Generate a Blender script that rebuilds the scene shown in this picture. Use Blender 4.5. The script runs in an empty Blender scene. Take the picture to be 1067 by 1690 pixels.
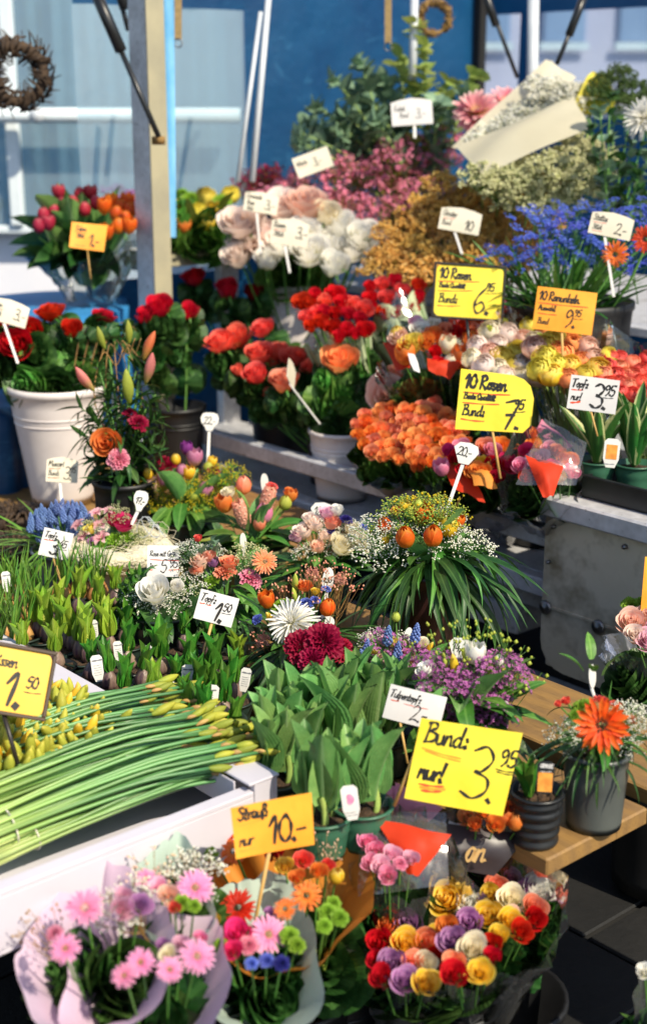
import bpy, math, random
from mathutils import Vector, Matrix
PI = math.pi
R = math.radians
scn = bpy.context.scene
COL = scn.collection

# ------------------------------------------------------------------ camera, sky, sun, exposure
F, HC, PITCH = 2347.0, 1.6, R(16.5)
cam_d = bpy.data.cameras.new('camera')
cam_d.sensor_fit = 'VERTICAL'; cam_d.sensor_height = 36.0; cam_d.lens = 50.0
cam_d.clip_start = 0.05; cam_d.clip_end = 300
cam_d.dof.use_dof = True; cam_d.dof.focus_distance = 2.65; cam_d.dof.aperture_fstop = 2.9
cam = bpy.data.objects.new('camera', cam_d); COL.objects.link(cam)
cam.location = (0, 0, HC); cam.rotation_euler = (PI/2-PITCH, 0, 0)
scn.camera = cam
SUN = Vector((0.694, -0.722, 1.05)).normalized()
world = bpy.data.worlds.new('World'); scn.world = world; world.use_nodes = True
wn = world.node_tree
sky = wn.nodes.new('ShaderNodeTexSky'); sky.sky_type = 'NISHITA'; sky.sun_disc = False
sky.sun_elevation = math.asin(SUN.z); sky.sun_rotation = math.atan2(SUN.x, SUN.y)
bg = wn.nodes['Background']; bg.inputs['Strength'].default_value = 0.12
wn.links.new(sky.outputs[0], bg.inputs[0])
sun_d = bpy.data.lights.new('sun', 'SUN'); sun_d.energy = 4.1; sun_d.angle = R(0.6); sun_d.color = (1.0, 0.90, 0.71)
sun = bpy.data.objects.new('sun', sun_d); COL.objects.link(sun)
sun.rotation_euler = SUN.to_track_quat('Z', 'Y').to_euler(); sun.location = SUN*20
scn.view_settings.view_transform = 'Standard'; scn.view_settings.look = 'None'
scn.view_settings.exposure = 0.60; scn.view_settings.gamma = 1.0; scn.view_settings.use_curve_mapping = False
cy = scn.cycles
cy.max_bounces = 10; cy.transparent_max_bounces = 24; cy.diffuse_bounces = 4; cy.glossy_bounces = 4
cy.transmission_bounces = 6; cy.caustics_reflective = False; cy.caustics_refractive = False
cy.use_denoising = True; cy.sample_clamp_indirect = 8

# ------------------------------------------------------------------ places: photo pixel -> point in the street
RND = random.Random(7)
CP, SP = math.cos(PITCH), math.sin(PITCH)
CAM = Vector((0, 0, HC))
def ray(px, py):
    r, u = (px-533.5)/F, -(py-845)/F
    return Vector((r, CP+u*SP, -SP+u*CP))
def A(px, py, z):                       # on the level plane z
    d = ray(px, py); return CAM + d*((z-HC)/d.z)
def C(px, py, D):                       # at a distance D along the view axis
    return CAM + ray(px, py)*D
def depth(p): return p.y*CP - (p.z-HC)*SP
UA = Vector((math.cos(R(49)), -math.sin(R(49)), 0))   # along the stall front
VA = Vector((math.sin(R(49)), math.cos(R(49)), 0))    # into the stall
ZA = Vector((0, 0, 1))
def UV(u, v, z=0.0): return UA*u + VA*v + ZA*z
def TOCAM(p):
    q = CAM-p; return q.normalized()

# ------------------------------------------------------------------ objects
WM = {}
def wm(o): return WM.get(o.name, Matrix.Identity(4))
def link(o, parent, M):
    COL.objects.link(o)
    if parent is not None:
        o.parent = parent; o.matrix_basis = wm(parent).inverted() @ M
    else: o.matrix_basis = M
    WM[o.name] = M
    return o
def thing(name, label, cat, loc, group=None):
    o = bpy.data.objects.new(name, None); o.empty_display_size = 0.05
    link(o, None, Matrix.Translation(loc))
    o['label'] = label; o['category'] = cat
    if group: o['group'] = group
    return o
def tag(o, label, cat, group=None):
    o['label'] = label; o['category'] = cat
    if group: o['group'] = group
    return o
_mc = {}
def mesh_with(me, mat):
    k = (me.name, mat.name)
    if k not in _mc:
        m = me.copy(); m.materials.clear(); m.materials.append(mat); _mc[k] = m
    return _mc[k]
def put(parent, name, me, mat, M=None, stuff=False, label=None):
    o = bpy.data.objects.new(name, mesh_with(me, mat) if mat else me)
    link(o, parent, M if M is not None else (wm(parent) if parent else Matrix.Identity(4)))
    if stuff: o['kind'] = 'stuff'
    if label: o['label'] = label
    return o
def struct(name, me, mat, M=None):
    o = put(None, name, me, mat, M); o['kind'] = 'structure'; return o

def frame(p, z, up=ZA, s=1.0, sx=None, sy=None):
    """matrix at p, local Z along z, local X near up"""
    z = Vector(z).normalized(); up = Vector(up)
    x = up - z*up.dot(z)
    if x.length < 1e-4: x = Vector((1, 0, 0)) - z*z.x
    x.normalize(); y = z.cross(x)
    sx = s if sx is None else sx; sy = sx if sy is None else sy
    m = Matrix(((x.x*sx, y.x*sy, z.x*s, p[0]), (x.y*sx, y.y*sy, z.y*s, p[1]), (x.z*sx, y.z*sy, z.z*s, p[2]), (0, 0, 0, 1)))
    return m

class MB:
    def __init__(s): s.v, s.f, s.g = [], [], []
    def vert(s, p, g=(0.5, 0.5, 0.5)): s.v.append(tuple(p)); s.g.append(g); return len(s.v)-1
    def grid(s, fn, nu, nv, rnd=0.5, su=(-1, 1), closed=False):
        o = len(s.v)
        for j in range(nv+1):
            for i in range(nu+1):
                a, t = su[0]+(su[1]-su[0])*i/nu, j/nv
                s.vert(fn(a, t), (t, i/nu, rnd))
        w = nu+1
        for j in range(nv):
            for i in range(nu):
                k = o+j*w+i
                s.f.append((k, k+1, k+w+1, k+w))
    def lathe(s, prof, n=24, cap=False, lobes=None):
        o = len(s.v); m = len(prof)
        for j, (r, z) in enumerate(prof):
            for i in range(n):
                a = 2*PI*i/n; rr = r*(lobes(a, j/(m-1)) if lobes else 1)
                s.vert((rr*math.cos(a), rr*math.sin(a), z), (j/(m-1), i/n, 0.5))
        for j in range(m-1):
            for i in range(n):
                s.f.append((o+j*n+i, o+j*n+(i+1) % n, o+(j+1)*n+(i+1) % n, o+(j+1)*n+i))
        if cap:
            s.f.append(tuple(o+i for i in range(n))[::-1]); s.f.append(tuple(o+(m-1)*n+i for i in range(n)))
    def tube(s, pts, rad, n=5, cap=True):
        o = len(s.v); m = len(pts); pts = [Vector(p) for p in pts]
        prev = None
        for j in range(m):
            t = (pts[min(j+1, m-1)]-pts[max(j-1, 0)]).normalized()
            if prev is None: prev = t.orthogonal().normalized()
            x = (prev - t*prev.dot(t)); x = x.normalized() if x.length > 1e-6 else t.orthogonal().normalized(); prev = x
            y = t.cross(x); r = rad[j] if isinstance(rad, (list, tuple)) else rad
            for i in range(n):
                a = 2*PI*i/n
                s.vert(pts[j]+x*(r*math.cos(a))+y*(r*math.sin(a)), (j/(m-1), i/n, 0.5))
        for j in range(m-1):
            for i in range(n):
                s.f.append((o+j*n+i, o+j*n+(i+1) % n, o+(j+1)*n+(i+1) % n, o+(j+1)*n+i))
        if cap:
            s.f.append(tuple(o+i for i in range(n))[::-1]); s.f.append(tuple(o+(m-1)*n+i for i in range(n)))
    def box(s, lo, hi, bev=0.0):
        (a, b, c), (d, e, f) = lo, hi
        if bev <= 0:
            o = len(s.v)
            for x, y, z in ((a,b,c),(d,b,c),(d,e,c),(a,e,c),(a,b,f),(d,b,f),(d,e,f),(a,e,f)): s.vert((x, y, z))
            for q in ((0,3,2,1),(4,5,6,7),(0,1,5,4),(1,2,6,5),(2,3,7,6),(3,0,4,7)): s.f.append(tuple(o+i for i in q))
            return
        k = bev; o = len(s.v); n = 8
        def ring(i, z):
            return [(a+i+k, b+i), (d-i-k, b+i), (d-i, b+i+k), (d-i, e-i-k), (d-i-k, e-i), (a+i+k, e-i), (a+i, e-i-k), (a+i, b+i+k)], z
        for pts, z in (ring(k, c), ring(0, c+k), ring(0, f-k), ring(k, f)):
            for x, y in pts: s.vert((x, y, z))
        for j in range(3):
            for i in range(n): s.f.append((o+j*n+i, o+j*n+(i+1) % n, o+(j+1)*n+(i+1) % n, o+(j+1)*n+i))
        s.f.append(tuple(o+i for i in range(n))[::-1]); s.f.append(tuple(o+3*n+i for i in range(n)))
    def prism(s, outline, th, back=True):
        o = len(s.v); n = len(outline)
        for x, y in outline: s.vert((x, y, 0))
        for x, y in outline: s.vert((x, y, -th))
        s.f.append(tuple(o+i for i in range(n)))
        s.f.append(tuple(o+n+i for i in range(n))[::-1])
        for i in range(n): s.f.append((o+i, o+n+i, o+n+(i+1) % n, o+(i+1) % n))
    def ball(s, c, r, n=6, m=4, sz=1.0):
        o = len(s.v); c = Vector(c)
        s.vert(c+Vector((0, 0, -r*sz)), (0, 0, .5))
        for j in range(1, m):
            th = -PI/2+PI*j/m
            for i in range(n):
                a = 2*PI*i/n
                s.vert(c+Vector((r*math.cos(th)*math.cos(a), r*math.cos(th)*math.sin(a), r*sz*math.sin(th))), (j/m, i/n, .5))
        s.vert(c+Vector((0, 0, r*sz)), (1, 0, .5)); e = len(s.v)-1
        for i in range(n):
            s.f.append((o, o+1+(i+1) % n, o+1+i)); s.f.append((e, o+1+(m-2)*n+i, o+1+(m-2)*n+(i+1) % n))
        for j in range(m-2):
            for i in range(n):
                s.f.append((o+1+j*n+i, o+1+j*n+(i+1) % n, o+1+(j+1)*n+(i+1) % n, o+1+(j+1)*n+i))
    def octa(s, c, r, g):
        o = len(s.v); x, y, z = c
        for d in ((r,0,0),(0,r,0),(-r,0,0),(0,-r,0),(0,0,r),(0,0,-r)): s.vert((x+d[0], y+d[1], z+d[2]), g)
        for i in range(4):
            s.f.append((o+i, o+(i+1) % 4, o+4)); s.f.append((o+(i+1) % 4, o+i, o+5))
    def star(s, c, nrm, r, g, k=5, cup=0.25):
        nrm = Vector(nrm).normalized(); x = nrm.orthogonal().normalized(); y = nrm.cross(x); c = Vector(c)
        a0 = g*7.0
        for i in range(k):
            a = a0+2*PI*i/k; d = x*math.cos(a)+y*math.sin(a); e = nrm.cross(d); o = len(s.v)
            s.vert(c, (0, .5, g)); s.vert(c+d*r*.6-e*r*.33+nrm*r*cup, (.7, 0, g))
            s.vert(c+d*r+nrm*r*cup*1.2, (1, .5, g)); s.vert(c+d*r*.6+e*r*.33+nrm*r*cup, (.7, 1, g))
            s.f.append((o, o+1, o+2, o+3))
    def xf(s, M, start):
        for i in range(start, len(s.v)): s.v[i] = tuple(M @ Vector(s.v[i]))
    def mesh(s, name, smooth=True):
        me = bpy.data.meshes.new(name); me.from_pydata(s.v, [], s.f)
        at = me.attributes.new('grad', 'FLOAT_COLOR', 'POINT')
        flat = []
        for g in s.g: flat += [g[0], g[1], g[2], 1.0]
        at.data.foreach_set('color', flat)
        me.polygons.foreach_set('use_smooth', [smooth]*len(me.polygons))
        me.update(); return me

# ------------------------------------------------------------------ materials
def rgb(h):
    """sRGB hex of the bare colour -> linear"""
    c = [int(h[i:i+2], 16)/255 for i in (0, 2, 4)]
    return tuple((x/12.92 if x <= .04045 else ((x+.055)/1.055)**2.4) for x in c)+(1,)
class NT:
    def __init__(s, name):
        s.m = bpy.data.materials.new(name); s.m.use_nodes = True
        s.t = s.m.node_tree; s.p = s.t.nodes['Principled BSDF']; s.out = s.t.nodes['Material Output']
    def n(s, typ, **kw):
        x = s.t.nodes.new('ShaderNode'+typ)
        for k, v in kw.items(): setattr(x, k, v)
        return x
    def l(s, a, b): s.t.links.new(a, b)
    def sset(s, sock, v):
        if hasattr(v, 'is_output') or isinstance(v, bpy.types.NodeSocket): s.l(v, sock)
        else: sock.default_value = v
    def mix(s, fac, a, b, mode='MIX'):
        x = s.n('Mix', data_type='RGBA', blend_type=mode); x.clamp_result = False
        s.sset(x.inputs[0], fac); s.sset(x.inputs[6], a); s.sset(x.inputs[7], b); return x.outputs[2]
    def math(s, op, a, b=0.0, c=None):
        x = s.n('Math', operation=op); s.sset(x.inputs[0], a); s.sset(x.inputs[1], b)
        if c is not None: s.sset(x.inputs[2], c)
        return x.outputs[0]
    def ramp(s, fac, *stops, interp='LINEAR'):
        x = s.n('ValToRGB'); e = x.color_ramp.elements; x.color_ramp.interpolation = interp
        while len(e) < len(stops): e.new(0.5)
        for el, (p, c) in zip(e, stops): el.position = p; el.color = c if len(c) == 4 else tuple(c)+(1,)
        s.l(fac, x.inputs[0]); return x.outputs[0]
    def noise(s, scale, detail=3, rough=.5, vec=None, dist=0.0):
        x = s.n('TexNoise'); x.inputs['Scale'].default_value = scale; x.inputs['Detail'].default_value = detail
        x.inputs['Roughness'].default_value = rough; x.inputs['Distortion'].default_value = dist
        if vec is None: vec = s.coord()
        s.l(vec, x.inputs['Vector']); return x.outputs[0]
    def coord(s, out='Object', scale=None):
        c = s.n('TexCoord').outputs[out]
        if scale is None: return c
        mp = s.n('Mapping'); mp.inputs['Scale'].default_value = scale; s.l(c, mp.inputs[0]); return mp.outputs[0]
    def world(s, scale=None):
        g = s.n('NewGeometry').outputs['Position']
        if scale is None: return g
        mp = s.n('Mapping'); mp.inputs['Scale'].default_value = scale; s.l(g, mp.inputs[0]); return mp.outputs[0]
    def grad(s):
        a = s.n('Attribute', attribute_name='grad'); q = s.n('SeparateColor'); s.l(a.outputs['Color'], q.inputs[0]); return q.outputs
    def rnd(s): return s.n('ObjectInfo').outputs['Random']
    def bump(s, h, st=.3, d=.005):
        b = s.n('Bump'); b.inputs['Strength'].default_value = st; b.inputs['Distance'].default_value = d
        s.l(h, b.inputs['Height']); s.l(b.outputs[0], s.p.inputs['Normal']); return b
    def vary(s, col, amt=.18, hue=.012):
        h = s.n('HueSaturation'); r = s.rnd()
        v = s.math('MULTIPLY_ADD', r, 2*amt, 1-amt); s.l(v, h.inputs['Value'])
        hh = s.math('MULTIPLY_ADD', s.math('FRACT', s.math('MULTIPLY', r, 7.31)), 2*hue, .5-hue); s.l(hh, h.inputs['Hue'])
        s.l(col, h.inputs['Color']); return h.outputs[0]
    def transl(s, col, fac):
        t = s.n('BsdfTranslucent'); s.sset(t.inputs[0], col); mx = s.n('MixShader'); s.sset(mx.inputs[0], fac)
        s.l(s.p.outputs[0], mx.inputs[1]); s.l(t.outputs[0], mx.inputs[2]); s.l(mx.outputs[0], s.out.inputs[0])

def petal_mat(name, tip, base=None, edge=None, tr=.35, rough=.5, amt=.13, hue=.008, mid=.55):
    n = NT(name); tip = rgb(tip); base = rgb(base) if base else tuple(x*.75 for x in tip[:3])+(1,)
    g = n.grad()
    st = [(0.0, base), (mid, tip)]
    if edge: st += [(.82, tip), (1.0, rgb(edge))]
    c = n.ramp(g[0], *st)
    c = n.mix(n.math('MULTIPLY', g[2], .22), c, (c0 := tuple(x*.55 for x in tip[:3])+(1,)))
    c = n.vary(c, amt, hue)
    n.l(c, n.p.inputs['Base Color']); n.p.inputs['Roughness'].default_value = rough
    n.p.inputs['Specular IOR Level'].default_value = .3
    nz = n.noise(9, 3); n.bump(nz, .10, .012)
    n.transl(c, tr); return n.m
def leaf_mat(name, a, b, rib=None, rough=.38, tr=.25, spec=.45, margin=None):
    n = NT(name); a, b = rgb(a), rgb(b); g = n.grad()
    nz = n.noise(5, 3)
    c = n.mix(n.ramp(nz, (.3, (0, 0, 0)), (.7, (1, 1, 1))), a, b)
    if rib:
        m = n.math('ABSOLUTE', n.math('SUBTRACT', g[1], .5))
        c = n.mix(n.ramp(m, (0.03, (.8, .8, .8)), (.10, (0, 0, 0))), c, rgb(rib))
    if margin:
        m = n.math('ABSOLUTE', n.math('SUBTRACT', g[1], .5))
        c = n.mix(n.ramp(m, (0.36, (0, 0, 0)), (.42, (1, 1, 1))), c, rgb(margin))
    vn = n.math('SINE', n.math('MULTIPLY', g[1], 95.0)); c = n.mix(n.math('MULTIPLY_ADD', vn, .09, .09), c, tuple(x*.55 for x in b[:3])+(1,))
    tip_n = n.noise(11, 4, .65); c = n.mix(n.math('MULTIPLY', n.ramp(tip_n, (.6, (0, 0, 0)), (.74, (1, 1, 1))), .35), c, tuple(min(1, x*1.5+.03) for x in b[:3])+(1,))
    c = n.vary(c, .30, .024)
    n.l(c, n.p.inputs['Base Color']); n.p.inputs['Roughness'].default_value = rough
    n.p.inputs['Specular IOR Level'].default_value = spec
    vec = n.coord(); w = n.noise(26, 2, .5, vec); n.bump(n.math('MULTIPLY_ADD', vn, .25, w), .22, .012)
    n.transl(c, tr); return n.m
def plain(name, a, b=None, rough=.5, metal=0.0, scale=12, bump=0.0, bd=.004, spec=.5, stretch=None, tr=0.0, lo=.35, hi=.65, vary=0.0):
    n = NT(name); a = rgb(a)
    vec = n.coord('Object', stretch) if stretch else n.coord()
    nz = n.noise(scale, 4, .55, vec)
    c = n.mix(n.ramp(nz, (lo, (0, 0, 0)), (hi, (1, 1, 1))), a, rgb(b) if b else tuple(x*.85 for x in a[:3])+(1,))
    if vary: c = n.vary(c, vary, .01)
    n.l(c, n.p.inputs['Base Color']); n.p.inputs['Metallic'].default_value = metal
    n.l(n.math('MULTIPLY_ADD', nz, .25, rough-.12), n.p.inputs['Roughness'])
    n.p.inputs['Specular IOR Level'].default_value = spec
    if bump: n.bump(n.noise(scale*2.5, 4, .6, vec), bump, bd)
    if tr: n.transl(c, tr)
    return n.m
def clear_mat(name, tint, body=.06, rough=.12, gloss=1.0, haze='FFFFFF', hz=0.0):
    n = NT(name); t = n.n('BsdfTransparent'); t.inputs[0].default_value = rgb(tint)
    g = n.n('BsdfGlossy'); g.inputs['Roughness'].default_value = rough
    fr = n.n('Fresnel'); fr.inputs[0].default_value = 1.35
    nz = n.noise(14, 3); b = n.n('Bump'); b.inputs['Strength'].default_value = .5; b.inputs['Distance'].default_value = .01
    n.l(nz, b.inputs['Height']); n.l(b.outputs[0], g.inputs['Normal']); n.l(b.outputs[0], fr.inputs['Normal'])
    f = n.math('MULTIPLY_ADD', fr.outputs[0], gloss, body)
    m1 = n.n('MixShader'); n.l(f, m1.inputs[0]); n.l(t.outputs[0], m1.inputs[1]); n.l(g.outputs[0], m1.inputs[2])
    last = m1.outputs[0]
    if hz:
        d = n.n('BsdfDiffuse'); d.inputs[0].default_value = rgb(haze); tr = n.n('BsdfTranslucent'); tr.inputs[0].default_value = rgb(haze)
        mm = n.n('MixShader'); mm.inputs[0].default_value = .5; n.l(d.outputs[0], mm.inputs[1]); n.l(tr.outputs[0], mm.inputs[2])
        m2 = n.n('MixShader'); m2.inputs[0].default_value = hz; n.l(last, m2.inputs[1]); n.l(mm.outputs[0], m2.inputs[2]); last = m2.outputs[0]
    n.l(last, n.out.inputs[0]); return n.m

M = {}
PET = dict(  # tip, base, edge
 red=('D0140F', '700806', 'DE3428'), darkred=('8C0A1C', '5E0714'), burg=('A01440', '5E0A24'), coral=('F45A4C', 'CC3A34', 'F67E70'), salmon=('F6946C', 'F0A850', 'F8B294'),
 apricot=('FBAE6C', 'FCD684'), orange=('F4863A', 'F8BC50', 'F29A54'), orangetulip=('E8641E', 'EFA22C', 'F09030'), peach=('FACDB6', 'F8DEB0', 'FBDCCB'),
 blush=('FAE4D6', 'F6EACC', 'FCEEE6'), white=('F6F3EA', 'E2DEAE', 'FAF8F2'), cream=('F8EED2', 'F0E4A8'), yellow=('F6CE38', 'E09A10', 'FAE07A'), lemon=('F0DF62', 'DCCB3A'),
 pink=('F08CB0', 'F3C0C8', 'F6B4CC'), hotpink=('E83A78', 'D42A62'), palepink=('F6C4D6', 'F0A8C4'), lilac=('BC80BA', '96589A', 'D6A8D0'),
 purple=('8A3C8C', '5E2468'), redtulip=('B83048', '9C2638', 'D06A70'), pinktulip=('C87EA0', 'CFC070', 'D89AB4'), lime=('C6CF5A', 'A8B840'),
 blue=('4A5AC8', '3A48B4'), gerbora=('F2641E', 'F0541A', 'F47A2C'), gerberaredor=('E24A26', 'D83A1E'), peachy=('F4A68A', 'F2C8A0'),
 pinkgerb=('F09CC4', 'EE7CB0', 'F6BEDA'), redgerb=('C8141E', 'A80E18'), pinkcarn=('E27A9C', 'D05A80', 'F0B0C0'), bronze=('E07838', 'B85020', 'EFA050'),
 chrysp=('EFA2AC', 'ECD45A', 'F6DCD4'), lilyg=('A8B048', '96A63C'), lilyp=('E08A84', 'A8B048', 'D87878'), lilyo=('D07A48', 'A8A048'),
 wax=('F092AC', 'CC5A80', 'F8C0CE'), waxp=('C070B0', '8E3C80', 'D898C8'), gold=('F0C468', 'D89C48', 'F8DC98'), gyp=('FAF8EE', 'ECEACC'), gypc=('E2E0B0', 'C2C684'),
 statice=('5468CC', '4454B4', '8694E0'), golden=('E0C828', 'B8A820'), musc=('7C98D2', '5E78BC', 'A8BCE6'), hyap=('F2A894', 'EFC4A0', 'F5C0AE'), creamt=('F2ECD0','DDE0A0'),
 narc=('C4C44A', '96AC42', 'D6CC56'), greenmum=('8CB43A', '6E9A2C'), oliveb=('5E7440', '4A5E30'), navy=('2E2C7C', '22205E'), alst=('E8B0B8', 'D87890', 'F0D0CC'), tan=('D8B070','B88A50'))
for k, v in PET.items(): M['petal_'+k] = petal_mat('petal_'+k, *v)
M['l_dark'] = leaf_mat('leaf_dark', '274A20', '3A602A', '567F40')
M['l_mid'] = leaf_mat('leaf_mid', '44752A', '588C38', '78A650')
M['l_lime'] = leaf_mat('leaf_lime', '83A82E', '9ABC40', 'B0C85C', tr=.35)
M['l_hya'] = leaf_mat('leaf_hyacinth', '3E7626', '528E30', '6EA23E', rough=.3, tr=.25)
M['l_tulip'] = leaf_mat('leaf_tulip', '5C8E4A', '7EAA5E', '9ABE7E', rough=.42, tr=.3)
M['l_euca'] = leaf_mat('leaf_eucalyptus', '5E7F66', '7C9878', '92AA88', rough=.55, tr=.2)
M['l_eucl'] = leaf_mat('leaf_eucalyptus_young', '8A9E4C', 'A6B45A', 'B8C070', rough=.5, tr=.35)
M['l_grass'] = leaf_mat('leaf_grass', '4E7A34', '6A9440', None, tr=.3)
M['l_narc'] = leaf_mat('leaf_narcissus', '4E8432', '7AA03C', None, tr=.3)
M['l_var'] = leaf_mat('leaf_variegated', '3E7634', '4A8438', None, margin='E0E2A0', rough=.35, tr=.25)
M['l_olive'] = leaf_mat('leaf_olive', '6A7A28', '8A9234', '9AA048')
M['stem'] = plain('stem_green', '4A7A30', '5E8E3C', .45, scale=20, vary=.2)
M['stemlight'] = plain('stem_light', '8FAA52', 'A8BE68', .4, scale=8, vary=.15)
M['narcstem'] = None
M['twig'] = plain('twig', '7A5A30', '9C7A40', .7, scale=30, vary=.2)
M['bark'] = plain('wreath_twig', '2C2018', '4A3826', .8, scale=30, bump=.5)
M['straw'] = plain('straw', '9C7A44', '6E5228', .8, scale=30, bump=.5)
# ------------------------------------------------------------------ leaf and flower shapes (local Z = growth / facing, unit size)
LIB = {}
def leaf_shape(key, w, bend, fold, a=.8, b=.7, wav=0.0, nv=6, nu=2, twist=0.0, seed=0, thick=0.0):
    mb = MB(); rr = random.Random(seed); ph = rr.random()*6
    def fn(s, t):
        th = bend*t
        if abs(bend) > 1e-3: x, z = -(1-math.cos(th))/bend, math.sin(th)/bend
        else: x, z = 0, t
        wid = w/2*max(0.0, math.sin(PI*min(1, (t*.97+.03)**a)))**b
        if t < .06: wid = max(wid, w*.08)
        y = s*wid; lift = fold*abs(s)**1.5*wid + wav*math.sin(t*9+ph+s*2)*abs(s)*w
        tw = twist*t
        y, lift = y*math.cos(tw)-lift*math.sin(tw), y*math.sin(tw)+lift*math.cos(tw)
        return (x+lift*math.cos(th), y, z+lift*math.sin(th))
    mb.grid(fn, nu, nv, rr.random())
    LIB[key] = mb.mesh('leaf_'+key)
for i, bd in enumerate((.35, .9, 1.5)):
    leaf_shape('rose%d' % i, .58, bd, .35, .75, .75, .02, 6, 4, seed=i)
    leaf_shape('lance%d' % i, .17, bd*1.1, .35, .7, .75, .01, 7, 2, seed=i, twist=.2*i)
    leaf_shape('rusc%d' % i, .36, bd*.8, .3, .7, .7, .02, 6, 2, seed=i, twist=.2*(i-1))
    leaf_shape('euca%d' % i, .74, bd*.6, .25, .8, .55, .02, 5, 4, seed=i)
    leaf_shape('grass%d' % i, .035, bd*1.5, .3, .35, .5, 0, 9, 1, seed=i, twist=.4)
    leaf_shape('strap%d' % i, .085, bd*.55, .6, .4, .5, 0, 8, 2, seed=i, twist=.15)
    leaf_shape('tulip%d' % i, .40, .02+bd*.36, 1.0, .62, .6, .05, 9, 4, seed=i, twist=.25*(i-1))
    leaf_shape('hya%d' % i, .27, -.10+bd*.25, 1.2, .55, .6, 0.01, 7, 4, seed=i)
    leaf_shape('narc%d' % i, .055, .1+bd*.3, .5, .3, .45, 0, 7, 2, seed=i, twist=.4*(i-1))
    leaf_shape('palm%d' % i, .085, .5+bd*.75, .5, .5, .8, 0.0, 8, 2, seed=i)
def lv(key): return LIB[key+str(RND.randrange(3))]

def sph(r, th, ph): return (r*math.sin(th)*math.cos(ph), r*math.sin(th)*math.sin(ph), r*math.cos(th))
def rose_shape(key, op, seed, n=19):
    """op 0 tight bud .. 1 wide open; radius 1"""
    mb = MB(); rr = random.Random(seed)
    for k in range(n):
        q = k/(n-1); a = k*2.39996+rr.uniform(-.2, .2)
        rt = (.10+.16*q) if q < .3 else .15+(q-.3)/.7*(.45+.40*op)
        rb = .05+.38*q**.8; h = 1.02-.12*q-(.30*op*q**2); half = 1.35-.6*q
        curl = (.05+.32*q**1.5)*(.4+.6*op); z0 = -.18-.28*q; jit = rr.uniform(-.06, .06); rip = rr.uniform(0, 6)
        def fn(s, t):
            e = 1-.30*abs(s)**2.2; tt = t*e
            r = rb+(rt-rb)*math.sin(tt*PI/2)**.9+curl*max(0, tt-.62)**1.6*2.4*(1-.25*abs(s))+.04*math.sin(rip+s*3)*t*q
            wid = half*(.55+.55*math.sin(min(1, tt*1.15)*PI*.62))
            z = z0+(h-z0+jit)*tt-curl*max(0, tt-.72)**2*2.2
            r += .12*q*abs(s)**3*(t-.4)
            th = a+s*wid
            return (r*math.cos(th), r*math.sin(th), z*.85)
        mb.grid(fn, 6, 6, rr.random())
    LIB[key] = mb.mesh('rose_bloom')
rose_shape('rose0', .95, 1, 21); rose_shape('rose1', .7, 2, 20); rose_shape('rose2', .45, 3, 17); rose_shape('rosebud', .12, 4, 11)
def ranunculus_shape(key, seed, n=38, close=.5):
    mb = MB(); rr = random.Random(seed)
    for k in range(n):
        q = k/(n-1); a = k*2.39996; Rk = .22+.78*q**.75; top = (.10+.95*q**1.3*(1-close*.35)); half = .62
        rip = rr.uniform(0, 6); j = rr.uniform(-.08, .08)
        def fn(s, t):
            e = 1-.18*abs(s)**2; th = PI*.86-(PI*.86-top-j)*t*e
            rk = Rk*(1+.03*math.sin(rip+s*4))+.05*t*t*q
            x, y, z = sph(rk, th, a+s*half*(.4+.6*math.sin(PI*(.15+.6*t)))/max(.35, math.sin(th)))
            return (x, y, z*.82)
        mb.grid(fn, 4, 5, rr.random())
    LIB[key] = mb.mesh('ranunculus_bloom')
ranunculus_shape('ran0', 1); ranunculus_shape('ran1', 2, 36, .0)
def carnation_shape(key, seed, n=34):
    mb = MB(); rr = random.Random(seed)
    for k in range(n):
        q = k/(n-1); a = k*2.39996; el = PI/2*(1-.98*q**.8)+rr.uniform(-.1, .1); half = .42+.25*(1-q); p1, p2 = rr.uniform(0, 6), rr.uniform(0, 6)
        L = .72+.30*q+rr.uniform(-.06, .06)
        def fn(s, t):
            w = half*t*(.9); fr = t**2
            r = L*t*(1-.10*abs(s))+.05*fr*math.sin(s*17+p2)
            off = .13*fr*math.sin(s*8+p1)+.05*fr*math.sin(s*19+p2)
            e = el+off; th = a+s*w*(1.6 if q < .3 else 1)
            return (r*math.cos(e)*math.cos(th), r*math.cos(e)*math.sin(th), r*math.sin(e)*.85-.12)
        mb.grid(fn, 9, 4, rr.random())
    LIB[key] = mb.mesh('carnation_bloom')
carnation_shape('carn0', 1); carnation_shape('carn1', 5)
def tulip_shape(key, seed, op=.0):
    mb = MB(); rr = random.Random(seed)
    for k in range(6):
        inner = k % 2; a = k*PI/3+rr.uniform(-.1, .1); o = op+rr.uniform(-.03, .05)
        def fn(s, t):
            e = 1-.22*abs(s)**2; tt = t*e
            r = (.36-.05*inner)*math.sin(PI*min(.97, .10+(.86 if op < .1 else .80)*tt))**.75+o*tt**2*.5
            if t < .01: r = .05
            wid = (1.05-.1*inner)*max(.06, math.sin(PI*(.14+.80*tt)))**.75
            th = a+s*wid*(1 if tt < .8 else 1-.4*(tt-.8)/.2); bul = 1+.05*(1-abs(s))
            return (r*bul*math.cos(th), r*bul*math.sin(th), tt)
        mb.grid(fn, 4, 7, rr.random())
    LIB[key] = mb.mesh('tulip_bloom')
tulip_shape('tulipb0', 1); tulip_shape('tulipb1', 2, .35); tulip_shape('tulipb2', 3, .8)
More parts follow.
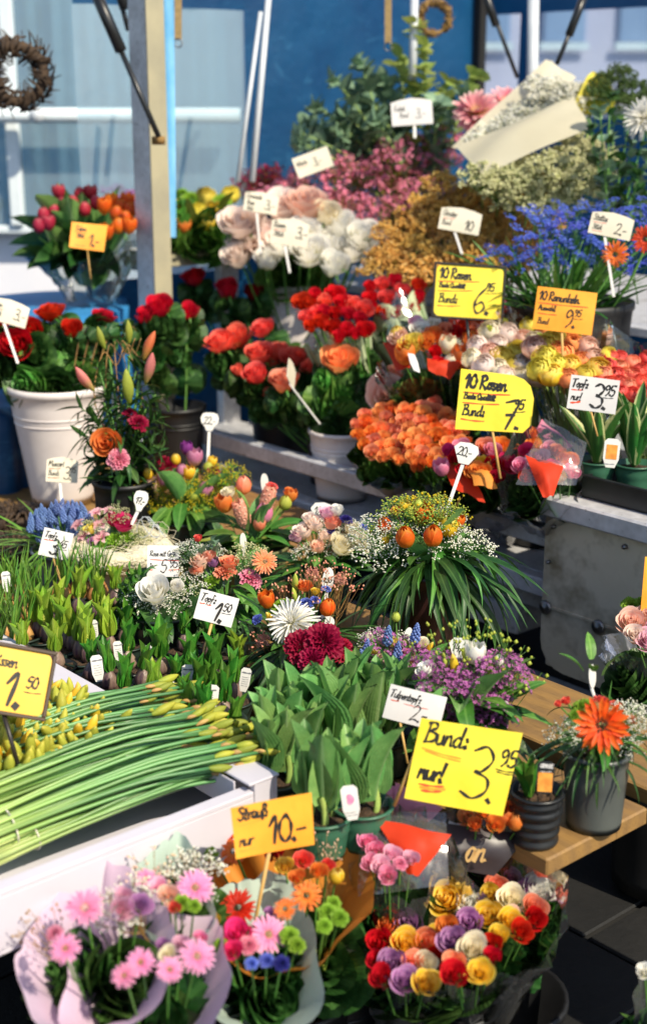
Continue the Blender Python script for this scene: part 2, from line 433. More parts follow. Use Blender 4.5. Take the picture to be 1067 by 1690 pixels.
def bud_shape(key, r, bend=.15, lob=.14, tipz=1.0, n=9):
    mb = MB(); o = 0
    prof = [(r*(max(.02, math.sin(PI*(.07+.91*(j/9))**1.15))**.8), j/9*tipz) for j in range(10)]
    mb.lathe(prof, n, True, lambda a, t: 1+lob*math.cos(3*a)*math.sin(PI*t))
    for i, v in enumerate(mb.v): mb.v[i] = (v[0]+bend*v[2]**2*.5, v[1], v[2])
    LIB[key] = mb.mesh('bud')
bud_shape('lilybud', .15); bud_shape('narcbud', .16, .35, .05, n=7); bud_shape('smallbud', .30, .0, .06, n=7)
def strip_petal(mb, a, el, L, w, rb, curve, cup, rnd, nv=4, notch=.0, z0=0.0):
    def fn(s, t):
        wid = w*(math.sin(PI*min(1, .13+.80*t))**.6)*(1-.0*t); e = el+curve*t
        rr = rb+L*(t-(notch*abs(s) if t > .95 else 0))*math.cos(e); z = z0+L*t*math.sin(el+curve*t*.5)+cup*wid*s*s
        return (rr*math.cos(a)-s*wid*math.sin(a), rr*math.sin(a)+s*wid*math.cos(a), z)
    mb.grid(fn, 2, nv, rnd)
for i, (cv, cu) in enumerate(((-.10, .5), (-.35, .6), (.18, .7))):   # one gerbera petal, lies along +X
    mb = MB(); strip_petal(mb, 0, .16, .80, .085, .2, cv, cu, .2+.3*i, 5, .1); LIB['gpetal%d' % i] = mb.mesh('petal')
mb = MB(); rr = random.Random(3)
for k in range(70):
    a = rr.random()*6.28; r = math.sqrt(rr.random())*.24; mb.octa((r*math.cos(a), r*math.sin(a), .05-.4*r*r+rr.random()*.03), .030, (r/.24, .5, rr.random()))
LIB['gdisc'] = mb.mesh('flower_centre')
def daisy_shape(key, seed, rings, name='daisy_bloom'):
    mb = MB(); rr = random.Random(seed)
    for n, el, L, w, rb, cv, cu in rings:
        for k in range(n):
            strip_petal(mb, 2*PI*(k+rr.random()*.7)/n, el+rr.uniform(-.12, .12), L*rr.uniform(.88, 1.06), w, rb, cv+rr.uniform(-.2, .2), cu, rr.random(), 5)
    LIB[key] = mb.mesh(name)
daisy_shape('gerb0', 1, ((22, .10, .78, .085, .2, -.15, .5), (20, .30, .66, .075, .18, -.2, .6), (18, .7, .28, .04, .16, -.2, .5)), 'gerbera_bloom')
daisy_shape('gerb1', 2, ((24, .05, .80, .08, .2, -.3, .5), (20, .35, .60, .07, .18, -.2, .6), (20, .8, .25, .035, .15, -.2, .5)), 'gerbera_bloom')
daisy_shape('chrys', 3, ((26, -.05, .95, .05, .05, -.5, 1.5), (26, .25, .9, .05, .05, -.5, 1.5), (24, .55, .8, .05, .05, -.4, 1.5), (18, .9, .6, .045, .03, -.1, 1.5), (14, 1.25, .42, .04, .02, .2, 1.5)), 'chrysanthemum_bloom')
daisy_shape('mum', 4, ((30, -.1, .9, .12, .05, -.9, .4), (28, .3, .9, .12, .05, -.7, .4), (24, .7, .85, .11, .05, -.5, .4), (18, 1.1, .75, .1, .05, -.2, .4)), 'chrysanthemum_bloom')
mb = MB(); rr = random.Random(5)                                     # hyacinth head: florets round a column, length 1
for k in range(34):
    q = k/33; a = k*2.4; r = .20+.06*math.sin(PI*q); c = Vector((r*math.cos(a), r*math.sin(a), .06+.86*q))
    mb.star(c, (math.cos(a), math.sin(a), .25), .17, rr.random(), 6, -.15)
    mb.tube([(0, 0, c.z-.03), c], [.03, .05], 4)
LIB['hyahead'] = mb.mesh('hyacinth_bloom')
mb = MB(); rr = random.Random(6)                                     # grape hyacinth spike, length 1
for k in range(44):
    q = k/43; a = k*2.4; r = .22*(1-q)**.6*(.6+.4*min(1, q*5)); mb.ball((r*math.cos(a), r*math.sin(a), .05+.9*q), .085*(1-.45*q), 5, 3, 1.25)
LIB['muscari'] = mb.mesh('muscari_bloom')
mb = MB(); rr = random.Random(8)                                     # six-petal lily-like alstroemeria
for k in range(6):
    a = k*PI/3
    def fn(s, t, a=a):
        w = .28*math.sin(PI*min(.97, .08+.86*t))**.8; r = .12+.85*t; z = .75*t-.55*t**3
        return (r*math.cos(a)-s*w*math.sin(a), r*math.sin(a)+s*w*math.cos(a), z+.15*s*s*w*3)
    mb.grid(fn, 2, 6, rr.random())
for k in range(6): mb.tube([(0, 0, 0), (.12*math.cos(k), .12*math.sin(k), .3), (.25*math.cos(k), .25*math.sin(k), .5)], [.09, .03, .04], 5)
LIB['alst'] = mb.mesh('alstroemeria_bloom')

# branching sprays: stems and blossoms from the same random run, height 1
def spray_shape(key, seed, nb, spread, kfl, kind, r, low=.45, leafy=0):
    rr = random.Random(seed); st, fl, lf = MB(), MB(), MB()
    st.tube([(0, 0, 0), (rr.uniform(-.02, .02), rr.uniform(-.02, .02), low*.6), (0, 0, low)], [.012, .01, .008], 4)
    for b in range(nb):
        a = b*2.39996+rr.uniform(-.4, .4); q = math.sqrt((b+.5)/nb); rad = spread*q
        e = Vector((rad*math.cos(a), rad*math.sin(a), 1-.45*spread*q*q-rr.uniform(0, .16)))
        s0 = Vector((0, 0, low*rr.uniform(.6, 1)))
        m = s0.lerp(e, .5)+Vector((rr.uniform(-.03, .03), rr.uniform(-.03, .03), -.02))
        st.tube([s0, m, e], [.007, .005, .003], 3, False)
        for f in range(kfl):
            d = Vector((rr.gauss(0, 1), rr.gauss(0, 1), rr.gauss(0, .9)+.2)).normalized()
            p = e-Vector((0, 0, .03))+d*rr.uniform(.25, 1)*(.10 if kind != 'head' else .05)
            if kind == 'bead': fl.octa(p, r*rr.uniform(.7, 1.15), (rr.random(), .5, rr.random()))
            elif kind == 'star':
                fl.star(p, d+Vector((0, 0, .5)), r*rr.uniform(.75, 1.15), rr.random())
            elif kind == 'head':
                p = e+Vector((d.x*.09, d.y*.05, d.z*.035)); fl.star(p, (d.x*.4, d.y*.4, 1), r*rr.uniform(.7, 1.2), rr.random(), 5, .5)
            if f % 3 == 0 and kind != 'head': st.tube([m.lerp(e, .7), p], .0025, 3, False)
        for f in range(leafy):
            t = rr.uniform(.25, .95); p = s0.lerp(e, t); d = Vector((rr.gauss(0, 1), rr.gauss(0, 1), .6)).normalized()
            o = len(lf.v); L = rr.uniform(.07, .13); sd = d.cross(Vector((0, 0, 1))).normalized()*L*.13
            for c, g in ((p, 0), (p+d*L*.5-sd, .5), (p+d*L, 1), (p+d*L*.5+sd, .5)): lf.vert(c, (g, .3, rr.random()))
            lf.f.append((o, o+1, o+2, o+3))
    LIB[key+'_s'] = st.mesh(key+'_stems'); LIB[key+'_f'] = fl.mesh(key+'_blossom')
    if leafy: LIB[key+'_l'] = lf.mesh(key+'_needles')
for i in range(3):
    spray_shape('wax%d' % i, 10+i, 22, .40, 7, 'star', .036, .35, 5)
    spray_shape('heath%d' % i, 20+i, 30, .38, 15, 'bead', .025, .3, 2)
    spray_shape('gyp%d' % i, 30+i, 28, .44, 10, 'bead', .018, .35)
    spray_shape('gyq%d' % i, 80+i, 34, .44, 14, 'bead', .027, .35)
    spray_shape('gold%d' % i, 40+i, 16, .42, 12, 'bead', .014, .35, 8)
    spray_shape('stat%d' % i, 50+i, 7, .32, 16, 'head', .028, .5)
    spray_shape('twigg%d' % i, 60+i, 7, .35, 3, 'bead', .02, .2)
# unit stem
mb = MB(); mb.lathe([(1, 0), (.95, .33), (.9, .66), (.8, 1)], 6, True)
for i, v in enumerate(mb.v): k = math.sin(PI*v[2]); mb.v[i] = (v[0]+.7*k, v[1]+.2*k, v[2])
LIB['stem'] = mb.mesh('stem')
def stem_at(parent, a, b, r, mat='stem', name='stem'):
    d = Vector(b)-Vector(a)
    return put(parent, name, LIB['stem'], M[mat], frame(a, d, (.3, .2, 1) if abs(d.normalized().z) < .95 else (1, 0, 0), d.length, r))
def tube_mesh(pts, rad, n=6, name='tube'):
    mb = MB(); mb.tube(pts, rad, n); return mb.mesh(name)
def box_mesh(lo, hi, bev=0.0, name='box'):
    mb = MB(); mb.box(lo, hi, bev); return mb.mesh(name, False)

# flower kinds: part name, shapes, material, scale factor along the facing axis
FL = {}
def kind(k, name, shapes, mat, s=1.0, off=0.0): FL[k] = (name, shapes, mat, s, off)
for c in ('red', 'darkred', 'coral', 'salmon', 'apricot', 'orange', 'peach', 'blush', 'white', 'cream', 'yellow', 'pink', 'hotpink', 'palepink', 'lilac', 'peachy', 'burg', 'lemon'):
    kind('rose_'+c, 'rose', ('rose0', 'rose1', 'rose2'), 'petal_'+c); kind('bud_'+c, 'rose', ('rosebud', 'rose2'), 'petal_'+c)
    kind('ran_'+c, 'ranunculus', ('ran0', 'ran1'), 'petal_'+c); kind('carn_'+c, 'carnation', ('carn0', 'carn1'), 'petal_'+c)
    kind('gerb_'+c, 'gerbera', ('gerb0', 'gerb1'), 'petal_'+c)
for c in ('orangetulip', 'redtulip', 'pinktulip', 'yellow', 'orange', 'salmon', 'creamt', 'lilac', 'lime', 'white', 'pink', 'purple'):
    kind('tul_'+c, 'tulip', ('tulipb0', 'tulipb1'), 'petal_'+c, 2.4)
for c in ('lilyg', 'lilyp', 'lilyo', 'yellow', 'lime', 'orangetulip'): kind('lily_'+c, 'lily_bud', ('lilybud',), 'petal_'+c, 2.0)
kind('rosec_white', 'rose', ('rose1',), 'petal_white'); kind('carn_pinkcarn', 'carnation', ('carn0', 'carn1'), 'petal_pinkcarn'); kind('chrys', 'chrysanthemum', ('chrys',), 'petal_white'); kind('mum', 'chrysanthemum', ('mum',), 'petal_chrysp')
kind('mum_bronze', 'gerbera', ('gerb0',), 'petal_bronze'); kind('mum_gold', 'gerbera', ('gerb1',), 'petal_salmon'); kind('gerb_or', 'gerbera', ('gerb0',), 'petal_gerbora')
kind('gerb_ro', 'gerbera', ('gerb0',), 'petal_gerberaredor'); kind('gerb_pk', 'gerbera', ('gerb1', 'gerb0'), 'petal_pinkgerb'); kind('gerb_red', 'gerbera', ('gerb0',), 'petal_redgerb')
kind('hya_peach', 'hyacinth', ('hyahead',), 'petal_hyap', 2.0); kind('musc', 'muscari', ('muscari',), 'petal_musc', 2.2); kind('alst', 'alstroemeria', ('alst',), 'petal_alst')
kind('gmum', 'chrysanthemum', ('carn1',), 'petal_greenmum'); kind('navy', 'carnation', ('carn0',), 'petal_navy'); kind('alst_bz', 'alstroemeria', ('alst',), 'petal_lilac')
kind('statb', 'statice', ('carn1',), 'petal_statice')
M['gdark'] = plain('flower_disc', '2A1C12', '5A3A18', .8, scale=60); M['glite'] = plain('flower_disc_light', 'C8B040', 'E0D070', .8, scale=60); M['gpink'] = plain('flower_disc_pink', 'B04A70', 'D8C070', .8, scale=60)

def head(parent, k, p, r, face, label=None, name=None, stem_from=None, spin=None):
    """a flower head at p facing 'face'; stem_from: where its stem comes out"""
    nm, shapes, mat, s, _ = FL[k]
    face = Vector(face).normalized(); sh = RND.choice(shapes)
    if nm == 'tulip': face = (face*.55+ZA*.6).normalized()
    if nm == 'rose': r *= 1.17
    up = Matrix.Rotation(RND.random()*6.28 if spin is None else spin, 3, face) @ face.orthogonal()
    if s != 1.0: p = Vector(p)-face*r*s*.5
    Mx = frame(p, face, up, r*s, r if s == 1 else r*2.5 if nm == 'tulip' else r*s)
    gname = name or nm
    o = put(parent, gname, LIB[sh], M[mat], Mx, label=label)
    if nm == 'gerbera':
        put(o, 'flower_centre', LIB['gdisc'], M['gdark' if k in ('gerb_or', 'gerb_ro', 'gerb_red', 'mum_bronze', 'gerb_salmon', 'gerb_orange') else 'gpink'], Mx)
    if stem_from is not None:
        stem_at(o, stem_from, Vector(p)-face*r*.25, max(.0016, r*.07))
    return o

def big_gerbera(parent, p, r, face, mat, disc='gdark', stem_from=None):
    """a gerbera with each petal of its own"""
    face = Vector(face).normalized(); Mx = frame(p, face, (0, .3, 1), r)
    o = put(parent, 'gerbera', LIB['gdisc'], M[disc], frame(p+face*r*.07, face, (0, .3, 1), r*1.15))
    for n, el, sc, z in ((19, -.02, 1.0, 0.0), (17, .12, .86, .03), (13, .22, .56, .045)):
        for i in range(n):
            a = 2*PI*(i+RND.random()*.5)/n
            mm = Mx @ Matrix.Rotation(a, 4, 'Z') @ Matrix.Translation((0, 0, z)) @ Matrix.Rotation(-el+RND.uniform(-.08, .08), 4, 'Y') @ Matrix.Diagonal((sc*RND.uniform(.93, 1.04), sc*.5+.6, sc, 1))
            put(o, 'petal', LIB['gpetal%d' % RND.randrange(3)], M[mat], mm)
    if stem_from is not None: stem_at(o, stem_from, Vector(p)-face*r*.1, .003)
    return o

def collar(parent, key, mat, n, c, rad=.01, z=(0, .1), L=(.06, .1), el=(0, 60), az=(0, 360), droop=0.0, name='leaf', wide=1.0):
    c = Vector(c)
    for i in range(n):
        a = R(RND.uniform(*az)); e = R(RND.uniform(*el)); ln = RND.uniform(*L)
        h = Vector((math.cos(a), math.sin(a), 0)); q = RND.random()
        d = h*math.cos(e)+ZA*math.sin(e)
        p = c+h*rad*RND.uniform(.3, 1)+ZA*(z[0]+(z[1]-z[0])*q)
        put(parent, name, lv(key), M[mat], frame(p, d, ZA*.8-h*math.sin(e)+Vector((RND.uniform(-.4, .4), RND.uniform(-.4, .4), 0)), ln, ln*wide))
def spray(parent, key, mat, top, h, d=(0, 0, 1), stem='stem', name='sprig', needle='l_mid', wide=1.0):
    d = Vector(d).normalized(); i = RND.randrange(3); base = Vector(top)-d*h*.92
    Mx = frame(base, d, Matrix.Rotation(RND.random()*6.28, 3, d) @ d.orthogonal(), h, h*wide)
    o = put(parent, name, LIB[key+'%d_s' % i], M[stem], Mx)
    put(o, 'blossom', LIB[key+'%d_f' % i], M['petal_'+mat], Mx, stuff=True)
    if key+'%d_l' % i in LIB: put(o, 'needle', LIB[key+'%d_l' % i], M[needle], Mx, stuff=True)
    return o
def branch(parent, pts, rad, leafkey, leafmat, n, L, mat='stem', name='branch', pair=True, t0=.15, splay=1.0, wide=1.0):
    """a stem with leaves of its own along it"""
    pts = [Vector(p) for p in pts]
    fine = cat_rom(pts, 4)
    o = put(parent, name, tube_mesh(fine, [rad*(1-.6*i/(len(fine)-1)) for i in range(len(fine))], 5, 'branch'), M[mat], Matrix.Identity(4))
    for i in range(n):
        t = t0+(1-t0)*(i+.5)/n; k = t*(len(fine)-1); j = min(int(k), len(fine)-2); p = fine[j].lerp(fine[j+1], k-j)
        tg = (fine[j+1]-fine[j]).normalized(); a = i*2.4 if not pair else (i//2)*1.57+(i % 2)*PI
        sd = tg.orthogonal().normalized(); sd = Matrix.Rotation(a+RND.uniform(-.4, .4), 3, tg) @ sd
        d = (sd*splay+tg*.7+ZA*.15).normalized(); ln = RND.uniform(*L)*(1-.35*max(0, t-.6)/.4)
        put(o, 'leaf', lv(leafkey), M[leafmat], frame(p, d, tg+ZA*.3, ln, ln*wide))
    return o
def cat_rom(P, n):
    P = [Vector(p) for p in P]
    if len(P) < 3: return [P[0].lerp(P[-1], i/n) for i in range(n+1)]
    Q = [P[0]*2-P[1]]+P+[P[-1]*2-P[-2]]; out = []
    for i in range(1, len(Q)-2):
        a, b, c, d = Q[i-1], Q[i], Q[i+1], Q[i+2]
        for k in range(n):
            t = k/n; out.append(.5*((2*b)+(c-a)*t+(2*a-5*b+4*c-d)*t*t+(3*b-a-3*c+d)*t**3))
    out.append(P[-1]); return out
# ------------------------------------------------------------------ handwriting: every glyph is a few pen strokes
GL = {
'0': (.56, [[(.3,1),(.08,.75),(.06,.3),(.26,0),(.46,.25),(.48,.7),(.3,1)]]), '1': (.40, [[(.02,.66),(.3,1),(.2,0)]]),
'2': (.56, [[(.06,.78),(.26,1),(.46,.8),(.3,.4),(.04,.02),(.26,.08),(.52,.02)]]), '3': (.56, [[(.08,.9),(.3,1),(.46,.8),(.32,.56),(.2,.53)],[(.2,.53),(.46,.42),(.48,.16),(.26,0),(.03,.12)]]),
'4': (.56, [[(.3,1),(.04,.36),(.5,.36)],[(.4,.62),(.32,-.05)]]), '5': (.56, [[(.5,1),(.16,.98),(.1,.56),(.36,.6),(.46,.3),(.26,0),(.03,.1)]]),
'6': (.56, [[(.46,1),(.16,.62),(.06,.24),(.24,0),(.46,.2),(.34,.44),(.1,.3)]]), '7': (.56, [[(.04,.94),(.5,.98),(.2,-.05)],[(.14,.46),(.44,.5)]]),
'8': (.56, [[(.44,.86),(.26,1),(.1,.8),(.28,.54),(.48,.24),(.26,0),(.05,.2),(.26,.52),(.44,.76),(.44,.86)]]), '9': (.56, [[(.44,.8),(.26,1),(.08,.74),(.22,.52),(.44,.72),(.42,.3),(.2,-.02)]]),
'.': (.22, [[(.07,.03),(.10,.0)]]), ',': (.22, [[(.1,.06),(.03,-.16)]]), '-': (.36, [[(.03,.36),(.33,.4)]]), ':': (.34, [[(.18,.08),(.2,.05)],[(.22,.44),(.24,.41)]]),
'!': (.24, [[(.18,1),(.1,.3)],[(.07,.05),(.09,.02)]]), ' ': (.3, []), '_': (.6, [[(0,0),(.6,.02)]]),
'A': (.62, [[(0,0),(.32,1),(.52,0)],[(.1,.36),(.5,.38)]]), 'B': (.60, [[(.16,.98),(.06,0)],[(.04,.94),(.38,1),(.46,.76),(.14,.54)],[(.14,.54),(.5,.46),(.44,.1),(.02,0)]]),
'G': (.62, [[(.5,.86),(.28,1),(.06,.5),(.26,0),(.48,.2),(.5,.44),(.3,.42)]]), 'L': (.5, [[(.14,1),(.06,.02),(.46,.04)]]), 'M': (.74, [[(.02,0),(.14,1),(.34,.36),(.6,1),(.64,0)]]),
'N': (.66, [[(.04,0),(.14,1),(.46,0),(.58,1)]]), 'Q': (.66, [[(.32,1),(.06,.6),(.16,.06),(.42,.04),(.54,.5),(.32,1)],[(.32,.24),(.58,-.08)]]),
'R': (.58, [[(.14,1),(.06,0)],[(.04,.92),(.4,1),(.44,.66),(.12,.5),(.5,0)]]), 'S': (.54, [[(.46,.88),(.28,1),(.1,.78),(.36,.46),(.38,.12),(.18,0),(.02,.14)]]),
'T': (.56, [[(.02,.94),(.58,1)],[(.3,.96),(.2,0)]]), 'O': (.64, [[(.3,1),(.06,.5),(.28,0),(.54,.5),(.3,1)]]), 'E': (.5, [[(.46,.98),(.12,.96),(.06,.02),(.44,.04)],[(.1,.5),(.38,.52)]]),
'a': (.46, [[(.38,.46),(.16,.5),(.06,.16),(.22,0),(.38,.4),(.36,.06),(.46,.04)]]), 'ä': (.46, [[(.38,.46),(.16,.5),(.06,.16),(.22,0),(.38,.4),(.36,.06),(.46,.04)],[(.16,.72),(.18,.76)],[(.34,.74),(.36,.78)]]),
'b': (.42, [[(.16,1),(.06,.1),(.24,0),(.36,.3),(.2,.46),(.1,.3)]]), 'c': (.38, [[(.34,.44),(.14,.46),(.06,.14),(.2,0),(.38,.1)]]), 'd': (.50, [[(.38,.40),(.22,.48),(.06,.22),(.18,0),(.36,.18),(.40,.42)],[(.44,1),(.38,.12),(.48,.02)]]),
'e': (.38, [[(.06,.22),(.32,.3),(.22,.5),(.06,.26),(.16,0),(.38,.1)]]), 'f': (.36, [[(.38,.92),(.24,1),(.16,.4),(.06,-.3)],[(.04,.42),(.32,.46)]]), 'g': (.44, [[(.36,.44),(.14,.48),(.08,.16),(.26,.06),(.38,.44),(.3,-.26),(.06,-.2)]]),
'h': (.46, [[(.14,1),(.06,0)],[(.08,.3),(.28,.48),(.34,.02),(.46,.06)]]), 'i': (.24, [[(.1,.46),(.08,.06),(.22,.04)],[(.14,.7),(.16,.73)]]), 'j': (.24, [[(.12,.46),(.12,-.2),(.0,-.28)],[(.16,.7),(.18,.73)]]), 'k': (.44, [[(.14,1),(.06,0)],[(.36,.48),(.1,.24),(.4,0)]]),
'l': (.24, [[(.18,1),(.08,.1),(.24,.04)]]), 'm': (.66, [[(.04,0),(.1,.46)],[(.08,.3),(.24,.48),(.28,.02)],[(.3,.3),(.46,.48),(.5,.02),(.64,.06)]]), 'n': (.46, [[(.04,0),(.1,.46)],[(.08,.3),(.28,.48),(.34,.04),(.46,.06)]]),
'o': (.44, [[(.22,.48),(.06,.24),(.18,0),(.36,.2),(.22,.48),(.44,.44)]]), 'p': (.44, [[(.12,.48),(.02,-.34)],[(.08,.3),(.3,.48),(.34,.14),(.1,.04)]]), 'r': (.34, [[(.06,.46),(.06,0)],[(.06,.26),(.2,.46),(.34,.42)]]),
's': (.36, [[(.32,.44),(.14,.46),(.12,.3),(.28,.16),(.2,0),(.02,.06)]]), 't': (.32, [[(.18,.84),(.1,.06),(.28,.04)],[(.02,.5),(.32,.54)]]), 'u': (.46, [[(.06,.46),(.08,.04),(.28,.06),(.38,.46),(.36,.06),(.46,.04)]]),
'ü': (.46, [[(.06,.46),(.08,.04),(.28,.06),(.38,.46),(.36,.06),(.46,.04)],[(.14,.72),(.16,.76)],[(.32,.74),(.34,.78)]]), 'w': (.6, [[(.04,.46),(.12,0),(.28,.4),(.38,0),(.56,.48)]]), 'x': (.4, [[(.04,.46),(.34,0)],[(.34,.48),(.04,0)]]),
'U': (.6, [[(.08,1),(.06,.2),(.26,0),(.46,.2),(.5,1)]]), 'W': (.8, [[(.04,1),(.16,0),(.38,.7),(.5,0),(.74,1)]]), 'z': (.4, [[(.04,.44),(.34,.46),(.04,.02),(.36,.04)]]), 'ß': (.46, [[(.02,-.2),(.12,.8),(.3,.98),(.34,.7),(.2,.52),(.4,.3),(.32,0),(.16,.04)]]), 'y': (.44, [[(.06,.46),(.1,.1),(.34,.46)],[(.34,.46),(.1,-.3)]]),
}
def ink(strokes, wd, z0=.0006, bend=None):
    mb = MB(); zi = 0
    for st in strokes:
        dot = len(st) == 2 and (Vector(st[0])-Vector(st[1])).length < wd*1.3
        q = cat_rom([Vector((x, y, 0)) for x, y in st], 5) if len(st) > 2 else [Vector((x, y, 0)) for x, y in st]
        zi += 1; z = z0+zi*.00003; n = len(q); o = len(mb.v)
        for j in range(n):
            t = q[min(j+1, n-1)]-q[max(j-1, 0)]
            t = t.normalized() if t.length > 1e-9 else Vector((1, 0, 0))
            e = 0
            if j == 0: e = -wd*(.8 if dot else .35)
            if j == n-1: e = wd*(.8 if dot else .35)
            s = Vector((-t.y, t.x, 0))*wd*(.8 if dot else .5)*(1-.32*math.sin(j*1.1+zi*2)); p = q[j]+t*e
            mb.vert((p.x+s.x, p.y+s.y, z)); mb.vert((p.x-s.x, p.y-s.y, z))
        for j in range(n-1): mb.f.append((o+2*j+1, o+2*j+3, o+2*j+2, o+2*j))
    if bend: mb.v = [(x, y, z+bend(x, y)) for x, y, z in mb.v]
    return mb.mesh('pen_strokes', False)
def write(txt, x, y, s, slant=.10, track=.9):
    out = []; cx = x
    for ch in txt:
        adv, st = GL[ch]
        for k in st: out.append([(cx+(a+b*slant+RND.uniform(-.015, .015))*s, y+(b+RND.uniform(-.015, .015))*s) for a, b in k])
        cx += adv*s*track
    return out
M['ink'] = plain('marker_black', '14120F', '1C1A18', .55); M['redink'] = plain('marker_red', 'D8431E', 'E0562A', .55); M['orink'] = plain('marker_orange', 'EE8A20', 'F09A30', .55); M['greyink'] = plain('print_grey', '6A6A70', '88888C', .6)
M['c_yellow'] = plain('card_yellow', 'F0DE40', 'E2C62A', .5, scale=9, bump=.15, bd=.003); M['c_orange'] = plain('card_orange', 'F2AA30', 'E5921C', .5, scale=9, bump=.15, bd=.003)
M['c_amber'] = plain('card_amber', 'EDC04A', 'E8B43C', .6, scale=6)
M['c_white'] = plain('card_white', 'D6D3D0', 'CBC8C6', .55, scale=6); M['c_cream'] = plain('card_cream', 'DAD3C0', 'CEC6B0', .55, scale=6); M['plate'] = plain('tag_plastic', 'DCDAD4', 'D0CDC6', .35)
M['cane'] = plain('wood_stick', 'B08A48', 'C8A260', .6, scale=40, stretch=(1, 1, .1)); M['black'] = plain('plastic_black', '17181A', '202224', .38); M['frameblk'] = plain('sign_frame_black', '1E1A16', '2A241E', .4); M['framebr'] = plain('sign_frame_brown', '3A2A1C', '4A3624', .45)
def rr_outline(w, h, r, n=5):
    out = []
    for cx, cy, a0 in ((w/2-r, h/2-r, 0), (-w/2+r, h/2-r, 90), (-w/2+r, -h/2+r, 180), (w/2-r, -h/2+r, 270)):
        for i in range(n+1): a = R(a0+90*i/n); out.append((cx+r*math.cos(a), cy+r*math.sin(a)))
    return out
def outline(shape, w, h):
    if shape == 'rect': return [(-w/2, -h/2), (w/2, -h/2), (w/2, h/2), (-w/2, h/2)]
    if shape == 'round': return rr_outline(w, h, min(w, h)*.12)
    if shape == 'clip': return [(-w/2, -h/2), (w*.40, -h*.46), (w/2, -h*.32), (w/2, h*.12), (w*.44, h*.32), (w*.34, h*.42), (w*.2, h*.47), (-w/2, h/2)]
    if shape == 'arch': return [(-w/2, -h/2), (w/2, -h/2), (w/2, h*.36), (w*.3, h*.44), (0, h*.5), (-w*.3, h*.44), (-w/2, h*.36)]
    if shape == 'trap': return [(-w/2, -h/2), (w*.46, -h*.5), (w/2, h*.5), (-w*.48, h*.46)]
    if shape == 'paddle': return [(-w*.16, -h/2), (w*.16, -h/2), (w*.26, -h*.28), (w*.46, -h*.05), (w*.5, h*.2), (w*.4, h*.43), (w*.2, h*.5), (-w*.2, h*.5), (-w*.4, h*.43), (-w*.5, h*.2), (-w*.46, -h*.05), (-w*.26, -h*.28)]
    if shape == 'fan': return [(-w*.2, -h/2), (w*.2, -h/2), (w*.5, h*.1), (w*.42, h*.4), (w*.1, h*.5), (-w*.3, h*.46), (-w*.5, h*.2)]
    if shape == 'leaf': return [(w*.5*math.sin(2*PI*i/16), h*.5*math.cos(2*PI*i/16)) for i in range(16)][::-1]
    if shape == 'tag': return [(-w*.28, -h/2), (w*.28, -h/2), (w*.5, -h*.2), (w*.5, h*.4), (w*.3, h*.5), (-w*.3, h*.5), (-w*.5, h*.4), (-w*.5, -h*.2)]
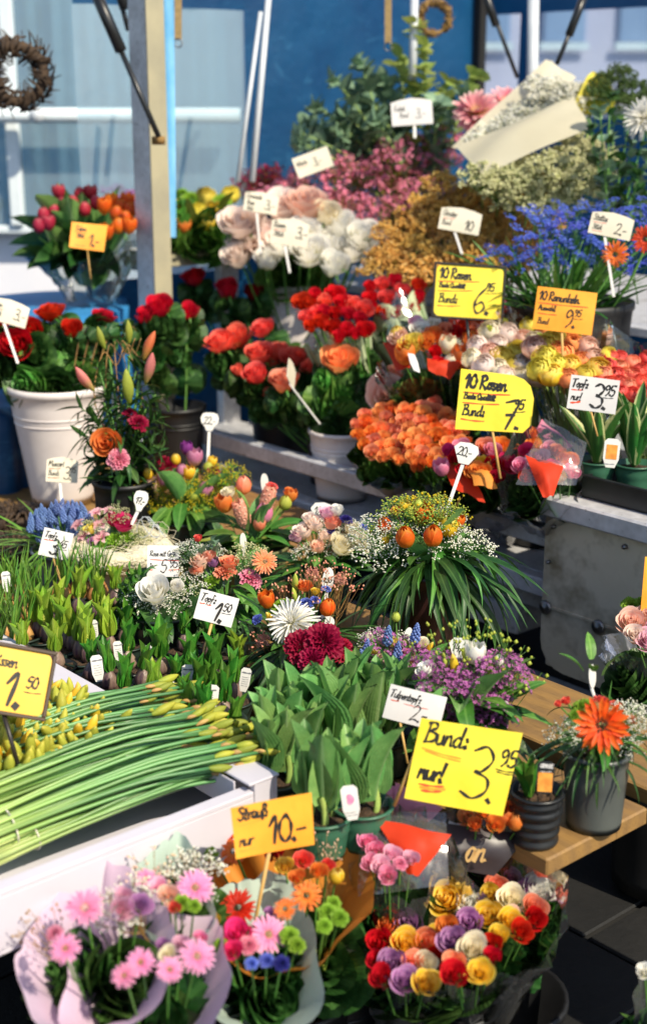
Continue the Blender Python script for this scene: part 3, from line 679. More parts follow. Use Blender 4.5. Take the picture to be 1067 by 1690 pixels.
def sign(name, label, cat, px, py, w, h, D, roll=0, yaw=0, tilt=10, shape='rect', card='c_white', text=(), lines=(), stick=None, group=None, frame_mat=None, stick_mat='plate', back=0.0, wobble=.5):
    """w,h in photo pixels; text (string, x, y, size, pen, mat) and lines (x0,y0,x1,y1,pen,mat) in fractions of the card height from its lower left"""
    c = C(px, py, D); k = D/F; W, H = w*k, h*k
    f = CAM-c; f.z = 0; f = Matrix.Rotation(R(yaw), 3, 'Z') @ f.normalized()
    f = (f*math.cos(R(tilt))+ZA*math.sin(R(tilt))).normalized()
    r = ZA.cross(f).normalized(); r = Matrix.Rotation(R(-roll), 3, f) @ r; u = f.cross(r)
    Mx = Matrix(((r.x, u.x, f.x, c.x), (r.y, u.y, f.y, c.y), (r.z, u.z, f.z, c.z), (0, 0, 0, 1)))
    root = thing(name, label, cat, c, group); root.matrix_basis = Mx; WM[root.name] = Mx
    cv = RND.uniform(.05, .11)*RND.choice((-1, 1)) if shape in ('rect', 'trap') else 0.0; tw = RND.uniform(-.05, .05) if cv else 0.0
    def bend(x, y): return cv*(x*x/W-W*.08)+tw*x*y/H
    mb = MB(); ol = outline(shape, W, H)
    if cv:
        q = [Vector((x, y, 0)) for x, y in ol]; n0 = 8
        for zz in (0, -.0012):
            for j in range(n0+1):
                for i in range(n0+1):
                    p = q[0].lerp(q[1], i/n0).lerp(q[3].lerp(q[2], i/n0), j/n0); mb.vert((p.x, p.y, zz+bend(p.x, p.y)))
        w0 = n0+1; s0 = w0*w0
        for j in range(n0):
            for i in range(n0):
                k0 = j*w0+i; mb.f.append((k0, k0+1, k0+w0+1, k0+w0)); mb.f.append((s0+k0, s0+k0+w0, s0+k0+w0+1, s0+k0+1))
        for i in range(n0):
            for a0, a1 in ((i, i+1), (n0*w0+i+1, n0*w0+i), ((i+1)*w0, i*w0), (i*w0+n0, (i+1)*w0+n0)): mb.f.append((a0, s0+a0, s0+a1, a1))
    else: mb.prism(ol, .0012)
    put(root, 'card', mb.mesh('card', False), M[card], Mx)
    def inked(st, wd, z0): return ink(st, wd, z0, bend)
    if frame_mat:
        for nm, lo, hi in (('frame_rail', (-W/2-.006, H/2, -.004), (W/2+.006, H/2+.006, .004)), ('frame_rail', (-W/2-.006, -H/2-.006, -.004), (W/2+.006, -H/2, .004)),
                           ('frame_stile', (-W/2-.006, -H/2, -.0038), (-W/2, H/2, .0038)), ('frame_stile', (W/2, -H/2, -.0038), (W/2+.006, H/2, .0038))):
            put(root, nm, box_mesh(lo, hi, .0012), M[frame_mat], Mx)
    by = {}
    for t in text:
        s, x, y, sz, pen = t[:5]; mt = t[5] if len(t) > 5 else 'ink'
        by.setdefault((pen, mt), []).extend(write(s, x*H-W/2, y*H-H/2, sz*H))
    for (pen, mt), st in by.items(): put(root, 'lettering', inked(st, pen*H*(1.25 if D > 2.9 else 1.1), .0007), M[mt], Mx, stuff=True)
    if lines:
        by = {}
        for x0, y0, x1, y1, pen, mt in lines:
            xm = (x0+x1)/2
            by.setdefault((pen, mt), []).append([(x0*H-W/2, y0*H-H/2), (xm*H-W/2, (y0+y1)/2*H-H/2-.01*H), (x1*H-W/2, y1*H-H/2)])
        for (pen, mt), st in by.items(): put(root, 'underline', inked(st, pen*H, .0004), M[mt], Mx, stuff=len(st) > 1)
    if stick:
        (x0, y0), (qx, qy), rad = stick                       # start on the card (fractions), photo pixel of the lower end, radius
        a = Mx @ Vector(((x0-.5)*W, (y0-.5)*H, -.0016-rad)); b = C(qx, qy, D+back)
        if stick_mat == 'plate': put(root, 'stick', slat_mesh(a, b, rad*2.2, rad*.8, f), M['plate'], Matrix.Identity(4))
        else: put(root, 'stick', tube_mesh([a, b], rad, 6), M[stick_mat], Matrix.Identity(4))
    return root
def slat_mesh(a, b, w, t, f):
    d = (b-a); s = d.cross(f).normalized()*w/2; e = d.normalized().cross(s.normalized())*t/2; mb = MB()
    for p in (a, b):
        for q in (s+e, -s+e, -s-e, s-e): mb.vert(p+q)
    for q in ((0,1,5,4),(1,2,6,5),(2,3,7,6),(3,0,4,7),(3,2,1,0),(4,5,6,7)): mb.f.append(q)
    return mb.mesh('slat', False)

# ------------------------------------------------------------------ containers and wrappers
M['b_white'] = plain('bucket_white', 'DED5D0', 'CCC2BC', .42, scale=9, vary=.05, bump=.1, lo=.4, hi=.8); M['b_cream'] = plain('bucket_cream', 'E2D8C8', 'D4C9B8', .45, scale=5); M['b_black'] = plain('bucket_black', '0E0E10', '161618', .5, scale=9); M['b_brown'] = plain('bucket_brown', '2C1614', '3A201C', .45)
M['b_grey'] = plain('pot_grey', '4A4E4C', '565A56', .4, scale=9); M['b_green'] = plain('pot_green', '2E5A44', '386850', .42, scale=9); M['b_dkgreen'] = plain('pot_dark_green', '1C2A24', '26362E', .42); M['b_olive'] = plain('pot_olive', '6A6A44', '78784E', .5); M['b_slate'] = plain('pot_slate', '4A5664', '56626E', .45)
M['soil'] = plain('soil', '2E2016', '5E4630', .95, scale=70, bump=1.0, bd=.01); M['bulbskin'] = plain('bulb_skin', '4A3040', '8A7464', .32, scale=90, stretch=(1, 1, .12), bump=.4, vary=.2); M['bulbtan'] = plain('bulb_tan', '8A5828', 'B88A50', .5, scale=80, stretch=(1, 1, .15), bump=.4, vary=.2)
M['moss'] = plain('moss', '3A4A20', '5A6A30', .95, scale=60, bump=1.0, bd=.01); M['water'] = None
def pot_mesh(rt, rb, h, rings=True, lip=.004, n=28, th=.003, ribs=0):
    p = [(0, .002), (rb, .002)]; p += [(rb, 0)]
    N = 10 if not ribs else ribs*4
    for i in range(1, N+1):
        t = i/N; r = rb+(rt-rb)*t; z = h*t*.94
        if rings and abs(t-.72) < .06: r += .0016
        if ribs: r += .0016*(1 if (i % 4) in (1, 2) else -1)
        p.append((r, z))
    p += [(rt+lip, h*.95), (rt+lip, h), (rt-th, h), (rb-th, .01), (0, .01)]
    mb = MB(); mb.lathe(p, n); return mb.mesh('pot')
def bucket(name, label, c, rt, rb, h, mat, cat='bucket', group=None, rings=True, handle=True):
    t = thing(name, label, cat, c, group); t_m = WM[t.name]
    put(t, 'body', pot_mesh(rt, rb, h, False, .005), M[mat], t_m)
    if rings:
        for z in (.70, .76, .945):
            r = rb+(rt-rb)*z+.0015; mb = MB(); mb.lathe([(r-.003, h*z-.004), (r+.0022, h*z-.002), (r+.0022, h*z+.002), (r-.003, h*z+.004)], 28)
            put(t, 'ring', mb.mesh('ring'), M[mat], t_m)
    return t
def pot_part(root, c, rt, rb, h, mat, soil=True, ribs=0):
    Mx = Matrix.Translation(c)
    o = put(root, 'pot', pot_mesh(rt, rb, h, True, .0035, 24, .002, ribs), M[mat], Mx)
    if soil:
        mb = MB(); n = 18
        mb.lathe([(rt*.93, h*.80), (rt*.7, h*.86), (rt*.35, h*.85), (0.001, h*.89)], n)
        rr = RND
        for i, v in enumerate(mb.v): mb.v[i] = (v[0], v[1], v[2]+rr.uniform(-.004, .004))
        put(root, 'soil', mb.mesh('soil'), M['soil'], Mx)
    return o
M['pp_pink'] = plain('paper_pink', 'EBD2E4', 'E2C4DA', .75, scale=6, bump=.35, bd=.003, tr=.42); M['pp_mint'] = plain('paper_mint', 'C8DACC', 'BACFC0', .7, scale=3, bump=.3, bd=.003, tr=.35)
M['pp_orange'] = plain('paper_orange', 'EF9A3A', 'E88C2C', .7, scale=3, bump=.3, bd=.003, tr=.3); M['pp_red'] = plain('paper_red_orange', 'F0481C', 'E2380F', .65, scale=7, bump=.3, bd=.004, tr=.4); M['pp_rose'] = plain('paper_rose', 'F09AB4', 'EC8CAA', .45, scale=4, tr=.4)
M['pp_white'] = plain('paper_white', 'DDD7C0', 'D2CAB0', .6, scale=3, bump=.3, tr=.35); M['pp_green'] = plain('paper_pale_green', 'CFDDB0', 'C2D2A0', .6, scale=3, tr=.4); M['pp_black'] = plain('paper_black', '241C1E', '30262A', .4)
M['pp_dotted'] = None
M['cello'] = clear_mat('cellophane', 'F8FAF8', .04, .07, 1.3)
M['cellod'] = clear_mat('cellophane_edge', 'F4F6F2', .07, .09, 1.6, 'FFFFFF', .07)
M['vinyl'] = clear_mat('clear_vinyl', 'DEF0F8', .03, .10, .5, 'DCEEF8', .28)
def wrapper(parent, name, base, rim, r_rim, r_base, mat, flap=.0, flap_az=180, ruffle=.08, flare=.25, nseg=40, nv=9, open_az=None, low=0.0, seed=1, crumple=.004, pts=0):
    """a sheet rolled into a cone; flap raises the rim towards flap_az (0 = towards the lens side, 180 = away)"""
    base, rim = Vector(base), Vector(rim); ax = rim-base; L = ax.length; ax.normalize()
    ref = TOCAM(rim); ref.z *= .2
    Mx = frame(base, ax, ref); rr = random.Random(seed); p1, p2, p3 = (rr.uniform(0, 6) for _ in range(3))
    mb = MB()
    def fn(s, t):
        a = s*PI; w = .5+.5*math.cos(a-R(flap_az)); hgt = L*(1+flap*w**2.2-low*(1-w))
        if pts: hgt *= 1+.10*abs(math.sin(a*pts/2+p1))
        hgt *= 1+ruffle*.5*math.sin(a*5+p3)
        r = r_base+(r_rim-r_base)*t**.9+r_rim*flare*max(0, t-.75)*1.6
        r *= 1+ruffle*t*t*math.sin(a*7+p1)+ruffle*.6*t*t*math.sin(a*13+p2)
        r += .002*s
        r += crumple*math.sin(a*11+t*17+p2)*math.sin(t*13+a*3+p1)
        return (r*math.cos(a), r*math.sin(a), hgt*t)
    mb.grid(fn, nseg, nv)
    return put(parent, name, mb.mesh(name), M[mat], Mx)
def sheet(parent, name, corners, mat, nu=6, nv=6, bulge=.01, seed=0, th=.0006, wav=.003):
    """a loose sheet of paper or film between four corners (ll, lr, ur, ul)"""
    a, b, c, d = [Vector(x) for x in corners]; nrm = (b-a).cross(d-a).normalized(); rr = random.Random(seed); p = rr.uniform(0, 6)
    mb = MB()
    def fn(s, t):
        u = (s+1)/2
        q = a.lerp(b, u).lerp(d.lerp(c, u), t)
        return q+nrm*(bulge*math.sin(PI*u)*math.sin(PI*t)+wav*math.sin(u*9+t*7+p))
    mb.grid(fn, nu, nv); return put(parent, name, mb.mesh(name), M[mat], Matrix.Identity(4))

def paper(parent, mat, base, rimpx, D, dd=0.0, tilt=1.1, nv=10, seed=0, name='paper_wrap'):
    """a sheet of wrapping paper: a cone from the bouquet's foot to a hand-drawn wavy rim"""
    base = Vector(base); cy_ = sum(p[1] for p in rimpx)/len(rimpx); rr = random.Random(seed); ph = rr.uniform(0, 6)
    rim = [C(x, y, D+dd+(cy_-y)/F*D*tilt) for x, y in rimpx]; cen = sum(rim, Vector())/len(rim); n_ = len(rim); path = []
    for i in range(n_):
        a, b, c, d = rim[i-1], rim[i], rim[(i+1) % n_], rim[(i+2) % n_]
        for k in range(6):
            t = k/6; path.append(.5*((2*b)+(c-a)*t+(2*a-5*b+4*c-d)*t*t+(3*b-a-3*c+d)*t**3))
    mb = MB(); m = len(path)
    for j in range(nv+1):
        t = j/nv
        for i, p in enumerate(path):
            out = (p-cen); a = i/m*2*PI
            q = base.lerp(p, t)-out*.22*math.sin(PI*t)*(1-.5*t)+out*.10*max(0, t-.8)*5*(.5+.5*math.sin(a*3+ph))
            q += out*.03*math.sin(a*9+ph)*t+ZA*.003*math.sin(a*14+t*9+ph)
            mb.vert(q, (t, i/m, .5))
    for j in range(nv):
        for i in range(m): mb.f.append((j*m+i, j*m+(i+1) % m, (j+1)*m+(i+1) % m, (j+1)*m+i))
    return put(parent, name, mb.mesh(name), M[mat], Matrix.Identity(4))
# ------------------------------------------------------------------ setting and large structure
n = NT('paving_stone'); vz = n.world(); nz = n.noise(3, 5, .6, vz); nz2 = n.noise(60, 3, .6, vz)
c = n.mix(n.ramp(nz, (.3, (0, 0, 0)), (.7, (1, 1, 1))), rgb('1E1E1E'), rgb('2A2928')); n.l(c, n.p.inputs['Base Color']); n.l(n.math('MULTIPLY_ADD', nz, .3, .55), n.p.inputs['Roughness']); n.bump(nz2, .5, .004); n.p.inputs['Specular IOR Level'].default_value = .25
M['paving'] = n.m
n = NT('galvanised_steel'); vo = n.n('TexVoronoi'); vo.inputs['Scale'].default_value = 55; n.l(n.coord(), vo.inputs[0]); nz = n.noise(7, 5, .6); sp = n.noise(90, 2)
c = n.mix(vo.outputs['Distance'], rgb('B8B8BC'), rgb('D2D2D6')); c = n.mix(n.ramp(nz, (.45, (0, 0, 0)), (.75, (.8, .8, .8))), c, rgb('96928E')); c = n.mix(n.ramp(sp, (.66, (0, 0, 0)), (.72, (.6, .6, .6))), c, rgb('5C5650'))
n.l(c, n.p.inputs['Base Color']); n.p.inputs['Metallic'].default_value = .2; n.l(n.math('MULTIPLY_ADD', nz, .3, .30), n.p.inputs['Roughness']); n.bump(sp, .15, .001); M['galv'] = n.m
n = NT('stainless_plate'); nz = n.noise(5, 5, .6); br = n.noise(30, 3, .6, n.coord('Object', (1, 1, 14))); st = n.noise(2.2, 4, .65, n.coord('Object', (2.5, 2.5, 1)))
c = n.mix(n.ramp(nz, (.35, (0, 0, 0)), (.7, (1, 1, 1))), rgb('D2C8B2'), rgb('E0D6C2')); c = n.mix(n.ramp(st, (.46, (0, 0, 0)), (.62, (.9, .9, .9))), c, rgb('8A7C60'))
n.l(c, n.p.inputs['Base Color']); n.p.inputs['Metallic'].default_value = .3; n.l(n.math('MULTIPLY_ADD', br, .3, .32), n.p.inputs['Roughness']); n.bump(br, .06, .002); M['plate_steel'] = n.m
M['bolt'] = plain('bolt_steel', '6A6A6C', '8A8A8C', .35, .9, 40)
n = NT('plank_wood'); vec = n.coord('Object', (1.0, 9, 9)); w = n.n('TexWave', wave_type='BANDS', bands_direction='Y'); w.inputs['Scale'].default_value = .9; w.inputs['Distortion'].default_value = 11; w.inputs['Detail'].default_value = 3; n.l(vec, w.inputs[0]); nz = n.noise(4, 5, .65); gr = n.noise(22, 4, .6, n.coord('Object', (1, 12, 12)))
c = n.mix(w.outputs[1], rgb('8E6A3C'), rgb('80603A')); c = n.mix(n.ramp(gr, (.5, (0, 0, 0)), (.7, (.7, .7, .7))), c, rgb('6A4C28')); c = n.mix(n.ramp(nz, (.52, (0, 0, 0)), (.72, (.7, .7, .7))), c, rgb('54402A')); c = n.vary(c, .12, .01)
n.l(c, n.p.inputs['Base Color']); n.p.inputs['Roughness'].default_value = .6; n.bump(gr, .35, .002); M['wood'] = n.m
n = NT('blue_tarpaulin'); nz = n.noise(2.2, 5, .6); wv = n.noise(160, 1); sm = n.noise(3.5, 6, .7, n.coord('Object', (1, 1, 2.2)), 1.5); c = n.mix(n.ramp(nz, (.35, (0, 0, 0)), (.7, (1, 1, 1))), rgb('083E6A'), rgb('115480')); c = n.mix(n.ramp(sm, (.58, (0, 0, 0)), (.78, (.55, .55, .55))), c, rgb('4A8CB4')); n.l(c, n.p.inputs['Base Color']); n.p.inputs['Roughness'].default_value = .5; n.bump(n.noise(5, 4, .6), .6, .02); n.transl(c, .25); M['tarp'] = n.m
M['tarplight'] = plain('blue_sheet', '2F7FBE', '3F90CC', .45, scale=3, bump=.5, bd=.02, tr=.2)
M['strap_blue'] = plain('strap_blue', '5FA6D6', '74B4DE', .5, scale=20); M['strap_khaki'] = plain('strap_khaki', '7A6438', '8E764A', .7, scale=60)
M['framewhite'] = plain('frame_pale', 'E2EAEE', 'D2DEE4', .4, scale=5); M['wallpale'] = plain('wall_pale', 'ECECF4', 'DEE0EC', .7, scale=2); M['curtain'] = plain('curtain_cloth', 'F2F6F6', 'E4ECEE', .8, scale=4, tr=.3)
M['roomdark'] = plain('room_blue', '98C6DC', '84B8D2', .7, scale=1.5); M['walllav'] = plain('wall_lavender', 'CFC9DC', 'BDB8D0', .8, scale=1.2); M['wallrose'] = plain('wall_rose', 'D8C2C0', 'C8B0B4', .8, scale=1.2)
M['winblue'] = plain('window_blue_glass', '6C86B0', '88A0C4', .15, scale=2)
M['tube_white'] = plain('pole_white', 'C8CCD0', 'B8BEC4', .35, scale=8); M['cloth_dark'] = plain('black_cloth', '101012', '18181A', .9, scale=20)

mb = MB(); mb.box((-40, -12, -.3), (40, 60, 0)); struct('ground', mb.mesh('ground', False), M['paving'])
pav = struct('pavement', box_mesh((-6, -2, .002), (6, 9, .004)), plain('paving_joint', '141414', '1C1B1A', .9, scale=40))
mu = Matrix.Rotation(R(-49), 4, 'Z')
for i in range(8):
    for j in range(10):
        u0, v0 = -3.6+i*.42+(j % 2)*.21, .3+j*.42
        put(pav, 'paving_slab', box_mesh((u0+.004, v0+.004, .004), (u0+.415, v0+.415, .012+RND.random()*.004), .004), M['paving'], mu)
MU = mu                                                              # local x = along the stall, y = into the stall

# the display rack: galvanised post, rails, shelves and the steel end plate
rack = thing('display_rack', 'galvanised steel market display rack with post, rails, shelves and end plate', 'display rack', UV(-2.9, 2.48))
def rb(name, lo, hi, mat='galv', bev=.004, parent=None): return put(parent or rack, name, box_mesh(lo, hi, bev), M[mat], MU)
rb('post', (-3.69, 2.45, 0), (-3.598, 2.51, 2.4))
M['galv_sunlit'] = plain('steel_sunlit', 'A8A084', '96907A', .4, scale=8)  # bare steel with warm sunlight put into its colour
rb('post_sunlit_face', (-3.597, 2.449, 0), (-3.592, 2.512, 2.4), 'galv_sunlit', .001)  # thin slab added to tint the post's right face as if sunlit
rb('guard_rail', (-3.59, 2.462, .578), (-2.03, 2.50, .624))
rb('lower_rail', (-3.59, 2.462, .452), (-2.03, 2.502, .498))
rb('shelf', (-4.08, 2.512, .470), (-1.0, 2.97, .494), bev=.002)
rb('shelf', (-4.08, 2.98, .665), (-1.0, 3.30, .695), bev=.002); rb('shelf', (-4.08, 3.31, .93), (-1.0, 4.30, .955), bev=.002)
rb('shelf_support', (-3.90, 2.90, 0), (-3.86, 2.975, 1.04)); rb('shelf_support', (-2.3, 2.974, 0), (-2.26, 2.978, .66), bev=0); rb('shelf_support', (-1.3, 2.974, 0), (-1.26, 2.978, .66), bev=0); rb('shelf_support', (-3.3, 3.303, 0), (-3.26, 3.307, .928), bev=0)
rb('shelf_tray', (-3.93, 2.62, 1.043), (-3.885, 3.02, 1.088), 'galv_sunlit'); rb('shelf', (-4.09, 2.62, 1.045), (-3.935, 3.12, 1.06), bev=.002); rb('shelf_bracket', (-3.94, 2.588, 1.04), (-3.87, 2.615, 1.11))  # the tray's yellow sunlight is part of its colour too
rb('cross_beam', (-2.62, 2.55, .378), (-2.03, 2.62, .450)); rb('cross_beam', (-2.55, 2.53, .30), (-2.18, 2.66, .372)); rb('cross_beam', (-3.6, 2.60, .10), (-1.0, 2.66, .16))
box = rb('steel_box', (-2.018, 2.40, .676), (-0.95, 2.78, .722), bev=.005)
rb('box_body', (-2.012, 2.44, .30), (-0.95, 2.76, .673), 'plate_steel', .003)
mb = MB(); ol = [(0, 0), (0, .372), (1.05, .372), (1.05, 0)]
pts = [(.0, .372)]+[(.07-.07*math.cos(R(a)), -.0+.07-.07*math.sin(R(a))) for a in (0, 22, 45, 68, 90)]+[(1.05, 0), (1.05, .372)]
mb.prism(pts[::1], .004)
Mp = MU @ Matrix.Translation((-2.022, 2.432, .298)) @ Matrix.Rotation(PI/2, 4, 'X')
pl = put(rack, 'end_plate', mb.mesh('end_plate', False), M['plate_steel'], Mp)
mb = MB(); mb.box((.004, .150, .0), (1.05, .156, .0035)); put(pl, 'seam', mb.mesh('seam', False), M['plate_steel'], Mp)
for x, y, r in ((.027, .362-.012, .006), (.227, .350, .006), (.017, .262, .005), (.014, .150, .017), (.168, .146, .017), (.62, .350, .006)):
    mb = MB(); mb.lathe([(0.0005, .012), (r*.25, .012), (r*.3, .009), (r*.8, .009), (r, .006), (r, 0)], 14); put(pl, 'bolt', mb.mesh('bolt'), M['bolt'], Mp @ Matrix.Translation((x, y, .0005)))
# gas struts and awning fittings by the post
def bar(name, label, cat, pts, rad, mat, group=None, extra=()):
    t = thing(name, label, cat, pts[0], group)
    put(t, 'rod', tube_mesh(pts, rad, 8), M[mat], Matrix.Identity(4))
    for nm, p, r, m2 in extra: put(t, nm, tube_mesh(p, r, 10), M[m2], Matrix.Identity(4))
    return t
def seg(p, q, D, D2=None): return [C(p[0], p[1], D), C(q[0], q[1], D2 or D)]
bar('gas_strut', 'black gas strut slanting down to a brass bracket on the grey post', 'strut', seg((192, 66), (262, 226), 4.05), .008, 'black', 'gas struts of the awning', (('cylinder', seg((150, -30), (200, 84), 4.03, 4.05), .017, 'black'), ('bracket', seg((251, 232), (272, 232), 4.08), .012, 'straw')))
bar('gas_strut', 'short black gas strut end seen beside the top of the grey post', 'strut', seg((196, -10), (212, 50), 4.3), .008, 'black', 'gas struts of the awning', (('cylinder', seg((190, -40), (206, 14), 4.28), .016, 'black'),))
bar('gas_strut', 'thin black strut crossing the narrow rear window', 'strut', seg((797, -20), (853, 128), 4.75), .007, 'black', 'gas struts of the awning', (('cylinder', seg((793, -30), (818, 42), 4.73), .014, 'black'),))
bar('gas_strut', 'black strut slanting left down across the wide rear window', 'strut', seg((945, 40), (918, 106), 4.3), .007, 'black', 'gas struts of the awning', (('cylinder', seg((968, -20), (938, 58), 4.3), .013, 'black'),))
t = thing('awning_strap', 'light blue strap hanging down beside the grey post', 'strap', C(280, 395, 4.36)); sheet(t, 'webbing', [C(272, 392, 4.36), C(291, 392, 4.36), C(287, -20, 4.30), C(270, -20, 4.30)], 'strap_blue', 3, 12, .004, wav=.002)
def belt(px, y1, D, label):
    t = thing('hanging_strap', label, 'strap', C(px, y1, D), 'khaki straps hanging from the awning')
    mb = MB(); a, b = C(px, -25, D), C(px, y1, D); put(t, 'webbing', slat_mesh(a, b, .022, .003, TOCAM(b)), M['strap_khaki'], Matrix.Identity(4))
    r = .013; q = C(px, y1+5, D); put(t, 'ring', tube_mesh([q+Vector((r*math.cos(k*PI/6), 0, r*math.sin(k*PI/6))) for k in range(13)], .002, 6), M['bolt'], Matrix.Identity(4))
belt(294, 66, 4.35, 'khaki strap with a metal ring just right of the grey post'); belt(640, 72, 4.6, 'khaki strap with a metal ring before the dark blue tarpaulin')
bar('awning_pole', 'white metal pole hanging down behind the eucalyptus', 'pole', seg((684, -30), (680, 132), 4.75), .014, 'tube_white', 'poles of the awning'); bar('awning_pole', 'pale pole leaning against the edge of the clear side window', 'pole', seg((446, -40), (416, 300), 4.50, 4.50), .010, 'tube_white', 'poles of the awning')
bar('awning_pole', 'thinner pale pole leaning left of the other leaning pole', 'pole', seg((430, 20), (392, 300), 4.42), .007, 'tube_white', 'poles of the awning'); bar('awning_pole', 'grey upright pole between the two rear windows', 'pole', seg((880, -30), (876, 240), 4.75), .020, 'tube_white', 'poles of the awning')

# the tarpaulin walls of the stall with their clear windows
tp = thing('stall_tarpaulin', 'dark blue tarpaulin walls of the stall with clear plastic windows', 'tarpaulin', UV(-4.13, 3.2))
def wall(name, p0, p1, z0, z1, mat, nu=10, nv=8, wav=.012, off=0.0, seed=0):
    a, b = UV(*p0), UV(*p1); d = (b-a); nn = Vector((-d.y, d.x, 0)).normalized(); mb = MB(); ph = seed
    mb.grid(lambda s, t: a.lerp(b, (s+1)/2)+ZA*(z0+(z1-z0)*t)+nn*(off+wav*math.sin((s*7+ph)+t*2)*math.sin(t*3+s*2.1+ph)), nu, nv)
    return put(tp, name, mb.mesh(name), M[mat], Matrix.Identity(4))
su = -4.15
wall('wall_panel', (su, 3.24), (su, 4.45), 0, 2.03, 'tarp', 16, 10, .015, seed=1); wall('wall_panel', (su, 2.55), (su, 3.24), 0, .98, 'tarp', 8, 6, seed=2); wall('wall_panel', (su, 2.55), (su, 3.24), 1.868, 2.03, 'tarp', 8, 4, .004, seed=3)
wall('window_pane', (su, 2.55), (su, 3.24), .98, 1.868, 'vinyl', 12, 14, .008, seed=4)
bv = 4.45
wall('wall_panel', (su, bv), (-.6, bv), 0, 1.50, 'tarp', 18, 8, .015, seed=5); wall('wall_panel', (su, bv), (-.6, bv), 1.89, 2.03, 'tarp', 18, 4, .006, seed=6)
wall('wall_panel', (-3.945, bv), (-3.84, bv), 1.50, 1.89, 'tarp', 4, 3, .002, seed=7); wall('window_pane', (su, bv), (-3.945, bv), 1.50, 1.89, 'vinyl', 6, 6, .004, seed=8); wall('window_pane', (-3.84, bv), (-.6, bv), 1.50, 1.89, 'vinyl', 16, 6, .006, seed=9)
put(tp, 'corner_post', box_mesh((-4.14, 4.39, 0), (-4.10, 4.43, 2.05), .004), M['cloth_dark'], MU)

# tables of planks on trestles
tab = thing('plank_table', 'low market table of rough wooden planks on dark trestles', 'table', UV(-2.4, 1.8))
for u0, u1, v0, v1, dz in ((-4.4, -1.205, 1.49, 1.735, 0), (-4.4, -.80, 1.785, 2.012, .001), (-4.4, -2.55, 2.03, 2.42, -.001), (-4.4, -1.49, 1.21, 1.47, -.001), (-3.2, -1.58, .95, 1.19, 0), (-3.2, -1.58, .69, .935, .001), (-3.2, -1.58, .40, .675, 0), (-3.2, -1.58, .10, .385, 0)):
    Mq = MU @ Matrix.Translation((u0, v0, .47+dz)); put(tab, 'plank', box_mesh((0, 0, 0), (u1-u0, v1-v0, .03), .003), M['wood'], Mq)
for u in (-4.2, -3.1, -2.62, -1.7):
    for v in (.3, 1.3, 1.95):
        if u < -3.2 and v < 1: continue
        put(tab, 'leg', box_mesh((u, v, 0), (u+.04, v+.04, .467), .003), M['cloth_dark'], MU)
for v in (.35, 1.36, 1.98): put(tab, 'crossbar', box_mesh((-4.2, v, .42), (-1.66, v+.035, .466), .003), M['cloth_dark'], MU)

# buildings beyond the stall
sf = thing('shop_front', 'pale building front with blue windows and long white curtains behind the clear sheet', 'building', (-.8, 6.4, 0))
def fb(name, lo, hi, mat, bev=.006, parent=None): return put(parent or sf, name, box_mesh(lo, hi, bev), M[mat], Matrix.Identity(4))
fb('wall', (-3.2, 6.40, 0), (.35, 6.6, 1.02), 'wallpale'); fb('wall', (-3.2, 6.40, 2.35), (.35, 6.6, 3.4), 'wallpale'); fb('back_wall', (-3.2, 6.75, 0), (.4, 6.85, 3.4), 'roomdark')
fb('sill', (-3.2, 6.30, 1.0), (.35, 6.398, 1.035), 'framewhite')
for x in (-2.3, -1.33, -.02): fb('mullion', (x-.028, 6.28, 1.036), (x+.028, 6.36, 2.35), 'framewhite')
put(sf, 'handrail', tube_mesh([(-2.3, 6.2, 1.50), (-.35, 6.2, 1.50)], .032, 12), M['framewhite'], Matrix.Identity(4))
mb = MB(); mb.ball((-1.19, 6.14, 1.50), .034, 12, 8); put(sf, 'handrail_knob', mb.mesh('knob'), M['tube_white'], Matrix.Identity(4))
for x in (-2.2, -.5): fb('rail_bracket', (x, 6.2, 1.49), (x+.02, 6.28, 1.51), 'framewhite', 0)
for x0, x1 in ((-1.29, -1.20), (-1.17, -.80), (-.68, -.42), (-.3, -.05), (-2.2, -1.6)):
    mb = MB(); mb.grid(lambda s, t: Vector(((x0+x1)/2+(x1-x0)/2*s, 6.46+.03*math.sin(s*(x1-x0)*42)+.01*math.sin(s*23+t), 1.04+1.3*t)), 60, 3); put(sf, 'curtain', mb.mesh('curtain'), M['curtain'], Matrix.Identity(4))
for x0, x1 in ((-2.27, -1.36), (-1.30, -.05)):
    mb = MB(); mb.box((x0, 6.33, 1.04), (x1, 6.338, 2.34)); put(sf, 'window_pane', mb.mesh('pane', False), M['vinyl'], Matrix.Identity(4))
far = thing('town_house', 'blurred lavender house front far beyond the rear windows', 'building', (2.2, 13, 0))
def hb(name, lo, hi, mat): return put(far, name, box_mesh(lo, hi, .01), M[mat], Matrix.Identity(4))
hb('wall', (-1.0, 13, 0), (7, 13.4, 6), 'walllav')
for x in (.6, 1.25, 1.9, 2.55, 3.2, 3.85):
    for z in (.5, 2.0):
        w = hb('window', (x, 12.95, z), (x+.36, 12.99, z+.75), 'winblue'); put(w, 'frame', box_mesh((x-.03, 12.93, z-.06), (x+.39, 12.945, z-.0), 0), M['framewhite'], Matrix.Identity(4))
hb('cornice', (-1.0, 12.9, 1.42), (7, 12.998, 1.54), 'wallrose')

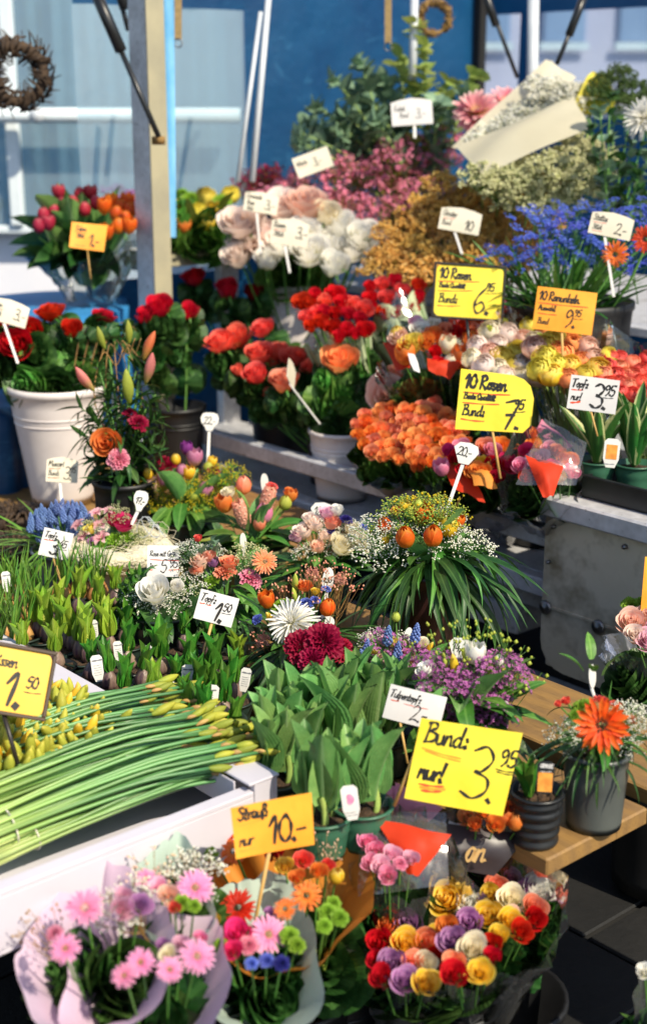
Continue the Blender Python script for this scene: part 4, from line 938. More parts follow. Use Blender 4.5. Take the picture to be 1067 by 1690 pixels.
# blue sheeting at the left
t = thing('covered_crate', 'stack of crates draped with crumpled blue plastic sheet behind the left bucket', 'crate', (-1.0, 4.7, 0))
def drape(name, x0, x1, y0, y1, z1, mat, seed, wr=.025):
    mb = MB(); rr = random.Random(seed); ph = [rr.uniform(0, 6) for _ in range(6)]
    cx, cyy = (x0+x1)/2, (y0+y1)/2
    def fn(s, t):
        a = s*PI; k = .5
        ca, sa = math.cos(a), math.sin(a); q = 1/max(abs(ca), abs(sa))**.82
        if t < .72: z = z1*t/.72; f = 1+.18*(1-t/.72)**1.5; wv = wr*(1-.5*t)*(math.sin(a*6+ph[0])+.7*math.sin(a*13+ph[1]+t*3)+.5*math.sin(t*14+a*3+ph[2]))
        else: z = z1+.01*math.sin(a*4+ph[3]); f = (1-t)/.28; wv = 0
        return (cx+(x1-x0)/2*q*ca*f+wv*ca, cyy+(y1-y0)/2*q*sa*f+wv*sa, z+wv*.3)
    mb.grid(fn, 72, 24); return put(t, name, mb.mesh(name), M[mat], Matrix.Identity(4))
drape('blue_sheet', -1.55, -.66, 4.3, 4.95, .93, 'tarplight', 3)
t = thing('tarpaulin_bundle', 'dark blue folded tarpaulin bulging at the left edge beside the white bucket', 'tarpaulin', (-1.05, 4.1, 0)); drape('cloth', -1.5, -.86, 3.85, 4.22, .74, 'tarp', 9, .035)

# wreaths
def wreath(label, px, py, rpx, D, mat, thick, cat='wreath', tw=90, flat=False, c=None, mat2=None):
    c = c or C(px, py, D); r = rpx*D/F; t = thing('wreath', label, cat, c)
    ax = ZA if flat else TOCAM(c); Mx = frame(c, ax)
    pts = [Vector((r*math.cos(k*PI/12), r*math.sin(k*PI/12), 0)) for k in range(25)]
    put(t, 'ring', tube_mesh(pts, thick*.55, 8), M[mat], Mx)
    mb = MB(); rr = random.Random(int(px))
    for k in range(tw):
        a = rr.uniform(0, 6.28); ln = rr.uniform(.25, .6); p = []
        b = rr.uniform(0, 6.28)
        for j in range(4):
            aa = a+ln*j/3; rad = r+thick*math.cos(b+j*.8)*(1+.25*j*(j == 3)); p.append((rad*math.cos(aa), rad*math.sin(aa), thick*math.sin(b+j*.8)*(1+.3*(j == 3))))
        mb.tube(p, [.004, .004, .003, .0015], 4)
    put(t, 'twig', mb.mesh('twigs'), M[mat2 or mat], Mx, stuff=True)
    return t
wreath('dark twig wreath hanging at the left edge before the pale building', 28, 122, 44, 4.2, 'bark', .030, tw=150)
wreath('tan straw wreath hanging at the top before the blue tarpaulin', 716, 30, 24, 4.9, 'straw', .012)
# ------------------------------------------------------------------ cut flowers in buckets
def cutflower(label, k, px, py, rpx, D, foot, group, face=None, leaves=5, lk='rose', lm='l_dark', name=None, cat='flower', L=(.035, .052), stem_r=.0032, low=.35):
    nm, shapes, mat, s, _ = FL[k]; p = C(px, py, D); r = rpx*D/F; foot = Vector(foot)
    t = thing(name or 'cut_'+nm, label, cat, foot, group)
    hd = (p-foot); hd.z = 0
    f = Vector(face) if face is not None else (ZA*1.0+TOCAM(p)*.55+hd*1.2+Vector((RND.uniform(-.25, .25), RND.uniform(-.25, .25), 0)))
    head(t, k, p, r, f)
    f = f.normalized(); end = p-f*r*(.3 if s == 1 else s*.9)
    path = cat_rom([foot, foot.lerp(end, .55)+Vector((hd.x*.12, hd.y*.12, 0))-f*.02, end-f*.05, end], 6)
    put(t, 'stem', tube_mesh(path, stem_r, 6, 'stem'), M['stem'], Matrix.Identity(4))
    if nm == 'rose':
        collar(t, 'lance', 'l_mid', 5, end+f*.004, .006, (0, .004), (r*1.0, r*1.3), (-25, 30), name='sepal')
    n = len(path)-1
    for i in range(leaves):
        q = low+(.80-low)*(i+RND.random()*.6)/leaves; j = min(int(q*n), n-1); b = path[j].lerp(path[j+1], q*n-j)
        a = RND.random()*6.28; h = Vector((math.cos(a), math.sin(a), 0)); d = (h+ZA*RND.uniform(-.2, .5)).normalized(); ln = RND.uniform(*L)
        tip = b+d*ln*.5
        for dd, bb in ((d, tip), ((d+ZA.cross(h)*1.1).normalized(), b+d*ln*.42), ((d-ZA.cross(h)*1.1).normalized(), b+d*ln*.42)) if lk == 'rose' else ((d, b),):
            put(t, 'leaf', lv(lk), M[lm], frame(bb, dd, ZA-h*.3, ln*(1 if dd is d else .85)))
    return t

# left white bucket and its red roses
cL = UV(-3.355, 1.955, .5)
bucket('bucket', 'tall white bucket of red roses at the left edge', cL, .131, .082, .335, 'b_white', group='white flower buckets')
for lab, px, py, r, D, k in (
    ('upright red rose standing highest in the left white bucket', 85, 520, 21, 3.96, 'rose_red'), ('red rose right of the upright one in the left white bucket', 118, 546, 19, 3.90, 'rose_red'),
    ('wide open red rose facing out below the tilted 3.- card', 31, 570, 28, 3.82, 'rose_red'), ('red rose tucked behind the wide open one at the left', 52, 553, 22, 3.92, 'rose_red'),
    ('red rose at the right rim of the left white bucket', 170, 528, 19, 3.98, 'rose_red'), ('red rose half cut off by the left edge under the card', 7, 533, 20, 3.92, 'rose_red'), ('dark red rose low at the left edge of the photo', 1, 572, 18, 3.84, 'rose_darkred')):
    cutflower(lab, k, px, py, r, D, cL+Vector((RND.uniform(-.04, .04), RND.uniform(-.04, .04), .03)), 'red roses in the left white bucket', leaves=5, low=.5, L=(.04, .06), face=None if 'wide' not in lab else (-.1, -1, .55))
t = thing('rose_greenery', 'dark rose leaves filling the top of the left white bucket', 'foliage', cL+ZA*.33)
collar(t, 'rose', 'l_dark', 44, cL+ZA*.31, .11, (0, .03), (.045, .07), (-20, 50)); collar(t, 'rose', 'l_mid', 12, cL+ZA*.32, .09, (0, .05), (.04, .06), (0, 60))
for i in range(4):
    p = cL+ZA*.36+Vector((.05+.02*i, -.03, 0)); q = C(150+i*22, 560-8*i, 3.85); branch(t, [p, p.lerp(q, .5)+ZA*.06, q, q+Vector((.02, 0, -.04))], .002, 'rose', 'l_dark', 3, (.02, .03), 'twig', 'twig')

# roses on tall stems right of the post, in black buckets behind the guard rail
cB = UV(-3.36, 2.75, .5); bucket('bucket', 'black bucket of coral roses behind the left end of the guard rail', cB, .105, .085, .26, 'b_black', group='black flower buckets')
cK = UV(-3.02, 2.68, .5); bucket('bucket', 'dark brown bucket of coral roses behind the guard rail', cK, .10, .08, .22, 'b_brown', group='black flower buckets')
cA = UV(-3.43, 2.40, .5); bucket('bucket', 'black bucket of red roses hidden behind the lily bouquet beside the post', cA, .085, .07, .2, 'b_black', group='black flower buckets')
for lab, px, py, r, D in (('large red rose just right of the grey post', 263, 510, 24, 4.12), ('red rose overlapping the grey post', 240, 526, 19, 4.1), ('small red rose at the right of the pair by the grey post', 311, 517, 18, 4.2)):
    cutflower(lab, 'rose_red', px, py, r, D, cA+ZA*.03+Vector((RND.uniform(-.03, .03), 0, 0)), 'red roses beside the grey post', leaves=7, low=.35, L=(.04, .06))
for lab, px, py, r, D, k in (('dark red rose under the steel shelf tray', 321, 462, 19, 4.75, 'rose_red'), ('flat open red rose under the steel shelf tray', 375, 482, 23, 4.6, 'rose_red'), ('shaded dark red rose beside the bucket of white roses', 418, 486, 18, 4.65, 'rose_darkred')):
    cutflower(lab, k, px, py, r, D, UV(-3.45, 2.88, .5), 'tall red roses in the shade', leaves=6, low=.5)
cor = [(365, 570, 25, 4.25), (392, 561, 25, 4.3), (433, 546, 18, 4.25), (428, 588, 23, 4.15), (459, 583, 19, 4.2), (484, 594, 21, 4.15), (512, 608, 15, 4.1), (393, 614, 13, 4.1), (422, 622, 22, 4.05), (449, 600, 16, 4.2), (444, 652, 13, 4.05)]
cl = ['large coral rose over the black bucket, left of a pair', 'large coral rose over the black bucket, right of a pair', 'topmost coral rose of the cluster behind the rail', 'coral rose below the topmost one of the cluster', 'coral rose in the middle of the cluster behind the rail', 'coral rose left of the edge-on price card', 'coral rose at the right end of the cluster behind the card', 'small coral bud at the left end of the cluster', 'low coral rose touching the salmon one', 'deep coral rose half hidden in the middle of the cluster', 'small coral rose lowest in the cluster']
for i, (px, py, r, D) in enumerate(cor):
    cutflower(cl[i], 'bud_coral' if r < 15 else 'rose_coral', px, py, r, D, (cB if i < 2 else cK)+ZA*.03+Vector((RND.uniform(-.03, .03), RND.uniform(-.03, .03), 0)), 'coral roses behind the guard rail', leaves=3, low=.5)
cutflower('large salmon rose at the front of the coral roses', 'rose_salmon', 469, 634, 25, 4.0, cK+ZA*.03, None, leaves=4)
cutflower('apricot rose standing highest in the small white bucket', 'rose_apricot', 561, 600, 30, 3.95, UV(-2.885, 2.62, .53), None, leaves=5, low=.6)
cutflower('pale pink peach rose, the largest beside the small white bucket', 'rose_peach', 640, 655, 31, 3.78, UV(-2.72, 2.65, .53), None, face=(-.15, -1, .6), leaves=3, lm='l_mid')
cutflower('salmon rose behind the pale pink peach rose', 'rose_salmon', 643, 628, 24, 3.9, UV(-2.70, 2.68, .53), None, leaves=3); cutflower('orange salmon rose right of the pale pink peach rose', 'rose_salmon', 687, 640, 24, 3.86, UV(-2.66, 2.68, .53), None, leaves=3)
t = thing('rose_greenery', 'dark leaves under the coral roses over the dark buckets', 'foliage', cK+ZA*.22)
collar(t, 'rose', 'l_dark', 22, cK+ZA*.17, .09, (0, .04), (.04, .065), (-25, 30)); collar(t, 'rose', 'l_mid', 9, cB+ZA*.25, .09, (0, .03), (.06, .09), (-10, 35))
cS = UV(-2.885, 2.575, .5); bucket('bucket', 'small white bucket standing behind the guard rail', cS, .089, .069, .197, 'b_white', group='white flower buckets')
t = thing('rose_greenery', 'broad green leaves rising from the small white bucket', 'foliage', cS+ZA*.2)
collar(t, 'rose', 'l_dark', 8, cS+ZA*.18, .06, (0, .02), (.05, .07), (0, 30))
for px, py in ((565, 640), (592, 648), (606, 640), (545, 655), (520, 650), (580, 622), (535, 628), (598, 625), (555, 618), (508, 665)):
    tip = C(px, py, 3.96+RND.uniform(-.05, .03)); branch(t, [cS+ZA*.12, (cS+ZA*.2).lerp(tip, .5), tip], .0025, 'rose', RND.choice(('l_mid', 'l_dark')), 5, (.045, .065), 'stem', 'branch', t0=.45)

# white roses on the middle shelf
cW = A(487, 606, .70); bucket('bucket', 'tall white bucket of white and blush roses on the middle shelf', cW, .112, .078, .285, 'b_white', group='white flower buckets')
wr = [('blush', 395, 375, 27), ('blush', 411, 401, 25), ('blush', 394, 427, 21), ('blush', 440, 402, 25), ('blush', 470, 350, 30), ('peach', 505, 347, 30), ('white', 467, 408, 24), ('white', 509, 421, 25), ('white', 549, 441, 22), ('white', 561, 379, 26), ('white', 591, 396, 22), ('white', 529, 384, 24), ('white', 498, 388, 21), ('white', 546, 412, 23), ('white', 607, 386, 18), ('white', 580, 418, 20), ('blush', 420, 370, 24), ('white', 440, 432, 19), ('cream', 536, 358, 22)]
wl = ['leftmost blush rose of the white bucket, upper', 'blush rose left of the 3.- card', 'lowest blush rose at the left of the white roses', 'blush rose right below the left card', 'peach rose behind the card over the white roses', 'peach cream rose at the back of the white roses', 'white rose just below the card', 'white rose in the middle front of the bunch', 'white rose hanging lowest at the right', 'white rose highest at the right of the card', 'white rose second from the right end', 'white rose right beside the card', 'white rose half behind the card', 'white rose between the middle one and the right ones', 'white rose at the right end of the bunch', 'white rose low near the right end', 'blush rose under the left card', 'small white rose lowest at the left', 'cream rose at the back right of the card']
for (k, px, py, r), lb in zip(wr, wl):
    cutflower(lb, 'rose_'+k, px, py, r*1.22, 4.52+(400-py)*.0011+RND.uniform(-.03, .03), cW+ZA*.05+Vector((RND.uniform(-.03, .03), RND.uniform(-.03, .03), 0)), 'roses in the white bucket on the middle shelf', leaves=0, lm='l_mid', low=.6)
t = thing('rose_greenery', 'green leaves below the white roses', 'foliage', cW+ZA*.28); collar(t, 'rose', 'l_mid', 26, cW+ZA*.27, .08, (0, .04), (.06, .09), (0, 50))

# ------------------------------------------------------------------ the tulip bunch at the upper left
cT = A(150, 500, .935)
t = thing('tulip_bunch', 'bunch of red and orange tulips in clear wrap behind the left bucket', 'bouquet', cT)
for px, py in ((97, 317), (132, 320), (150, 318), (89, 347), (107, 338), (72, 354), (120, 334), (158, 334), (80, 368), (140, 345), (64, 372)): head(t, 'tul_redtulip', C(px, py, 4.45+(340-py)*.003), 11*4.45/F, ZA+TOCAM(cT)*.15+Vector(((px-130)*.004, 0, 0)), stem_from=cT+ZA*.06)
for px, py in ((172, 340), (192, 352), (210, 332), (216, 346), (175, 383), (195, 372), (214, 372), (200, 340), (184, 333), (206, 360)): head(t, 'tul_orangetulip', C(px, py, 4.35+(350-py)*.003), 12*4.35/F, ZA+TOCAM(cT)*.2+Vector(((px-150)*.004, 0, 0)), stem_from=cT+ZA*.06)
collar(t, 'tulip', 'l_tulip', 26, cT+ZA*.05, .05, (0, .06), (.22, .34), (55, 85)); collar(t, 'tulip', 'l_dark', 12, cT+ZA*.12, .05, (0, .06), (.18, .28), (10, 45), az=(150, 300)); collar(t, 'tulip', 'l_dark', 8, cT+ZA*.1, .05, (0, .06), (.16, .24), (-10, 30), az=(200, 330))
wrapper(t, 'cellophane', cT-ZA*.0, cT+ZA*.17, .15, .07, 'cellod', .15, ruffle=.2, crumple=.012, seed=5)
t = thing('flower_bunch', 'violet blue flowers peeping out behind the orange tulips', 'flowers', C(190, 330, 4.9))
for i in range(3): spray(t, 'stat', 'lilac', C(186+i*9, 312+i*4, 4.8), .3)

# yellow and green bunch on the tray right of the post
cY = C(330, 398, 4.78); t = thing('flower_bunch', 'bunch of yellow tulips and lime green flowers on the steel tray by the post', 'bouquet', cY)
for px, py, k, r in ((303, 374, 'tul_orange', 13), (292, 345, 'ran_lemon', 17), (315, 330, 'ran_lime2', 18), (340, 325, 'ran_lemon', 19), (365, 335, 'ran_lime2', 19), (328, 352, 'ran_lemon', 19), (352, 350, 'tul_yellow', 14), (380, 322, 'ran_lemon', 17), (300, 322, 'ran_lime2', 15), (345, 372, 'tul_yellow', 12), (375, 360, 'ran_lemon', 15)):
    head(t, k.replace('ran_lime2', 'gmum'), C(px, py, 4.75+(350-py)*.003), r*4.75/F, ZA*.8+TOCAM(cY), stem_from=cY)
collar(t, 'rusc', 'l_olive', 46, cY+ZA*.0, .09, (0, .10), (.06, .11), (10, 80)); collar(t, 'rose', 'l_mid', 24, cY, .1, (0, .05), (.06, .1), (-10, 50))

# ------------------------------------------------------------------ upper shelf: eucalyptus, waxflower, heath, gypsophila
cE = UV(-3.52, 3.50, .96); t = thing('eucalyptus_bunch', 'large bunch of grey green eucalyptus branches against the blue tarpaulin', 'foliage', cE)
bucket('bucket', 'black bucket on the top shelf hidden behind the pink waxflower', cE, .12, .09, .28, 'b_black', group='black flower buckets')
eu = [(520, 215), (560, 150), (598, 125), (640, 150), (575, 205), (615, 185), (545, 245), (660, 110), (700, 95), (735, 150), (690, 165), (760, 175), (505, 250), (610, 240), (650, 205), (720, 190), (680, 60), (775, 140), (590, 260), (530, 190), (640, 235), (590, 165), (625, 215), (550, 225), (665, 140), (620, 150), (700, 130), (740, 195), (575, 235), (510, 235), (600, 205)]
for i, (px, py) in enumerate(eu):
    tip = C(px, py, 4.85+RND.uniform(-.18, .18)); b0 = cE+ZA*.2+Vector((RND.uniform(-.06, .06), RND.uniform(-.06, .06), 0))
    young = px > 650 and py < 170
    branch(t, [b0, b0.lerp(tip, .5)+ZA*.05, tip+Vector((0, 0, .02)), tip+(tip-b0).normalized()*.03], .0035, 'euca', 'l_eucl' if young else 'l_euca', 26 if not young else 14, (.05, .085), 'stemlight', 'branch', splay=1.0)
# pink waxflower
cP = UV(-3.30, 3.30, .96); t = thing('waxflower_bunch', 'big airy bunch of pink waxflower on the upper shelf', 'flowers', cP)
for px, py in ((470, 320), (505, 300), (540, 335), (520, 360), (560, 310), (590, 345), (575, 375), (605, 400), (555, 285), (600, 290), (640, 280), (625, 320), (590, 255), (655, 255), (690, 250), (700, 290), (730, 265), (665, 300), (530, 385), (485, 345), (640, 350), (690, 320), (610, 365), (455, 335), (720, 240), (570, 345)):
    spray(t, 'wax', 'wax', C(px, py-22, 4.72+(320-py)*.0012+RND.uniform(-.06, .06)), RND.uniform(.17, .22), (RND.uniform(-.3, .3), RND.uniform(-.35, 0), 1), 'twig', needle='l_olive', wide=1.1)
t = thing('waxflower_bunch', 'small dark red sprigs left of the pink waxflower', 'flowers', cP+Vector((-.2, 0, .1)))
for px, py in ((418, 292), (440, 285), (455, 300), (405, 305), (430, 310)): spray(t, 'wax', 'burg', C(px, py-10, 4.9), .15, (RND.uniform(-.4, .1), -.2, 1), 'twig', needle='l_olive')
# golden brown heath
cH = UV(-2.95, 3.12, .71); t = thing('heath_bunch', 'wide bunch of golden brown dried heath around the price card', 'flowers', cH)
for px, py in ((650, 400), (680, 375), (700, 420), (660, 440), (715, 350), (740, 395), (730, 440), (760, 420), (785, 390), (800, 345), (770, 330), (820, 330), (845, 370), (830, 400), (800, 430), (765, 450), (690, 455), (640, 425), (870, 345), (840, 440), (855, 320), (735, 315), (790, 365), (890, 300), (910, 330), (880, 375), (710, 385), (625, 450), (755, 365), (860, 415)):
    spray(t, 'heath', 'gold', C(px, py-22, 4.45+(380-py)*.0014+RND.uniform(-.05, .05)), RND.uniform(.16, .22), (RND.uniform(-.3, .3), RND.uniform(-.4, 0), 1), 'twig', needle='l_olive', wide=1.1)
bucket('bucket', 'black bucket hidden under the golden brown heath', cH, .12, .09, .26, 'b_black', group='black flower buckets')
# gypsophila in white paper
g0, g1 = C(800, 262, 4.32), C(905, 150, 4.42)
t = thing('gypsophila_bouquet', 'white gypsophila bouquet wrapped in cream paper leaning over the upper shelf', 'bouquet', g0)
sheet(t, 'paper_wrap', [C(744, 243, 4.40), C(800, 262, 4.36), C(950, 128, 4.50), C(900, 98, 4.52)], 'pp_white', 6, 10, .01, 2)
sheet(t, 'paper_wrap', [C(752, 243, 4.28), C(796, 288, 4.18), C(974, 210, 4.18), C(944, 160, 4.28)], 'pp_white', 10, 10, .03, 3)
sheet(t, 'paper_wrap', [C(762, 240, 4.44), C(900, 215, 4.52), C(962, 150, 4.57), C(908, 100, 4.58)], 'pp_white', 8, 8, -.02, 4)
for px, py in ((800, 232), (825, 215), (850, 205), (870, 185), (895, 170), (915, 155), (935, 165), (905, 190), (880, 205), (850, 225), (930, 190), (825, 240), (905, 140), (940, 150)): spray(t, 'gyq', 'gyp', C(px, py-6, 4.33+RND.uniform(-.03, .03)), .13, (.05, -.6, 1), 'stem', wide=1.2)
t = thing('gypsophila_bunch', 'cream green gypsophila hanging below the wrapped bouquet', 'flowers', C(900, 300, 4.3))
for px, py in ((800, 285), (825, 300), (850, 290), (880, 280), (910, 270), (940, 255), (965, 240), (970, 275), (945, 300), (915, 310), (880, 315), (850, 325), (955, 320), (985, 260), (900, 330), (830, 270)): spray(t, 'gyq', 'gypc', C(px, py-10, 4.22+RND.uniform(-.06, .06)), .15, (RND.uniform(-.3, .3), -.5, 1), 'stem', wide=1.2)
# chrysanthemums, calla, right eucalyptus
for lab, px, py, r, D in (('yellow and pink chrysanthemum left of the wrapped gypsophila', 786, 190, 46, 4.6), ('yellow and pink chrysanthemum half hidden behind the cream paper', 832, 172, 34, 4.75)):
    cutflower(lab, 'mum', px, py, r, D, UV(-3.0, 3.4, .96), 'yellow and pink chrysanthemums', face=(-.1, -.7, .9), leaves=3, lk='rusc', lm='l_mid', stem_r=.004)
cutflower('white spider chrysanthemum at the right edge near the top', 'chrys', 1062, 196, 40, 3.9, UV(-2.2, 3.4, .96), None, face=(-.3, -.9, .5), leaves=3, lk='rusc', lm='l_mid')
t = thing('calla_flower', 'single pale yellow green calla flower above the cream paper', 'flower', C(975, 175, 4.35)); Mx = frame(C(972, 188, 4.35), (.06, 0, 1), (0, -1, .2), .125, .30)
put(t, 'spathe', LIB['tulip0'], M['petal_lemon'], Mx); put(t, 'spathe', LIB['tulip0'], M['petal_lemon'], frame(C(974, 190, 4.37), (.1, 0, 1), (0, 1, .2), .11, .28)); put(t, 'stem', tube_mesh([C(972, 188, 4.36), C(965, 250, 4.36)], .004), M['stemlight'], Matrix.Identity(4))
cE2 = UV(-2.35, 3.35, .96); t = thing('eucalyptus_bunch', 'dark eucalyptus and greenery at the right edge under the white chrysanthemum', 'foliage', cE2)
for px, py in ((990, 200), (1010, 240), (985, 265), (1040, 250), (1060, 230), (1020, 290), (1050, 300), (1000, 310), (1065, 270), (975, 225), (1035, 215), (1080, 300), (1005, 175), (1055, 330)):
    tip = C(px, py, 4.05+RND.uniform(-.12, .12)); b0 = C(1010+RND.uniform(-20, 20), 400, 4.1); branch(t, [b0, b0.lerp(tip, .5), tip, tip+ZA*.03], .003, 'euca', 'l_euca' if RND.random() < .7 else 'l_dark', 12, (.035, .055), 'stem', 'branch')
t = thing('greenery_bunch', 'feathery dark green sprigs at the upper right above the eucalyptus', 'foliage', C(1010, 150, 4.3))
for px, py in ((1000, 130), (1025, 118), (1045, 140), (1015, 160), (985, 150), (1060, 160), (1035, 165)): spray(t, 'heath', 'oliveb', C(px, py-8, 4.3), .13, (0, -.1, 1), 'stem', needle='l_dark')

# statice with its strap leaves in a black bucket
cST = UV(-2.42, 2.93, .70); bucket('bucket', 'large black bucket of blue statice at the right', cST+Vector((.03, .0, 0)), .158, .13, .372, 'b_black', group='black flower buckets')
t = thing('statice_bunch', 'bunch of blue statice with long green stems in the large black bucket', 'flowers', cST+ZA*.36)
for px, py in ((869, 360), (921, 340), (814, 411), (859, 405), (916, 393), (964, 345), (1006, 337), (959, 380), (949, 410), (884, 393), (830, 415), (985, 360), (905, 360), (1064, 335), (1070, 365), (980, 400), (940, 365), (1030, 395), (900, 415), (890, 345), (1045, 350), (870, 425), (1000, 415), (1040, 425), (925, 430)):
    b = C(px, py, 3.72+RND.uniform(-.1, .1)); spray(t, 'stat', 'statice', b, RND.uniform(.12, .17), (RND.uniform(-.3, .3), RND.uniform(-.5, -.1), 1), 'stem', wide=1.15)
    stem_at(t, cST+ZA*.34+Vector((RND.uniform(-.08, .08), RND.uniform(-.08, .02), 0)), b-ZA*.08, .0022)
collar(t, 'strap', 'l_mid', 60, cST+ZA*.34, .13, (0, .02), (.13, .25), (45, 88)); collar(t, 'strap', 'l_dark', 26, cST+ZA*.34, .14, (0, .02), (.1, .18), (15, 60), az=(180, 340))
cutflower('orange gerbera facing out beside the blue statice', 'gerb_orange', 1014, 420, 24, 3.5, cST+ZA*.3+Vector((0, -.08, 0)), None, face=(-.35, -1, .15), leaves=0)
cutflower('red orange gerbera cut off by the right edge', 'gerb_ro', 1064, 395, 24, 3.5, cST+ZA*.3+Vector((.08, -.08, 0)), None, face=(-.3, -1, .2), leaves=0)
# ------------------------------------------------------------------ wrapped bouquets on the lower shelf
def bouquet(name, label, rim_px, D, base, r_rim_px, mat='cello', group=None, flap=.15, flare=.2, cat='bouquet', seed=1, ruffle=.08, r_base=.025, wrapk=None, greens=('rose', 'l_dark', 16), crumple=.004, pts=0, rim_dz=0.0, flap_az=180):
    rim = C(rim_px[0], rim_px[1], D)+ZA*rim_dz; r = r_rim_px*D/F
    t = thing(name, label, cat, base, group)
    for i, mm in enumerate([mat] if isinstance(mat, str) else mat):
        wrapper(t, 'cellophane' if 'cello' in mm else 'paper_wrap', base, rim+(rim-Vector(base)).normalized()*.01*i, r*(1+.05*i), r_base+.004*i, mm, flap, flap_az, ruffle, flare, seed=seed+i, crumple=crumple, pts=pts)
    if greens:
        collar(t, greens[0], greens[1], greens[2], rim-(rim-Vector(base)).normalized()*.09, r*.7, (0, .03), (.045, .07), (0, 55))
    return t, rim
def fill(t, base, items, D, up=.7, cam=.75, slope=.0015, stems=True):
    """items: (kind, px, py, r_px[, dD]) heads facing up and out"""
    cx = sum(i[1] for i in items)/len(items); cyy = sum(i[2] for i in items)/len(items)
    for it in items:
        k, px, py, r = it[:4]; dd = it[4] if len(it) > 4 else 0
        d = D+dd+(cyy-py)*slope
        p = C(px, py, d-.04); f = ZA*up+TOCAM(p)*cam+Vector((1, 0, 0))*((px-cx)*.006)+Vector((RND.uniform(-.2, .2), RND.uniform(-.2, .2), RND.uniform(-.1, .1)))
        head(t, k, p, r*d/F, f, stem_from=(Vector(base).lerp(p, .55)) if stems else None)
def jig(poly, n, r, seed):
    """n spots spread evenly inside a polygon of photo pixels"""
    rr = random.Random(seed); xs = [p[0] for p in poly]; ys = [p[1] for p in poly]; out = []
    def inside(x, y):
        c = False
        for i in range(len(poly)):
            (x1, y1), (x2, y2) = poly[i], poly[i-1]
            if (y1 > y) != (y2 > y) and x < (x2-x1)*(y-y1)/(y2-y1)+x1: c = not c
        return c
    tries = 0; rmin = r
    while len(out) < n and tries < 6000:
        tries += 1; x, y = rr.uniform(min(xs), max(xs)), rr.uniform(min(ys), max(ys))
        if inside(x, y) and all((x-a)**2+(y-b)**2 > rmin*rmin for a, b in out): out.append((x, y))
        if tries % 500 == 0: rmin *= .9
    return out
def mix_items(spots, kinds, r, seed):
    rr = random.Random(seed); return [(kinds[i % len(kinds)] if len(kinds) < 2 else rr.choice(kinds), x, y, r*rr.uniform(.85, 1.15)) for i, (x, y) in enumerate(spots)]

kind('bud_greenb', 'flower_bud', ('rosebud',), 'petal_lime')
# red spray roses in cellophane
bs = UV(-2.86, 2.72, .52)
t, rim = bouquet('rose_bouquet', 'bouquet of small red spray roses in clear film, left of the black framed sign', (556, 565), 4.05, bs, 48, ['pp_green', 'cello'], 'red spray rose bouquets', .08, .2, seed=3, greens=('rose', 'l_dark', 18))
fill(t, bs, mix_items(jig([(495, 500), (540, 485), (595, 495), (612, 540), (575, 565), (515, 545)], 21, 22, 1), ['rose_red', 'rose_coral', 'bud_red', 'rose_red'], 14, 1), 4.03)
bs2 = UV(-2.66, 2.86, .6)
t, rim = bouquet('rose_bouquet', 'bouquet of small red spray roses in clear film, the rear one beside the framed sign', (648, 525), 4.15, bs2, 52, ['pp_green', 'cello'], 'red spray rose bouquets', .10, .1, seed=4)
fill(t, bs2, mix_items(jig([(600, 480), (640, 465), (690, 470), (692, 515), (650, 525), (610, 515)], 12, 24, 2), ['rose_red', 'rose_coral', 'bud_red'], 14, 2), 4.15)
# mixed bouquets behind the 7,95 sign
b3 = UV(-2.52, 2.70, .52)
bucket('bucket', 'low black bucket holding the mixed tulip bouquets', b3-ZA*.02, .12, .10, .13, 'b_black', group='black flower buckets')
t, rim = bouquet('mixed_bouquet', 'mixed bouquet of orange, white and red flowers in orange red paper below the framed sign', (700, 610), 3.72, b3, 70, 'cello', 'mixed bouquets in bright paper', .35, .2, seed=6)
fill(t, b3,
     [('tul_orange', 668, 585, 16), ('rose_orange', 705, 568, 18), ('rose_red', 718, 585, 14), ('tul_creamt', 738, 570, 14), ('tul_creamt', 742, 598, 13), ('rose_lemon', 680, 572, 20), ('rose_white', 692, 548, 17), ('rose_peach', 660, 560, 17), ('tul_orange', 760, 590, 17), ('rose_red', 722, 602, 13), ('rose_orange', 712, 556, 15), ('rose_salmon', 735, 550, 16), ('tul_yellow', 655, 552, 14), ('rose_red', 748, 552, 14), ('rose_orange', 772, 562, 15), ('rose_palepink', 685, 536, 14), ('rose_white', 715, 536, 14)], 3.70)
sheet(t, 'paper_wrap', [C(654, 612, 3.66), C(676, 606, 3.64), C(664, 562, 3.68), C(632, 566, 3.72)], 'pp_red', 5, 5, .01, 3); sheet(t, 'paper_wrap', [C(706, 612, 3.58), C(742, 626, 3.58), C(764, 596, 3.60), C(704, 592, 3.60)], 'pp_red', 5, 5, .015, 4)
tg = sheet(t, 'price_tag', [C(682, 612, 3.57), C(693, 614, 3.57), C(684, 584, 3.60), C(672, 584, 3.60)], 'c_white', 2, 2, .001, 4)
t, rim = bouquet('mixed_bouquet', 'mixed bouquet of red and orange flowers half hidden behind the yellow ranunculus', (800, 560), 3.85, UV(-2.36, 2.84, .6), 50, ['pp_red', 'cello'], 'mixed bouquets in bright paper', .5, .1, seed=8)
fill(t, UV(-2.36, 2.84, .6), mix_items(jig([(760, 530), (840, 525), (860, 560), (770, 575)], 9, 24, 4), ['rose_red', 'rose_orange', 'rose_salmon', 'tul_orange'], 16, 4), 3.85)
